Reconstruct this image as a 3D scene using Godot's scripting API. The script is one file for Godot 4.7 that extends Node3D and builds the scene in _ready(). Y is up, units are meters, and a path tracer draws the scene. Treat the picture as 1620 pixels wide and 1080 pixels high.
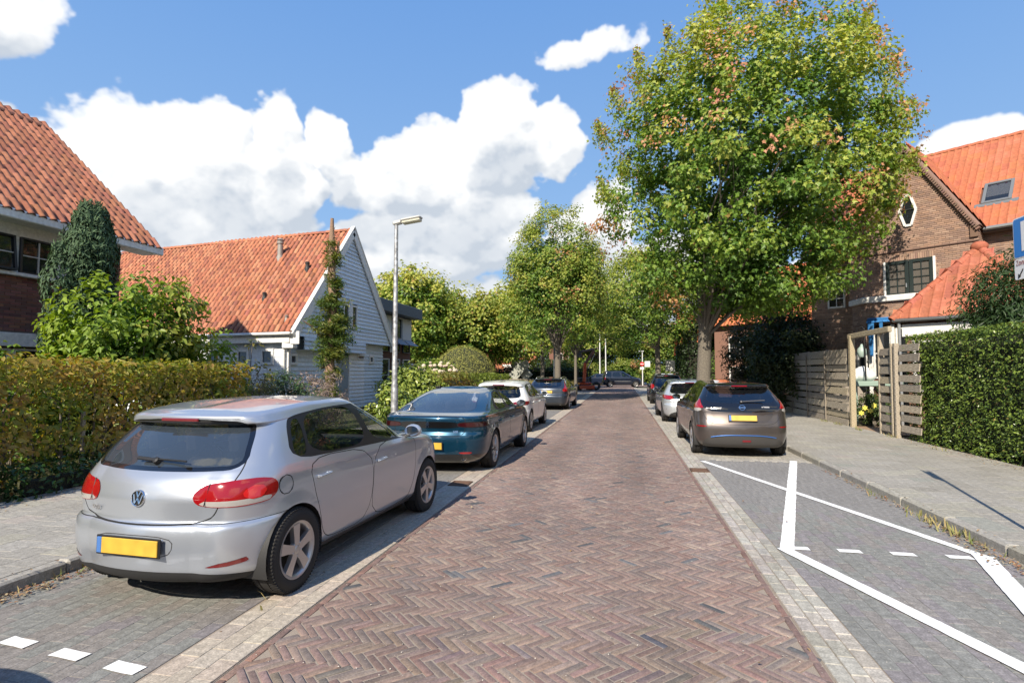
extends Node3D

# ---------------------------------------------------------------- mesh builder
class MB:
	var P := PackedVector3Array()
	var N := PackedVector3Array()
	var C := PackedColorArray()
	var T := PackedVector2Array()
	var col := Color.WHITE
	var X := Transform3D.IDENTITY
	func v(p: Vector3, n: Vector3, uv := Vector2.ZERO) -> void:
		P.append(X * p)
		N.append((X.basis * n).normalized())
		C.append(col)
		T.append(uv)
	func tri(a: Vector3, b: Vector3, c: Vector3, na: Vector3, nb: Vector3, nc: Vector3) -> void:
		if (b - a).cross(c - a).dot(na + nb + nc) > 0.0:
			v(a, na); v(c, nc); v(b, nb)
		else:
			v(a, na); v(b, nb); v(c, nc)
	func ftri(a: Vector3, b: Vector3, c: Vector3) -> void: # counter-clockwise seen from outside
		var n := (b - a).cross(c - a).normalized()
		v(a, n); v(c, n); v(b, n)
	func quad(a: Vector3, b: Vector3, c: Vector3, d: Vector3) -> void: # flat, counter-clockwise seen from outside
		ftri(a, b, c)
		ftri(a, c, d)
	func squad(a: Vector3, b: Vector3, c: Vector3, d: Vector3, na: Vector3, nb: Vector3, nc: Vector3, nd: Vector3) -> void:
		tri(a, b, c, na, nb, nc)
		tri(a, c, d, na, nc, nd)
	func box(c: Vector3, s: Vector3, bev := 0.0) -> void:
		var h := s * 0.5
		if bev <= 0.0:
			for ax in 3:
				for sg: float in [-1.0, 1.0]:
					var n := Vector3.ZERO
					n[ax] = sg
					var u := Vector3.ZERO
					u[(ax + 1) % 3] = sg * h[(ax + 1) % 3]
					var w := Vector3.ZERO
					w[(ax + 2) % 3] = h[(ax + 2) % 3]
					var o := c + n * h[ax]
					quad(o - u - w, o + u - w, o + u + w, o - u + w)
			return
		var g := h - Vector3.ONE * bev
		for ax in 3:
			var a1 := (ax + 1) % 3
			var a2 := (ax + 2) % 3
			for sg: float in [-1.0, 1.0]:
				var n := Vector3.ZERO
				n[ax] = sg
				var u := Vector3.ZERO
				u[a1] = sg * g[a1]
				var w := Vector3.ZERO
				w[a2] = g[a2]
				var o := c + n * h[ax]
				quad(o - u - w, o + u - w, o + u + w, o - u + w)
			for s1: float in [-1.0, 1.0]:
				for s2: float in [-1.0, 1.0]:
					var p := Vector3.ZERO
					p[a1] = s1 * h[a1]; p[a2] = s2 * g[a2]
					var q := Vector3.ZERO
					q[a1] = s1 * g[a1]; q[a2] = s2 * h[a2]
					var l := Vector3.ZERO
					l[ax] = g[ax]
					var n := Vector3.ZERO
					n[a1] = s1; n[a2] = s2
					n = n.normalized()
					tri(c + p - l, c + q - l, c + q + l, n, n, n)
					tri(c + p - l, c + q + l, c + p + l, n, n, n)
		for sx: float in [-1.0, 1.0]:
			for sy: float in [-1.0, 1.0]:
				for sz: float in [-1.0, 1.0]:
					var n := Vector3(sx, sy, sz).normalized()
					tri(c + Vector3(sx * h.x, sy * g.y, sz * g.z), c + Vector3(sx * g.x, sy * h.y, sz * g.z), c + Vector3(sx * g.x, sy * g.y, sz * h.z), n, n, n)
	func beam(a: Vector3, b: Vector3, w: float, h: float, bev := 0.0, up := Vector3.UP) -> void: # a bar from a to b
		var z := (b - a).normalized()
		if absf(z.dot(up)) > 0.99:
			up = Vector3.RIGHT
		var x := up.cross(z).normalized()
		var old := X
		X = X * Transform3D(Basis(x, z.cross(x), z), (a + b) * 0.5)
		box(Vector3.ZERO, Vector3(w, h, a.distance_to(b)), bev)
		X = old
	func tube(pts: Array, radii: Array, seg := 10, caps := true) -> void:
		var ring_p := []
		var ring_n := []
		var up := Vector3(0.123, 0.3, 0.9).normalized()
		for i in pts.size():
			var d: Vector3 = ((pts[mini(i + 1, pts.size() - 1)] as Vector3) - (pts[maxi(i - 1, 0)] as Vector3)).normalized()
			var x := up.cross(d).normalized()
			var y := d.cross(x)
			up = y.cross(x) * -1.0 if false else up
			var rp := PackedVector3Array()
			var rn := PackedVector3Array()
			for k in seg + 1:
				var a := TAU * k / seg
				var n := x * cos(a) + y * sin(a)
				rp.append((pts[i] as Vector3) + n * float(radii[i]))
				rn.append(n)
			ring_p.append(rp)
			ring_n.append(rn)
		for i in pts.size() - 1:
			for k in seg:
				squad(ring_p[i][k], ring_p[i][k + 1], ring_p[i + 1][k + 1], ring_p[i + 1][k], ring_n[i][k], ring_n[i][k + 1], ring_n[i + 1][k + 1], ring_n[i + 1][k])
		if caps:
			for e: int in [0, pts.size() - 1]:
				var o: int = 1 if e == 0 else -1
				var n: Vector3 = ((pts[e] as Vector3) - (pts[e + o] as Vector3)).normalized()
				for k in seg:
					tri(pts[e], ring_p[e][k], ring_p[e][k + 1], n, n, n)
	func lathe(prof: Array, seg := 24, axis := Vector3.UP, smooth := true, closed_arc := TAU) -> void: # prof of Vector2(radius, along axis)
		var z := axis.normalized()
		var x := (Vector3.RIGHT if absf(z.x) < 0.9 else Vector3.UP)
		x = (x - z * x.dot(z)).normalized()
		var y := z.cross(x)
		for i in prof.size() - 1:
			var a: Vector2 = prof[i]
			var b: Vector2 = prof[i + 1]
			if a.distance_to(b) < 1e-6:
				continue
			var t := (b - a).normalized()
			var n0 := Vector2(t.y, -t.x)
			var na := n0
			var nb := n0
			if smooth:
				if i > 0:
					var t2 := (a - (prof[i - 1] as Vector2)).normalized()
					var m := Vector2(t2.y, -t2.x)
					if m.dot(n0) > 0.6:
						na = (m + n0).normalized()
				if i < prof.size() - 2:
					var t3 := ((prof[i + 2] as Vector2) - b).normalized()
					var m2 := Vector2(t3.y, -t3.x)
					if m2.dot(n0) > 0.6:
						nb = (m2 + n0).normalized()
			for k in seg:
				var a0 := closed_arc * k / seg
				var a1 := closed_arc * (k + 1) / seg
				var r0 := x * cos(a0) + y * sin(a0)
				var r1 := x * cos(a1) + y * sin(a1)
				var p := [r0 * a.x + z * a.y, r1 * a.x + z * a.y, r1 * b.x + z * b.y, r0 * b.x + z * b.y]
				var n := [r0 * na.x + z * na.y, r1 * na.x + z * na.y, r1 * nb.x + z * nb.y, r0 * nb.x + z * nb.y]
				if a.x > 1e-6:
					tri(p[0], p[1], p[2], n[0], n[1], n[2])
				if b.x > 1e-6:
					tri(p[0], p[2], p[3], n[0], n[2], n[3])
	func prism(poly: PackedVector2Array, d: float, bev := 0.0) -> void: # polygon in xy, z from -d/2 to d/2
		if Geometry2D.is_polygon_clockwise(poly):
			poly.reverse()
		var top := poly
		if bev > 0.0:
			var g := Geometry2D.offset_polygon(poly, -bev)
			if g.size() == 1 and (g[0] as PackedVector2Array).size() == poly.size():
				top = g[0]
				if Geometry2D.is_polygon_clockwise(top):
					top.reverse()
				var best := 0
				for k in top.size():
					if top[k].distance_to(poly[0]) < top[best].distance_to(poly[0]):
						best = k
				var turned := PackedVector2Array()
				for k in top.size():
					turned.append(top[(k + best) % top.size()])
				top = turned
		var h := d * 0.5
		var idx := Geometry2D.triangulate_polygon(top)
		for sgn: float in [-1.0, 1.0]:
			var n := Vector3(0, 0, sgn)
			for i in range(0, idx.size(), 3):
				tri(Vector3(top[idx[i]].x, top[idx[i]].y, sgn * h), Vector3(top[idx[i + 1]].x, top[idx[i + 1]].y, sgn * h), Vector3(top[idx[i + 2]].x, top[idx[i + 2]].y, sgn * h), n, n, n)
		var hb := h - (bev if top != poly else 0.0)
		for i in poly.size():
			var j := (i + 1) % poly.size()
			var a := poly[i]
			var b := poly[j]
			var e := (b - a).normalized()
			var n := Vector3(e.y, -e.x, 0)
			squad(Vector3(a.x, a.y, -hb), Vector3(b.x, b.y, -hb), Vector3(b.x, b.y, hb), Vector3(a.x, a.y, hb), n, n, n, n)
			if top != poly:
				for sgn: float in [-1.0, 1.0]:
					var n2 := (n + Vector3(0, 0, sgn)).normalized()
					squad(Vector3(a.x, a.y, hb * sgn), Vector3(b.x, b.y, hb * sgn), Vector3(top[j].x, top[j].y, h * sgn), Vector3(top[i].x, top[i].y, h * sgn), n2, n2, n2, n2)
	func ball(c: Vector3, r: Vector3, seg := 12, rings := 8) -> void:
		for i in rings:
			for k in seg:
				var q := []
				for e: Array in [[i, k], [i, k + 1], [i + 1, k + 1], [i + 1, k]]:
					var th := PI * float(e[0]) / rings
					var ph := TAU * float(e[1]) / seg
					q.append(Vector3(sin(th) * cos(ph), cos(th), sin(th) * sin(ph)))
				var n := []
				for w: Vector3 in q:
					n.append((w / r).normalized())
				if i > 0:
					tri(c + q[0] * r, c + q[1] * r, c + q[2] * r, n[0], n[1], n[2])
				if i < rings - 1:
					tri(c + q[0] * r, c + q[2] * r, c + q[3] * r, n[0], n[2], n[3])
	func mesh() -> ArrayMesh:
		var a := []
		a.resize(Mesh.ARRAY_MAX)
		a[Mesh.ARRAY_VERTEX] = P
		a[Mesh.ARRAY_NORMAL] = N
		a[Mesh.ARRAY_COLOR] = C
		a[Mesh.ARRAY_TEX_UV] = T
		var m := ArrayMesh.new()
		if P.size():
			m.add_surface_from_arrays(Mesh.PRIMITIVE_TRIANGLES, a)
		return m

# ---------------------------------------------------------------- nodes
var rng := RandomNumberGenerator.new()

func rf(a: float, b: float) -> float:
	return rng.randf_range(a, b)

func thing(called: String, label: String, category: String, at := Vector3.ZERO, turn := 0.0, group := "") -> Node3D:
	var o := Node3D.new()
	o.name = called
	add_child(o, true)
	o.position = at
	o.rotation.y = turn
	tag(o, label, category, group)
	return o

func tag(o: Node3D, label: String, category: String, group := "") -> void:
	o.set_meta("label", label)
	o.set_meta("category", category)
	if group:
		o.set_meta("group", group)

func obj(called: String, m: Mesh, mat: Material, parent: Node = self) -> MeshInstance3D:
	var o := MeshInstance3D.new()
	o.name = called
	o.mesh = m
	o.material_override = mat
	parent.add_child(o, true)
	return o

func struct(called: String, m: Mesh, mat: Material) -> MeshInstance3D:
	var o := obj(called, m, mat)
	o.set_meta("kind", "structure")
	return o

func many(called: String, m: Mesh, mat: Material, xf: Array, cols: Array, parent: Node = self) -> MultiMeshInstance3D:
	var mm := MultiMesh.new()
	mm.transform_format = MultiMesh.TRANSFORM_3D
	mm.use_colors = true
	mm.mesh = m
	mm.instance_count = xf.size()
	var buf := PackedFloat32Array()
	buf.resize(xf.size() * 16)
	var k := 0
	for i in xf.size():
		var t: Transform3D = xf[i]
		var c: Color = cols[i]
		buf[k] = t.basis.x.x; buf[k + 1] = t.basis.y.x; buf[k + 2] = t.basis.z.x; buf[k + 3] = t.origin.x
		buf[k + 4] = t.basis.x.y; buf[k + 5] = t.basis.y.y; buf[k + 6] = t.basis.z.y; buf[k + 7] = t.origin.y
		buf[k + 8] = t.basis.x.z; buf[k + 9] = t.basis.y.z; buf[k + 10] = t.basis.z.z; buf[k + 11] = t.origin.z
		buf[k + 12] = c.r; buf[k + 13] = c.g; buf[k + 14] = c.b; buf[k + 15] = 1.0
		k += 16
	mm.buffer = buf
	var o := MultiMeshInstance3D.new()
	o.name = called
	o.multimesh = mm
	o.material_override = mat
	o.set_meta("kind", "stuff")
	parent.add_child(o, true)
	return o

# pieces: the nearest 300 to the camera as nodes of their own, the rest as one part; colours rounded to few tints
func pieces(called: String, rest: String, meshes: Array, mat_of: Callable, xf: Array, cols: Array, parent: Node, most := 300) -> void:
	var order := range(xf.size())
	var inv := parent_xf(parent)
	var eye := inv.affine_inverse() * Vector3(0, 1.68, -1.2)
	var dist := PackedFloat32Array()
	for i in xf.size():
		var w: Vector3 = inv * (xf[i] as Transform3D).origin
		var d: float = (xf[i] as Transform3D).origin.distance_to(eye)
		if not seen_by_camera(w):
			d += 1000.0
		dist.append(d)
	order.sort_custom(func(a, b): return dist[a] < dist[b])
	var rx := []
	var rc := []
	for k in order.size():
		var i: int = order[k]
		if k < most:
			var o := obj(called, meshes[i % meshes.size()], mat_of.call(cols[i]), parent)
			o.transform = xf[i]
		else:
			rx.append(xf[i])
			rc.append(cols[i])
	if rx.size():
		many(rest, meshes[0], mat_of.call(null), rx, rc, parent)

func parent_xf(p: Node) -> Transform3D:
	var t := Transform3D.IDENTITY
	while p is Node3D and p != self:
		t = (p as Node3D).transform * t
		p = p.get_parent()
	return t

func seen_by_camera(w: Vector3) -> bool:
	var c := cam_xf.affine_inverse() * w
	if c.z > -0.3:
		return false
	return absf(c.x / -c.z) < 0.93 and absf(c.y / -c.z) < 0.625

var cam_xf: Transform3D

# ---------------------------------------------------------------- materials
func lin(r: float, g: float, b: float) -> Color: # an albedo_color from a real-world (linear) colour
	return Color(r, g, b).linear_to_srgb()

func m_(c: Color, rough := 0.8, metal := 0.0) -> StandardMaterial3D:
	var m := StandardMaterial3D.new()
	m.albedo_color = c.linear_to_srgb()
	m.roughness = rough
	m.metallic = metal
	m.vertex_color_use_as_albedo = true
	return m

var tex_cache := {}
func noise_tex(key: String, freq: float, lo: float, hi: float, oct := 4, size := 512, kind := FastNoiseLite.TYPE_SIMPLEX_SMOOTH, seed_ := 1) -> NoiseTexture2D:
	if tex_cache.has(key):
		return tex_cache[key]
	var n := FastNoiseLite.new()
	n.noise_type = kind
	n.seed = seed_
	n.frequency = freq
	n.fractal_octaves = oct
	var t := NoiseTexture2D.new()
	t.width = size
	t.height = size
	t.seamless = true
	t.noise = n
	var g := Gradient.new()
	g.set_color(0, Color(lo, lo, lo))
	hi = minf(hi, 1.0)
	g.set_color(1, Color(hi, hi, hi))
	t.color_ramp = g
	var mid := clampf((lo + minf(hi, 1.0)) * 0.5, 0.05, 1.0)
	t.set_meta("mean", Color(mid, mid, mid).srgb_to_linear().r)
	tex_cache[key] = t
	return t

func grain(m: StandardMaterial3D, t: Texture2D, scale: float, bump := 0.0, bump_t: Texture2D = null) -> StandardMaterial3D:
	m.albedo_texture = t
	var mean: float = t.get_meta("mean", 1.0)
	var c := m.albedo_color.srgb_to_linear()
	m.albedo_color = Color(c.r / mean, c.g / mean, c.b / mean).linear_to_srgb()
	m.uv1_triplanar = true
	m.uv1_world_triplanar = true
	m.uv1_scale = Vector3.ONE * scale
	if bump > 0.0:
		m.heightmap_enabled = true
		m.heightmap_texture = bump_t if bump_t else t
		m.heightmap_scale = bump
		m.heightmap_deep_parallax = false
	return m

func ring2(pts: Array, rounds := 2) -> PackedVector2Array: # a polygon with its corners cut (Chaikin)
	var p := PackedVector2Array(pts)
	for r in rounds:
		var q := PackedVector2Array()
		for i in p.size():
			var a := p[i]
			var b := p[(i + 1) % p.size()]
			q.append(a.lerp(b, 0.2))
			q.append(a.lerp(b, 0.8))
		p = q
	return p

func tint(base: Color, k: float) -> Color:
	return Color(base.r * k, base.g * k, base.b * k)

func pick(list: Array) -> Variant:
	return list[rng.randi() % list.size()]

# materials for separate pieces that share a finish: one per rounded tint
func tint_bank(make: Callable) -> Callable:
	var bank := {}
	return func(c):
		var key: Variant = "rest" if c == null else Vector3i(int(c.r * 60), int(c.g * 60), int(c.b * 60))
		if not bank.has(key):
			bank[key] = make.call(Color.WHITE if c == null else Color((key.x + 0.5) / 60.0, (key.y + 0.5) / 60.0, (key.z + 0.5) / 60.0))
		return bank[key]

# ---------------------------------------------------------------- sky
func cloud_blobs() -> Array: # azimuth from the street's direction (right positive), elevation, half width, half height in degrees, strength
	return [
		# heap on the left, over the white gabled house
		[-46.0, 14.5, 6.5, 8.4, 1.0], [-40.5, 15.0, 6.0, 8.0, 1.0], [-34.4, 18.0, 3.6, 7.4, 0.95], [-52.5, 12.0, 7.0, 7.0, 0.95], [-36.5, 12.0, 6.0, 5.5, 0.9], [-44.0, 7.0, 16.0, 4.4, 0.75], [-62.0, 11.0, 8.0, 7.0, 0.9],
		# heap in the middle
		[-29.2, 19.8, 2.1, 5.0, 0.85], [-25.8, 17.6, 4.4, 3.6, 0.9], [-20.0, 19.4, 6.0, 5.0, 1.0], [-12.6, 22.4, 5.0, 5.8, 1.0], [-7.3, 22.4, 3.8, 3.2, 0.9], [-15.5, 19.5, 5.0, 4.0, 0.9],
		[-13.6, 14.0, 5.6, 5.2, 1.0], [-20.0, 12.0, 8.0, 4.6, 0.95], [-26.0, 10.5, 4.6, 4.2, 0.8], [-18.0, 5.0, 18.0, 4.2, 0.7], [-2.6, 13.2, 4.4, 5.6, 0.85], [4.0, 8.0, 10.0, 5.0, 0.7],
		# small ones high up
		[-4.6, 29.8, 3.2, 1.3, 0.20], [-1.2, 30.5, 2.8, 1.4, 0.24], [-57.5, 25.5, 6.4, 5.0, 0.95],
		# right, beyond the brick house
		[28.0, 15.4, 4.6, 3.9, 0.95], [34.0, 12.0, 8.0, 5.0, 0.85], [46.0, 10.0, 12.0, 5.0, 0.8], [18.0, 6.0, 12.0, 4.0, 0.6],
		# and the rest of the sky, which goes on the same way
		[70.0, 14.0, 16.0, 8.0, 0.9], [95.0, 22.0, 12.0, 7.0, 0.9], [118.0, 12.0, 18.0, 7.0, 0.9], [150.0, 24.0, 13.0, 7.0, 0.85], [172.0, 10.0, 18.0, 6.0, 0.9], [-172.0, 30.0, 10.0, 5.0, 0.8], [-150.0, 14.0, 16.0, 8.0, 0.9], [-122.0, 20.0, 12.0, 7.0, 0.9], [-98.0, 10.0, 18.0, 6.0, 0.9], [-82.0, 24.0, 10.0, 6.0, 0.85],
		[60.0, 42.0, 9.0, 4.0, 0.7], [125.0, 48.0, 12.0, 5.0, 0.7], [-140.0, 50.0, 12.0, 5.0, 0.7], [-75.0, 46.0, 9.0, 4.0, 0.7], [10.0, 55.0, 10.0, 4.0, 0.5],
	]

var n1 := FastNoiseLite.new()
var n2 := FastNoiseLite.new()
var n3 := FastNoiseLite.new()
var sky_blobs: Array

func cloud_f(az: float, el: float, near: Array) -> float:
	# the heaps' edges are warped, so that no outline stays an ellipse
	var wx := az + 2.6 * n3.get_noise_2d(az * 0.5, el * 0.7)
	var wy := el + 1.9 * n3.get_noise_2d(az * 0.5 + 71.0, el * 0.7 + 13.0)
	var f := -1.0
	for b: Array in near:
		var dx: float = (wx - b[0]) / b[2]
		var dy: float = (wy - b[1]) / b[3]
		if dy < 0.0:
			dy *= 1.2
		f = maxf(f, float(b[4]) * (1.0 - (dx * dx + dy * dy)))
	if f < -0.8:
		return -1.0
	f = minf(f, 0.62) + 0.12 * f
	# cauliflower lumps: rounded cells within cells
	var lump := -n1.get_noise_2d(az, el * 1.25) - 0.35
	return f + lump * 0.48 + n3.get_noise_2d(az * 1.7, el * 2.2) * 0.30

func sky_part(im: Image, ppd: float, az0: float, el_top: float, fine: bool) -> void:
	var w := im.get_width()
	var h := im.get_height()
	for y in h:
		var el := el_top - (y + 0.5) / ppd
		var t := pow(clampf(1.0 - el / 90.0, 0.0, 1.0), 2.6)
		var blue := Color(0.066, 0.235, 0.650).lerp(Color(0.40, 0.62, 0.88), t)
		var row := []
		for b: Array in sky_blobs:
			if absf(el - b[1]) < b[3] * 2.2 + 5.0:
				row.append(b)
		for x in w:
			var az := az0 + (x + 0.5) / ppd
			if az > 180.0:
				az -= 360.0
			var c := blue
			var near := []
			for b: Array in row:
				var d := absf(az - b[0])
				if d < b[2] * 1.6 + 2.0:
					near.append(b)
			if near.size():
				var f := cloud_f(az, el, near)
				if f > -0.06:
					var a := smoothstep(-0.05, 0.28, f) * 0.55 + 0.45 * smoothstep(-0.03, 0.10, f)
					# light comes from behind the viewer and above: lumps are white, hollows and undersides grey
					var up := cloud_f(az - 0.5, el + 1.0, near)
					var up2 := cloud_f(az - 1.0, el + 4.6, near)
					var big := n2.get_noise_2d(az, el * 1.7)
					var dark := 0.55 * smoothstep(-0.05, 0.55, up - f + 0.10) + 0.60 * smoothstep(0.05, 0.85, up2 + big * 0.5)
					dark = clampf(dark + 0.30 * big, 0.0, 1.0)
					var lit := Color(1.03, 1.03, 1.02).lerp(Color(0.56, 0.62, 0.70), dark)
					c = blue.lerp(lit, a * 0.985)
			im.set_pixel(x, y, c)

func build_sky() -> Texture2D:
	n1.seed = 11
	n1.noise_type = FastNoiseLite.TYPE_CELLULAR
	n1.cellular_return_type = FastNoiseLite.RETURN_DISTANCE
	n1.cellular_distance_function = FastNoiseLite.DISTANCE_EUCLIDEAN
	n1.fractal_type = FastNoiseLite.FRACTAL_FBM
	n1.frequency = 0.20
	n1.fractal_octaves = 4
	n1.fractal_gain = 0.55
	n2.seed = 5
	n2.noise_type = FastNoiseLite.TYPE_SIMPLEX_SMOOTH
	n2.frequency = 0.07
	n2.fractal_octaves = 5
	n3.seed = 23
	n3.noise_type = FastNoiseLite.TYPE_SIMPLEX_SMOOTH
	n3.frequency = 0.14
	n3.fractal_octaves = 5
	n3.fractal_gain = 0.55
	sky_blobs = cloud_blobs()
	var W := 4096
	var ppd := W / 360.0
	var low := Image.create_empty(W / 4, W / 8, false, Image.FORMAT_RGBAF)
	sky_part(low, ppd / 4.0, 0.0, 90.0, false)
	low.resize(W, W / 2, Image.INTERPOLATE_BILINEAR)
	# the part the photograph shows, finer: azimuth -64 to 42, elevation 0 to 38
	var n := int(106 * ppd)
	var fine := Image.create_empty(n, int(38 * ppd), false, Image.FORMAT_RGBAF)
	sky_part(fine, ppd, -64.0, 38.0, true)
	var y0 := int((90.0 - 38.0) * ppd)
	var left := int(64 * ppd)
	low.blit_rect(fine, Rect2i(0, 0, left, fine.get_height()), Vector2i(W - left, y0))
	low.blit_rect(fine, Rect2i(left, 0, n - left, fine.get_height()), Vector2i(0, y0))
	var ground := Image.create_empty(W, W / 4, false, Image.FORMAT_RGBAF)
	ground.fill(Color(0.16, 0.15, 0.13))
	low.blit_rect(ground, Rect2i(0, 0, W, W / 4), Vector2i(0, W / 4))
	return ImageTexture.create_from_image(low)

func build_view() -> void:
	var cam := Camera3D.new()
	cam.name = "camera"
	cam.fov = 62.494
	cam.near = 0.05
	cam.far = 900.0
	cam.position = Vector3(0, 1.68, 0)
	cam.rotation = Vector3(deg_to_rad(3.087), deg_to_rad(11.108), 0)
	add_child(cam)
	cam_xf = cam.transform
	cam.current = true
	var env := Environment.new()
	env.background_mode = Environment.BG_SKY
	env.tonemap_mode = Environment.TONE_MAPPER_LINEAR
	env.tonemap_exposure = EXPOSURE
	env.sdfgi_enabled = true
	env.ssao_enabled = true
	env.ssil_enabled = true
	var sky := Sky.new()
	var pm := PanoramaSkyMaterial.new()
	pm.panorama = build_sky()
	pm.energy_multiplier = SKY_ENERGY
	sky.sky_material = pm
	env.sky = sky
	var we := WorldEnvironment.new()
	we.name = "world_environment"
	we.environment = env
	add_child(we)
	var sun := DirectionalLight3D.new()
	sun.name = "sun"
	sun.light_energy = SUN_ENERGY
	sun.light_color = Color(1.0, 0.955, 0.88)
	sun.light_angular_distance = 0.5
	sun.shadow_enabled = true
	sun.sky_mode = DirectionalLight3D.SKY_MODE_LIGHT_ONLY
	add_child(sun)
	sun.look_at_from_position(Vector3.ZERO, Vector3(0.29, -1.0, -1.28))

const EXPOSURE := 1.46
const SKY_ENERGY := 0.74
const SUN_ENERGY := 1.6

# ---------------------------------------------------------------- paving
const BRICK_TINTS := [[0.222, 0.140, 0.115], [0.200, 0.134, 0.114], [0.235, 0.152, 0.122], [0.190, 0.134, 0.118], [0.240, 0.160, 0.128], [0.212, 0.142, 0.122], [0.215, 0.128, 0.104], [0.26, 0.185, 0.145], [0.180, 0.136, 0.122]]

func paver_mesh(l: float, w: float, h: float, bev: float, worn := 0.0) -> ArrayMesh: # lies along x, top at y = 0
	var b := MB.new()
	var hl := l * 0.5
	var hw := w * 0.5
	var t := [Vector3(-hl + bev, 0, -hw + bev), Vector3(hl - bev, 0, -hw + bev), Vector3(hl - bev, 0, hw - bev), Vector3(-hl + bev, 0, hw - bev)]
	if worn > 0.0:
		for i in 4:
			t[i] += Vector3(rf(-worn, worn), rf(-worn, worn) * 0.3, rf(-worn, worn))
	var e := [Vector3(-hl, -bev, -hw), Vector3(hl, -bev, -hw), Vector3(hl, -bev, hw), Vector3(-hl, -bev, hw)]
	if worn > 0.0 and l > 0.15 and w < 0.08: # a worn clinker: its face is domed
		var nn := []
		for i in 4:
			nn.append(Vector3(signf(t[i].x) * 0.06, 1, signf(t[i].z) * 0.22).normalized())
		b.squad(t[3], t[2], t[1], t[0], nn[3], nn[2], nn[1], nn[0])
		for i in 4:
			var j := (i + 1) % 4
			var ni := Vector3(signf(e[i].x) * 0.5, 0.8, signf(e[i].z) * 0.9).normalized()
			var nj := Vector3(signf(e[j].x) * 0.5, 0.8, signf(e[j].z) * 0.9).normalized()
			b.squad(t[i], t[j], e[j], e[i], nn[i], nn[j], nj, ni)
	else:
		b.quad(t[3], t[2], t[1], t[0])
		for i in 4:
			var j := (i + 1) % 4
			b.quad(t[i], t[j], e[j], e[i])
	for i in 4:
		var j := (i + 1) % 4
		b.quad(e[i], e[j], e[j] - Vector3(0, h, 0), e[i] - Vector3(0, h, 0))
	return b.mesh()

func sheet(x0: float, x1: float, z0: float, z1: float, y: float) -> ArrayMesh:
	var b := MB.new()
	b.quad(Vector3(x0, y, z1), Vector3(x1, y, z1), Vector3(x1, y, z0), Vector3(x0, y, z0))
	return b.mesh()

func running_bond(x0: float, x1: float, z0: float, z1: float, l: float, w: float, gap: float, y: float, tints: Callable, stagger := 0.5, jit := 0.0015) -> Array: # rows along z
	var xf := []
	var cs := []
	var n := int(round((x1 - x0) / w))
	var ww := (x1 - x0) / n
	for i in n:
		var z := z0 - l * fposmod(i * stagger, 1.0)
		while z > z1:
			var base := Basis(Vector3.UP, PI / 2 + rf(-0.006, 0.006)).scaled_local(Vector3(1, 1, (ww - gap) / (w - gap)))
			base = Basis(Vector3(1, 0, 0), rf(-0.003, 0.003)) * base
			xf.append(Transform3D(base, Vector3(x0 + (i + 0.5) * ww, y + rf(-jit, jit), z - l * 0.5)))
			cs.append(tints.call(x0 + (i + 0.5) * ww, z))
			z -= l
	return [xf, cs]

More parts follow.
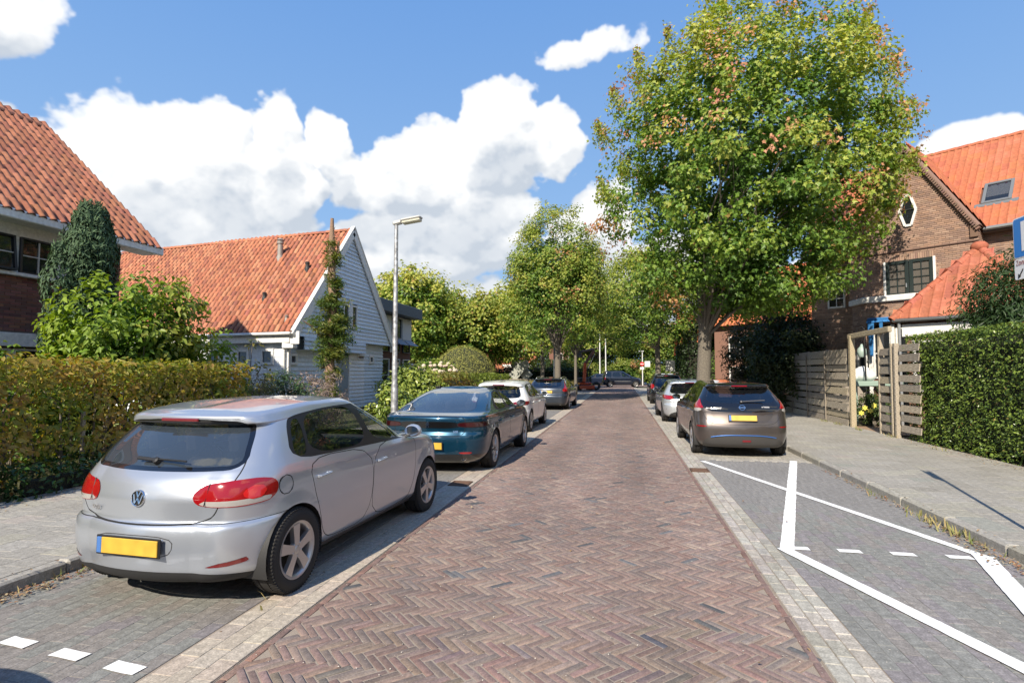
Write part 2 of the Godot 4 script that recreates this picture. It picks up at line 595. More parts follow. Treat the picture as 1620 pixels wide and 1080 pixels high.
var stone_mat: Callable
func build_ground() -> void:
	var fine := noise_tex("fine", 0.05, 0.72, 1.12, 5, 512)
	var blot := noise_tex("blot", 0.012, 0.78, 1.08, 5, 512)
	var stone_of := func(c: Color) -> StandardMaterial3D:
		var m := grain(m_(tint(c, 1.0 / float(blot.get_meta("mean"))), 0.88), fine, 2.3, 0.25)
		m.detail_enabled = true
		m.detail_albedo = blot
		m.detail_blend_mode = BaseMaterial3D.BLEND_MODE_MUL
		return m
	stone_mat = tint_bank(stone_of)
	var gm := grain(m_(Color(0.085, 0.088, 0.045), 0.95), noise_tex("soil", 0.02, 0.45, 1.2, 5, 512), 0.6, 2.0)
	struct("ground", sheet(-420, 420, 60, -560, -0.06), gm)
	var sand := grain(m_(Color(0.29, 0.24, 0.19), 0.95), fine, 5.0, 0.4)
	# the carriageway of clinker in herringbone
	var road := struct("road", sheet(-2.24, 1.16, 12, -66, -0.008), sand)
	var noise := FastNoiseLite.new()
	noise.seed = 3
	noise.frequency = 0.55
	var W := 0.0515
	var xf := []
	var cs := []
	var s := sqrt(0.5)
	var put := func(p: float, q: float, along_p: bool) -> void:
		var x := (p + q) * W * s - 0.5
		var z := (p - q) * W * s
		if x < -2.13 or x > 1.05 or z > 1.0 or z < -66.0:
			return
		var t: Array = BRICK_TINTS[rng.randi() % BRICK_TINTS.size()]
		var k := rf(0.88, 1.12) * (1.0 + 0.26 * noise.get_noise_2d(x, z * 0.35)) * (1.06 - 0.13 * exp(-pow((x + 1.25) / 0.34, 2.0)) - 0.13 * exp(-pow((x - 0.2) / 0.34, 2.0)))
		var g0: float = (t[0] + t[1] + t[2]) / 3.0
		var c := Color(lerpf(t[0], g0, 0.24), lerpf(t[1], g0, 0.24), lerpf(t[2], g0, 0.24) * 0.98) * (k * 0.99)
		if rng.randf() < 0.018:
			c = Color(0.088, 0.088, 0.092) * rf(0.8, 1.5)
		var b := Basis(Vector3.UP, (-PI / 4 if along_p else PI / 4) + rf(-0.035, 0.035))
		b = Basis(Vector3(rf(-1, 1), 0, rf(-1, 1)).normalized(), rf(0.0, 0.022)) * b
		xf.append(Transform3D(b, Vector3(x, rf(-0.0045, 0.002), z)))
		cs.append(c)
	# lattice of pairs: (1, 1) runs across the street, (4, -4) along it
	for i in range(-60, 60):
		for j in range(-16, 330):
			var p := i - 4.0 * j
			var q := i + 4.0 * j
			put.call(p + 2.0, q + 0.5, true)
			put.call(p + 4.5, q - 1.0, false)
	var bricks := []
	for i in 5:
		bricks.append(paver_mesh(W * 4 - 0.007, W - 0.0065, 0.03, 0.007, 0.0028))
	for x: float in [-2.165, 1.085]:
		var z := 1.0
		while z > -66:
			xf.append(Transform3D(Basis(Vector3.UP, PI / 2 + rf(-0.01, 0.01)), Vector3(x, 0.003 + rf(-0.001, 0.001), z)))
			var t: Array = BRICK_TINTS[[0, 1, 5, 6][rng.randi() % 4]]
			cs.append(Color(t[0], t[1], t[2]) * rf(0.8, 1.1))
			z -= W * 4
	pieces("brick", "bricks", bricks, stone_mat, xf, cs, road)
	# gutters
	var gcol := func(x: float, z: float) -> Color:
		return Color(0.36, 0.335, 0.29) * (rf(0.86, 1.1) * (1.0 + 0.2 * noise.get_noise_2d(x * 3.0, z)))
	var gmesh := [paver_mesh(0.206, 0.094, 0.05, 0.005, 0.002), paver_mesh(0.206, 0.094, 0.05, 0.005, 0.002), paver_mesh(0.206, 0.094, 0.05, 0.006, 0.002)]
	var g := struct("gutter", sheet(1.12, 1.44, 3, -62, -0.005), sand)
	var r := running_bond(1.125, 1.425, 1.0, -60, 0.21, 0.1, 0.004, 0.004, gcol)
	pieces("paver", "pavers", gmesh, stone_mat, r[0], r[1], g)
	g = struct("gutter", sheet(-2.62, -2.2, 3, -48, -0.005), sand)
	r = running_bond(-2.595, -2.205, 1.0, -48, 0.21, 0.13, 0.003, 0.004, func(x, z): return Color(0.40, 0.345, 0.28) * (rf(0.94, 1.06) * (1.0 + 0.16 * noise.get_noise_2d(x * 3.0, z))))
	pieces("paver", "pavers", [paver_mesh(0.208, 0.127, 0.05, 0.002, 0.001)], stone_mat, r[0], r[1], g)
	# parking bays
	var dark := func(x: float, z: float) -> Color: return Color(0.215, 0.206, 0.195) * (rf(0.965, 1.035) * (1.0 + 0.12 * noise.get_noise_2d(x * 2.0, z)))
	var pale := func(x: float, z: float) -> Color: return Color(0.34, 0.315, 0.27) * (rf(0.86, 1.1) * (1.0 + 0.2 * noise.get_noise_2d(x * 2.0, z)))
	var pm := [paver_mesh(0.2085, 0.098, 0.05, 0.002, 0.0008), paver_mesh(0.2085, 0.098, 0.05, 0.0025, 0.0008)]
	var joint := grain(m_(Color(0.225, 0.215, 0.20), 0.95), fine, 5.0)
	var pk := struct("parking_bay", sheet(1.42, 3.46, 3, -60, -0.006), joint)
	r = running_bond(1.43, 3.43, 1.0, -11.28, 0.21, 0.1, 0.003, 0.0, dark, 0.5, 0.0008)
	pieces("paver", "pavers", pm, stone_mat, r[0], r[1], pk)
	r = running_bond(1.43, 3.43, -11.28, -60, 0.21, 0.1, 0.003, 0.0, pale)
	many("pale_pavers", pm[0], stone_mat.call(null), r[0], r[1], pk)
	pk = struct("parking_bay", sheet(-4.6, -2.6, 3, -48, -0.006), joint)
	r = running_bond(-4.56, -2.62, 1.0, -48, 0.21, 0.1, 0.003, 0.0, func(x, z): return Color(0.20, 0.19, 0.174) * (rf(0.96, 1.04) * (1.0 + 0.16 * noise.get_noise_2d(x * 2.0, z))), 0.5, 0.0008)
	pieces("paver", "pavers", pm, stone_mat, r[0], r[1], pk)
	# kerbs: stones a metre long, with a real step
	for side: Array in [[-4.64, -50.0], [3.49, -62.0]]:
		var k := struct("kerb", sheet(side[0] - 0.06, side[0] + 0.06, 3, side[1], -0.02), sand)
		var kb := MB.new()
		kb.box(Vector3(0, 0, 0), Vector3(0.125, 0.2, 0.99), 0.018)
		var km := kb.mesh()
		var kx := []
		var kc := []
		var z := 1.5
		while z > side[1]:
			kx.append(Transform3D(Basis(Vector3.UP, rf(-0.004, 0.004)), Vector3(side[0] + rf(-0.004, 0.004), 0.002 + rf(-0.004, 0.004), z)))
			kc.append(Color(0.33, 0.31, 0.27) * rf(0.8, 1.08))
			z -= 1.0
		pieces("kerb_stone", "kerb_stones", [km], stone_mat, kx, kc, k)
	# pavements of square slabs
	var scol := func(x: float, z: float) -> Color: return Color(0.305, 0.288, 0.252) * (rf(0.92, 1.05) * (1.0 + 0.18 * noise.get_noise_2d(x * 1.5, z * 1.5)))
	var sm := [paver_mesh(0.297, 0.297, 0.04, 0.004, 0.001), paver_mesh(0.297, 0.297, 0.04, 0.003, 0.0015)]
	for side: Array in [[-7.4, -4.70, -50.0], [3.55, 6.55, -62.0]]:
		var p := struct("pavement", sheet(side[0], side[1], 3, side[2], 0.088), joint)
		r = running_bond(side[0], side[1], 1.0, side[2], 0.3, 0.3, 0.003, 0.1, scol, 0.5, 0.0012)
		pieces("slab", "slabs", sm, stone_mat, r[0], r[1], p)
	# the side street at the far end, and the verge before it
	var far := grain(m_(Color(0.20, 0.145, 0.125), 0.9), noise_tex("soil", 0.02, 0.45, 1.2, 5, 512), 1.7, 0.6)
	struct("side_street", sheet(-60, 60, -66, -74, -0.012), far)
	struct("side_street", sheet(-6.0, -2.2, -48, -66, -0.012), far)
	var verge := grain(m_(Color(0.15, 0.14, 0.06), 0.95), noise_tex("soil", 0.02, 0.45, 1.2, 5, 512), 1.1, 3.0)
	struct("verge", sheet(-60, -6.0, -40, -66, 0.05), verge)
	struct("verge", sheet(-3.0, 60, -74, -110, 0.05), verge)
	struct("garden_soil", sheet(-60, -7.4, 6, -40, 0.06), grain(m_(Color(0.075, 0.075, 0.035), 0.95), noise_tex("soil", 0.02, 0.45, 1.2, 5, 512), 0.8, 2.0))
	struct("garden_soil", sheet(6.5, 60, 6, -62, 0.07), grain(m_(Color(0.10, 0.09, 0.05), 0.95), noise_tex("soil", 0.02, 0.45, 1.2, 5, 512), 0.8, 2.0))
	build_markings()
	build_litter()

func stripe(a: Vector2, b: Vector2, w: float, y := 0.0075) -> ArrayMesh:
	var m := MB.new()
	var d := (b - a).normalized()
	var n := Vector2(-d.y, d.x)
	var steps := int(ceil(a.distance_to(b) / 0.09))
	var l := []
	var r := []
	for i in steps + 1:
		var p := a.lerp(b, float(i) / steps)
		var q := p + n * (w * 0.5 + rf(-0.004, 0.003))
		var s := p - n * (w * 0.5 + rf(-0.004, 0.003))
		l.append(Vector3(q.x, y, q.y))
		r.append(Vector3(s.x, y, s.y))
	for i in steps:
		m.quad(l[i], l[i + 1], r[i + 1], r[i]) if (l[i + 1] - l[i]).cross(r[i] - l[i]).y > 0 else m.quad(l[i], r[i], r[i + 1], l[i + 1])
	return m.mesh()

func build_markings() -> void:
	var white := grain(m_(Color(0.80, 0.80, 0.78), 0.75), noise_tex("paint", 0.03, 0.86, 1.03, 4, 256), 3.0, 0.3, noise_tex("fine", 0.05, 0.72, 1.12, 5, 512))
	for s: Array in [[1.46, -11.18, 3.22, -5.9, 0.105, 0.0075], [3.14, -11.5, 1.50, -5.78, 0.125, 0.0090], [1.48, -5.84, 3.36, -0.5, 0.125, 0.0105], [3.20, -5.95, 1.55, -0.55, 0.16, 0.0120]]:
		struct("painted_line", stripe(Vector2(s[0], s[1]), Vector2(s[2], s[3]), s[4], s[5]), white)
	for x: float in [1.62, 2.07, 2.52, 2.98]:
		struct("painted_dash", stripe(Vector2(x - 0.10, -5.87), Vector2(x + 0.10, -5.87), 0.1, 0.0066), white)
	for x: float in [-3.70, -3.24, -2.79]:
		struct("painted_dash", stripe(Vector2(x - 0.112, -2.90 + (x + 2.79) * 0.14 + 0.085), Vector2(x + 0.112, -2.87 + (x + 2.79) * 0.14 + 0.085), 0.095, 0.0066), white)
	for x: float in [-3.9, -3.45, -3.0]:
		struct("painted_dash", stripe(Vector2(x - 0.115, -8.45), Vector2(x + 0.115, -8.45), 0.125, 0.0066), white)
	# cast-iron gully grates
	var iron := grain(m_(Color(0.13, 0.075, 0.05), 0.7, 0.3), noise_tex("fine", 0.05, 0.72, 1.12, 5, 512), 6.0)
	for g: Array in [[1.27, -10.1, "rusty iron gully grate set in the right gutter near the white cross"], [-2.40, -8.22, "rusty iron gully grate set in the left gutter ahead of the silver hatchback"]]:
		var t := thing("gully_grate", g[2], "drain grate", Vector3(g[0], 0.008, g[1]), 0.0, "gully grates in the gutters")
		var f := MB.new()
		for s: float in [-1.0, 1.0]:
			f.box(Vector3(s * 0.135, 0.004, 0), Vector3(0.03, 0.016, 0.34), 0.003)
			f.box(Vector3(0, 0.004, s * 0.155), Vector3(0.24, 0.016, 0.03), 0.003)
		obj("frame", f.mesh(), iron, t)
		for k in 6:
			var b := MB.new()
			b.box(Vector3(0, 0.002, -0.115 + k * 0.046), Vector3(0.24, 0.014, 0.024), 0.003)
			obj("bar", b.mesh(), iron, t)

func build_litter() -> void:
	var leaf := leaf_mesh(1.0, 0.55, 0.18)
	var m := m_(Color.WHITE, 0.8)
	var xf := []
	var cs := []
	for band: Array in [[3.36, 0.05, -3.0, -10.5, 520, 0.012], [3.30, 0.08, -4.0, -7.0, 380, 0.012], [-4.50, 0.06, -2.0, -5.5, 330, 0.012], [-4.47, 0.07, -3.0, -4.6, 260, 0.012], [-7.2, 0.18, -3.0, -10.0, 500, 0.108], [6.38, 0.12, -5.0, -15.0, 600, 0.112], [-3.0, 3.0, -2.5, -30.0, 130, 0.014], [0.0, 1.5, -2.5, -30.0, 60, 0.008]]:
		for i in band[4]:
			var p := Vector3(band[0] + rng.randfn(0.0, band[1]), band[5] + rf(0, 0.012), rf(band[3], band[2]))
			if absf(p.x) < 9.0 and ((p.x < -4.58 or p.x > 3.43) and p.y < 0.1):
				p.y += 0.1
			var b := Basis(Vector3.UP, rf(0, TAU)) * Basis(Vector3(1, 0, 0), -PI / 2 + rf(-0.45, 0.45))
			xf.append(Transform3D(b.scaled(Vector3.ONE * rf(0.012, 0.045)), p))
			var c: Color = pick([Color(0.25, 0.155, 0.075), Color(0.33, 0.22, 0.11), Color(0.19, 0.11, 0.06), Color(0.36, 0.29, 0.17), Color(0.30, 0.13, 0.06)])
			cs.append(c * rf(0.7, 1.2))
	for i in 2600: # light grit in the joints
		var p := Vector3(rf(-2.4, 3.4), 0.004, -2.4 - 22.0 * pow(rng.randf(), 1.5))
		xf.append(Transform3D(Basis(Vector3.UP, rf(0, TAU)).scaled(Vector3(0.5, 0.5, 0.5) * rf(0.012, 0.03)) * Basis(Vector3.RIGHT, -1.4), p))
		cs.append(Color(0.6, 0.54, 0.44) * rf(0.7, 1.3))
	var o := many("fallen_leaves", leaf, m, xf, cs)
	tag(o, "dry brown fallen leaves gathered along the kerbs and gutters", "fallen leaves")
	# weeds in the gutter on the right and at the feet of fence and kerb
	xf = []
	cs = []
	var blade := blade_mesh()
	for tuft: Array in [[3.37, -7.3, 46], [3.36, -6.75, 40], [3.37, -6.4, 26], [3.36, -8.5, 14], [-4.52, -4.1, 30], [-4.52, -3.5, 14], [6.3, -17.0, 40], [6.35, -18.6, 40], [6.3, -19.6, 30], [3.7, -5.35, 60], [-2.6, -4.05, 8], [6.42, -15.3, 30], [6.3, -13.0, 16]]:
		for i in tuft[2]:
			var p := Vector3(tuft[0] + rng.randfn(0, 0.05), 0.0 if absf(tuft[0]) < 4.55 and tuft[0] < 3.45 else 0.1, tuft[1] + rng.randfn(0, 0.16))
			xf.append(Transform3D((Basis(Vector3.UP, rf(0, TAU)) * Basis(Vector3(1, 0, 0), rf(0.1, 1.1))).scaled(Vector3(1, 1, 1) * rf(0.05, 0.13)), p))
			cs.append(Color(0.11, 0.15, 0.04).lerp(Color(0.36, 0.28, 0.12), rng.randf() * (1.0 if i % 3 else 0.5)))
	o = many("weeds", blade, m, xf, cs)
	tag(o, "small tufts of grass and weeds growing along kerb edges", "weeds")

# ---------------------------------------------------------------- plants
func leaf_mesh(l: float, w: float, fold: float) -> ArrayMesh: # a pointed leaf along +y, folded along its rib
	var b := MB.new()
	var p0 := Vector3(0, 0, 0)
	var tip := Vector3(0, l, -0.12 * l)
	var mid := Vector3(0, l * 0.5, 0.03 * l)
	for s: float in [-1.0, 1.0]:
		var a := Vector3(s * w * 0.5, l * 0.36, fold * w)
		var c := Vector3(s * w * 0.36, l * 0.68, fold * w * 0.7)
		var n := Vector3(-s * fold * 1.2, 0, 1).normalized()
		b.tri(p0, a, mid, n, n, n)
		b.tri(a, c, mid, n, n, n)
		b.tri(c, tip, mid, n, n, n)
	return b.mesh()

func maple_mesh() -> ArrayMesh: # five pointed lobes, cupped
	var b := MB.new()
	var pts := [Vector3(0, 0, 0), Vector3(0.30, 0.02, 0.03), Vector3(0.20, 0.22, 0), Vector3(0.52, 0.42, 0.07), Vector3(0.22, 0.50, 0), Vector3(0, 1.0, -0.10), Vector3(-0.22, 0.50, 0), Vector3(-0.52, 0.42, 0.07), Vector3(-0.20, 0.22, 0), Vector3(-0.30, 0.02, 0.03)]
	var c := Vector3(0, 0.38, -0.05)
	for i in pts.size():
		b.ftri(c, pts[i], pts[(i + 1) % pts.size()])
	return b.mesh()

func blade_mesh() -> ArrayMesh:
	var b := MB.new()
	var n := Vector3(0, 0.2, 1).normalized()
	b.squad(Vector3(-0.07, 0, 0), Vector3(0.07, 0, 0), Vector3(0.05, 0.6, 0.05), Vector3(-0.05, 0.6, 0.05), n, n, n, n)
	b.tri(Vector3(-0.05, 0.6, 0.05), Vector3(0.05, 0.6, 0.05), Vector3(0, 1, 0.2), n, n, n)
	return b.mesh()

func leaf_mat(rough := 0.45, back := 0.75) -> StandardMaterial3D:
	var m := m_(Color.WHITE, rough)
	m.metallic_specular = 0.45
	m.backlight_enabled = true
	m.backlight = Color(back, back, back * 0.55)
	return m

var MAPLE: ArrayMesh
var LEAF: ArrayMesh
var NEEDLE: ArrayMesh
var LM: StandardMaterial3D
var LM_THIN: StandardMaterial3D
var LM_GLOSS: StandardMaterial3D
var LM_DULL: StandardMaterial3D
var BARK: StandardMaterial3D

func plant_setup() -> void:
	MAPLE = maple_mesh()
	LEAF = leaf_mesh(1.0, 0.5, 0.22)
	NEEDLE = leaf_mesh(1.0, 0.22, 0.25)
	LM = leaf_mat(0.45, 0.9)
	LM_THIN = leaf_mat(0.5, 1.0)
	LM_GLOSS = leaf_mat(0.32, 0.6)
	LM_DULL = leaf_mat(0.7, 0.5)
	BARK = grain(m_(Color(0.155, 0.135, 0.108), 0.92), noise_tex("bark", 0.03, 0.55, 1.15, 5, 512), 1.6, 2.5)

func leaf_basis(out_dir: Vector3, droop: float, jitter: float) -> Basis: # the leaf's face looks along out_dir, its tip hangs
	var n := (out_dir + Vector3(rng.randfn(0, jitter), rng.randfn(0, jitter), rng.randfn(0, jitter))).normalized()
	var up := Vector3(rng.randfn(0, 0.7), -droop + rng.randfn(0, 0.5), rng.randfn(0, 0.7))
	var y := (up - n * up.dot(n))
	if y.length() < 0.05:
		y = n.cross(Vector3(0.3, 0.5, 0.8))
	y = y.normalized()
	return Basis(y.cross(n), y, n)

# A crown: boughs reach from the trunk to clumps spread through the crown's hull; each clump is a spray of leaves.
# hull(dir) gives the crown's reach in a direction from its heart; tint_of(height share, outness) the colour.
func crown(heart: Vector3, hull: Callable, clumps: int, per: int, clump_r: Vector2, leaf: Vector2, tint_of: Callable, shell := 0.35) -> Dictionary:
	var xf := []
	var cs := []
	var tips := []
	for i in clumps:
		var y := rf(-0.92, 1.0)
		var a := rf(0, TAU)
		var d := Vector3(sqrt(1 - y * y) * cos(a), y, sqrt(1 - y * y) * sin(a))
		var reach: float = hull.call(d)
		if reach <= 0.2:
			continue
		var u := pow(rng.randf(), shell)
		var c := heart + d * reach * u
		var r := rf(clump_r.x, clump_r.y)
		tips.append([c, u])
		var tone := rng.randfn(0.0, 0.12)
		var red := rng.randf()
		var sq := Vector3(rf(0.85, 1.2), rf(0.7, 1.1), rf(0.85, 1.2))
		for k in per:
			var v := Vector3(rng.randfn(), rng.randfn(), rng.randfn()).normalized()
			var rr := r * pow(rng.randf(), 0.4)
			var p := c + v * sq * rr
			var o := (v * 0.55 + d * 0.5 + Vector3(0, 0.55, 0)).normalized()
			var s := rf(leaf.x, leaf.y)
			xf.append(Transform3D(leaf_basis(o, 0.7, 0.42).scaled(Vector3.ONE * s), p))
			cs.append(tint_of.call(p, u * (0.85 + 0.15 * rr / r), tone, red))
	return {"xf": xf, "cs": cs, "tips": tips}

func trunk_mesh(base_r: float, top_r: float, pts: Array) -> ArrayMesh:
	var b := MB.new()
	var r := []
	for i in pts.size():
		var t := float(i) / (pts.size() - 1)
		r.append(lerpf(base_r, top_r, t) * (1.32 if i == 0 else 1.0))
	b.tube(pts, r, 14)
	return b.mesh()

func limbs_mesh(fork: Vector3, tips: Array, r0: float, count: int, bend := 0.25) -> ArrayMesh:
	var b := MB.new()
	for i in mini(count, tips.size()):
		var c: Vector3 = tips[i][0]
		var m := fork.lerp(c, 0.45) + Vector3(rf(-1, 1), rf(0.2, 1.4), rf(-1, 1)) * fork.distance_to(c) * bend * 0.3
		var m2 := fork.lerp(c, 0.75) + Vector3(rf(-1, 1), rf(0, 0.8), rf(-1, 1)) * fork.distance_to(c) * bend * 0.25
		var k := r0 * rf(0.55, 1.0)
		b.tube([fork - Vector3(0, 0.25, 0), fork.lerp(m, 0.5), m, m2, c], [k, k * 0.72, k * 0.5, k * 0.3, k * 0.1], 6, false)
	return b.mesh()

# crown hull from a side profile: rows of [height above heart, reach left (-x of the row's facing), reach right, reach front/back]
func hull_from(rows: Array, facing: float) -> Callable:
	return func(d: Vector3) -> float:
		# march outwards until outside the lofted outline
		var f := Vector2(d.x, d.z).rotated(facing)
		var lo := 0.0
		var hi := 14.0
		for it in 12:
			var m := (lo + hi) * 0.5
			var y := d.y * m
			var inside := false
			if y >= rows[0][0] and y <= rows[-1][0]:
				var k := 0
				while k < rows.size() - 2 and rows[k + 1][0] < y:
					k += 1
				var t: float = (y - rows[k][0]) / (rows[k + 1][0] - rows[k][0])
				var l := lerpf(rows[k][1], rows[k + 1][1], t)
				var r := lerpf(rows[k][2], rows[k + 1][2], t)
				var w := lerpf(rows[k][3], rows[k + 1][3], t)
				var q := f * m
				var ex := q.x / (r if q.x > 0.0 else l)
				var ez := q.y / w
				inside = ex * ex + ez * ez < 1.0
			if inside:
				lo = m
			else:
				hi = m
		return lo

func maple_tint(p: Vector3, out_: float, tone: float, red: float, h0: float, h1: float, autumn: float) -> Color:
	var h := clampf((p.y - h0) / (h1 - h0), 0.0, 1.0)
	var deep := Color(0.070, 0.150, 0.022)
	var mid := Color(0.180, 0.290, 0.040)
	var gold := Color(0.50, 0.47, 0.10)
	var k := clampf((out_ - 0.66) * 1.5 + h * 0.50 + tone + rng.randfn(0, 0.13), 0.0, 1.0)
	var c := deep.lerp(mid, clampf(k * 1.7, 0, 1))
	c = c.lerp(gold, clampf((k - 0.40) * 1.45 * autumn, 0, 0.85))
	if out_ > 0.84 and red < 0.025 * autumn:
		c = c.lerp(Color(0.52, 0.20, 0.11), rf(0.45, 0.95))
	elif rng.randf() < 0.02 * autumn:
		c = c.lerp(Color(0.48, 0.26, 0.10), 0.7)
	return c * rf(0.8, 1.2)

func tree(called: String, label: String, group: String, at: Vector3, trunk_r: float, fork_h: float, rows: Array, facing: float, heart_h: float, clumps: int, per: int, clump_r: Vector2, leaf: Vector2, tint_of: Callable, lean := Vector3.ZERO, mesh: Mesh = null, boughs := 26) -> Node3D:
	var t := thing(called, label, "tree", at, 0.0, group)
	var heart := Vector3(0, heart_h, 0) + lean
	var fork := Vector3(0, fork_h, 0) + lean * 0.06
	obj("trunk", trunk_mesh(trunk_r, trunk_r * 0.68, [Vector3(0, -0.1, 0), Vector3(0, 0.25, 0), Vector3(fork.x * 0.2, fork.y * 0.5, fork.z * 0.2), fork, fork + Vector3(rf(-0.1, 0.1), 1.6, rf(-0.1, 0.1)), heart]), BARK, t)
	var c := crown(heart, hull_from(rows, facing), clumps, per, clump_r, leaf, tint_of)
	obj("limbs", limbs_mesh(fork, c.tips, trunk_r * 0.27, boughs), BARK, t)
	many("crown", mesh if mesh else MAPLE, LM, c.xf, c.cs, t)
	return t

# a clipped hedge or shrub: leaves through the skin of a rounded box, over a dense twiggy core
func leaf_block(size: Vector3, n: int, leaf: Vector2, depth: float, bulge: float, tint_of: Callable, faces := [1.0, 1.0, 1.0, 1.0, 1.0], droop := 0.4, jit := 0.5) -> Array: # faces: -x, +x, top, -z, +z shares
	var xf := []
	var cs := []
	var h := size * 0.5
	var areas := [size.y * size.z * faces[0], size.y * size.z * faces[1], size.x * size.z * faces[2], size.x * size.y * faces[3], size.x * size.y * faces[4]]
	var sum := 0.0
	for a: float in areas:
		sum += a
	var ns := FastNoiseLite.new()
	ns.seed = rng.randi() % 1000
	ns.frequency = 0.9
	for i in n:
		var k := rng.randf() * sum
		var f := 0
		while f < 4 and k > areas[f]:
			k -= areas[f]
			f += 1
		var p := Vector3(rf(-h.x, h.x), rf(-h.y, h.y), rf(-h.z, h.z))
		var nn := Vector3.ZERO
		match f:
			0: p.x = -h.x; nn = Vector3(-1, 0, 0)
			1: p.x = h.x; nn = Vector3(1, 0, 0)
			2: p.y = h.y; nn = Vector3(0, 1, 0)
			3: p.z = -h.z; nn = Vector3(0, 0, -1)
			4: p.z = h.z; nn = Vector3(0, 0, 1)
		var b := ns.get_noise_3dv(p * 2.2)
		var dep := depth * pow(rng.randf(), 1.6)
		p += nn * (b * bulge - dep)
		xf.append(Transform3D(leaf_basis((nn + Vector3(0, 0.45, 0)).normalized(), droop, jit).scaled(Vector3.ONE * rf(leaf.x, leaf.y)), p + Vector3(0, h.y, 0)))
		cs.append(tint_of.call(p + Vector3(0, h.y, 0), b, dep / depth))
	return [xf, cs]

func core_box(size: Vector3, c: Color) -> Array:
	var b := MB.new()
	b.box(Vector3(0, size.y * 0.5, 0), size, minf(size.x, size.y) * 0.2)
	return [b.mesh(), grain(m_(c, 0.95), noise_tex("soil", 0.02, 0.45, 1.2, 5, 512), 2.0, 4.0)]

# a bush: leaves in clumps over an uneven mound; stems inside
func bush(called: String, label: String, category: String, at: Vector3, size: Vector3, clumps: int, per: int, clump_r: Vector2, leaf: Vector2, tint_of: Callable, mesh: Mesh = null, mat: Material = null, group := "", stems := 7, part := "foliage") -> Node3D:
	var t := thing(called, label, category, at, 0.0, group)
	var h := size * 0.5
	var hull := func(d: Vector3) -> float:
		var e := Vector3(d.x / h.x, d.y / (h.y * 1.0), d.z / h.z)
		return 1.0 / maxf(e.length(), 1e-4)
	var c := crown(Vector3(0, h.y, 0), hull, clumps, per, clump_r, leaf, tint_of, 0.42)
	many(part, mesh if mesh else LEAF, mat if mat else LM, c.xf, c.cs, t)
	var b := MB.new()
	for i in stems:
		var tip: Vector3 = c.tips[i][0] if i < c.tips.size() else Vector3(0, h.y, 0)
		b.tube([Vector3(rf(-0.1, 0.1), -0.05, rf(-0.1, 0.1)), tip * 0.5 + Vector3(rf(-0.1, 0.1), 0.1, rf(-0.1, 0.1)), tip], [0.022, 0.016, 0.006], 5, false)
	obj("stems", b.mesh(), BARK, t)
	return t

# ---------------------------------------------------------------- houses
var WHITE_PAINT: StandardMaterial3D
var GLASS: StandardMaterial3D
var DARK_ROOM: StandardMaterial3D
var brick_mat: Callable
var tile_mat: Callable

func house_setup() -> void:
	WHITE_PAINT = grain(m_(Color(0.74, 0.73, 0.70), 0.55), noise_tex("paint", 0.03, 0.86, 1.03, 4, 256), 1.2)
	GLASS = m_(Color(0.02, 0.025, 0.03), 0.03)
	GLASS.transparency = BaseMaterial3D.TRANSPARENCY_ALPHA
	GLASS.albedo_color.a = 0.45
	DARK_ROOM = m_(Color(0.035, 0.034, 0.032), 0.9)
	var fine := noise_tex("fine", 0.05, 0.72, 1.12, 5, 512)
	brick_mat = tint_bank(func(c): return grain(m_(c, 0.9), fine, 4.0, 0.15))
	var blot := noise_tex("tileblot", 0.02, 0.74, 1.15, 5, 512, FastNoiseLite.TYPE_SIMPLEX_SMOOTH, 7)
	tile_mat = tint_bank(func(c): return grain(m_(c, 0.8), blot, 0.9, 0.2, fine))

func pantile_mesh(w: float, l: float, h := 0.034) -> ArrayMesh: # x across, z down the slope, y up; S-shaped section, shade painted into the trough and along the lower edge, crest lightened
	var b := MB.new()
	var n := 8
	var pr := []
	var painted_shade := []
	for i in n + 1:
		var t := float(i) / n
		var s := sin(t * TAU - 0.4)
		pr.append(Vector2((t - 0.5) * w * 1.12, h * (s * 0.62 + 0.3)))
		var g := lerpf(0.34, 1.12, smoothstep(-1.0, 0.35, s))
		painted_shade.append(Color(g, g * 0.96, g * 0.94))
	for i in n:
		var a: Vector2 = pr[i]
		var c: Vector2 = pr[i + 1]
		var na := Vector3(-(pr[mini(i + 1, n)].y - pr[maxi(i - 1, 0)].y), pr[mini(i + 1, n)].x - pr[maxi(i - 1, 0)].x, 0).normalized()
		var nc := Vector3(-(pr[mini(i + 2, n)].y - pr[i].y), pr[mini(i + 2, n)].x - pr[i].x, 0).normalized()
		var q := l * 0.5 - 0.026
		b.col = (painted_shade[i] as Color).lerp(painted_shade[i + 1], 0.5)
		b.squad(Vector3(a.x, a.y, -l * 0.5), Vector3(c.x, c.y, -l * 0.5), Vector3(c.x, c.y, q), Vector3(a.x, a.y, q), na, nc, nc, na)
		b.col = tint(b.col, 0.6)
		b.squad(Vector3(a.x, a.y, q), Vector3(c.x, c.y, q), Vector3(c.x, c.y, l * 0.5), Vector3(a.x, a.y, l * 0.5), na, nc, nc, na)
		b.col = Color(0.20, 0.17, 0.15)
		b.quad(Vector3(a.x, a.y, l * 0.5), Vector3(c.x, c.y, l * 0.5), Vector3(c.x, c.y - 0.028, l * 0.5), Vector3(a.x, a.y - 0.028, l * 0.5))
	return b.mesh()

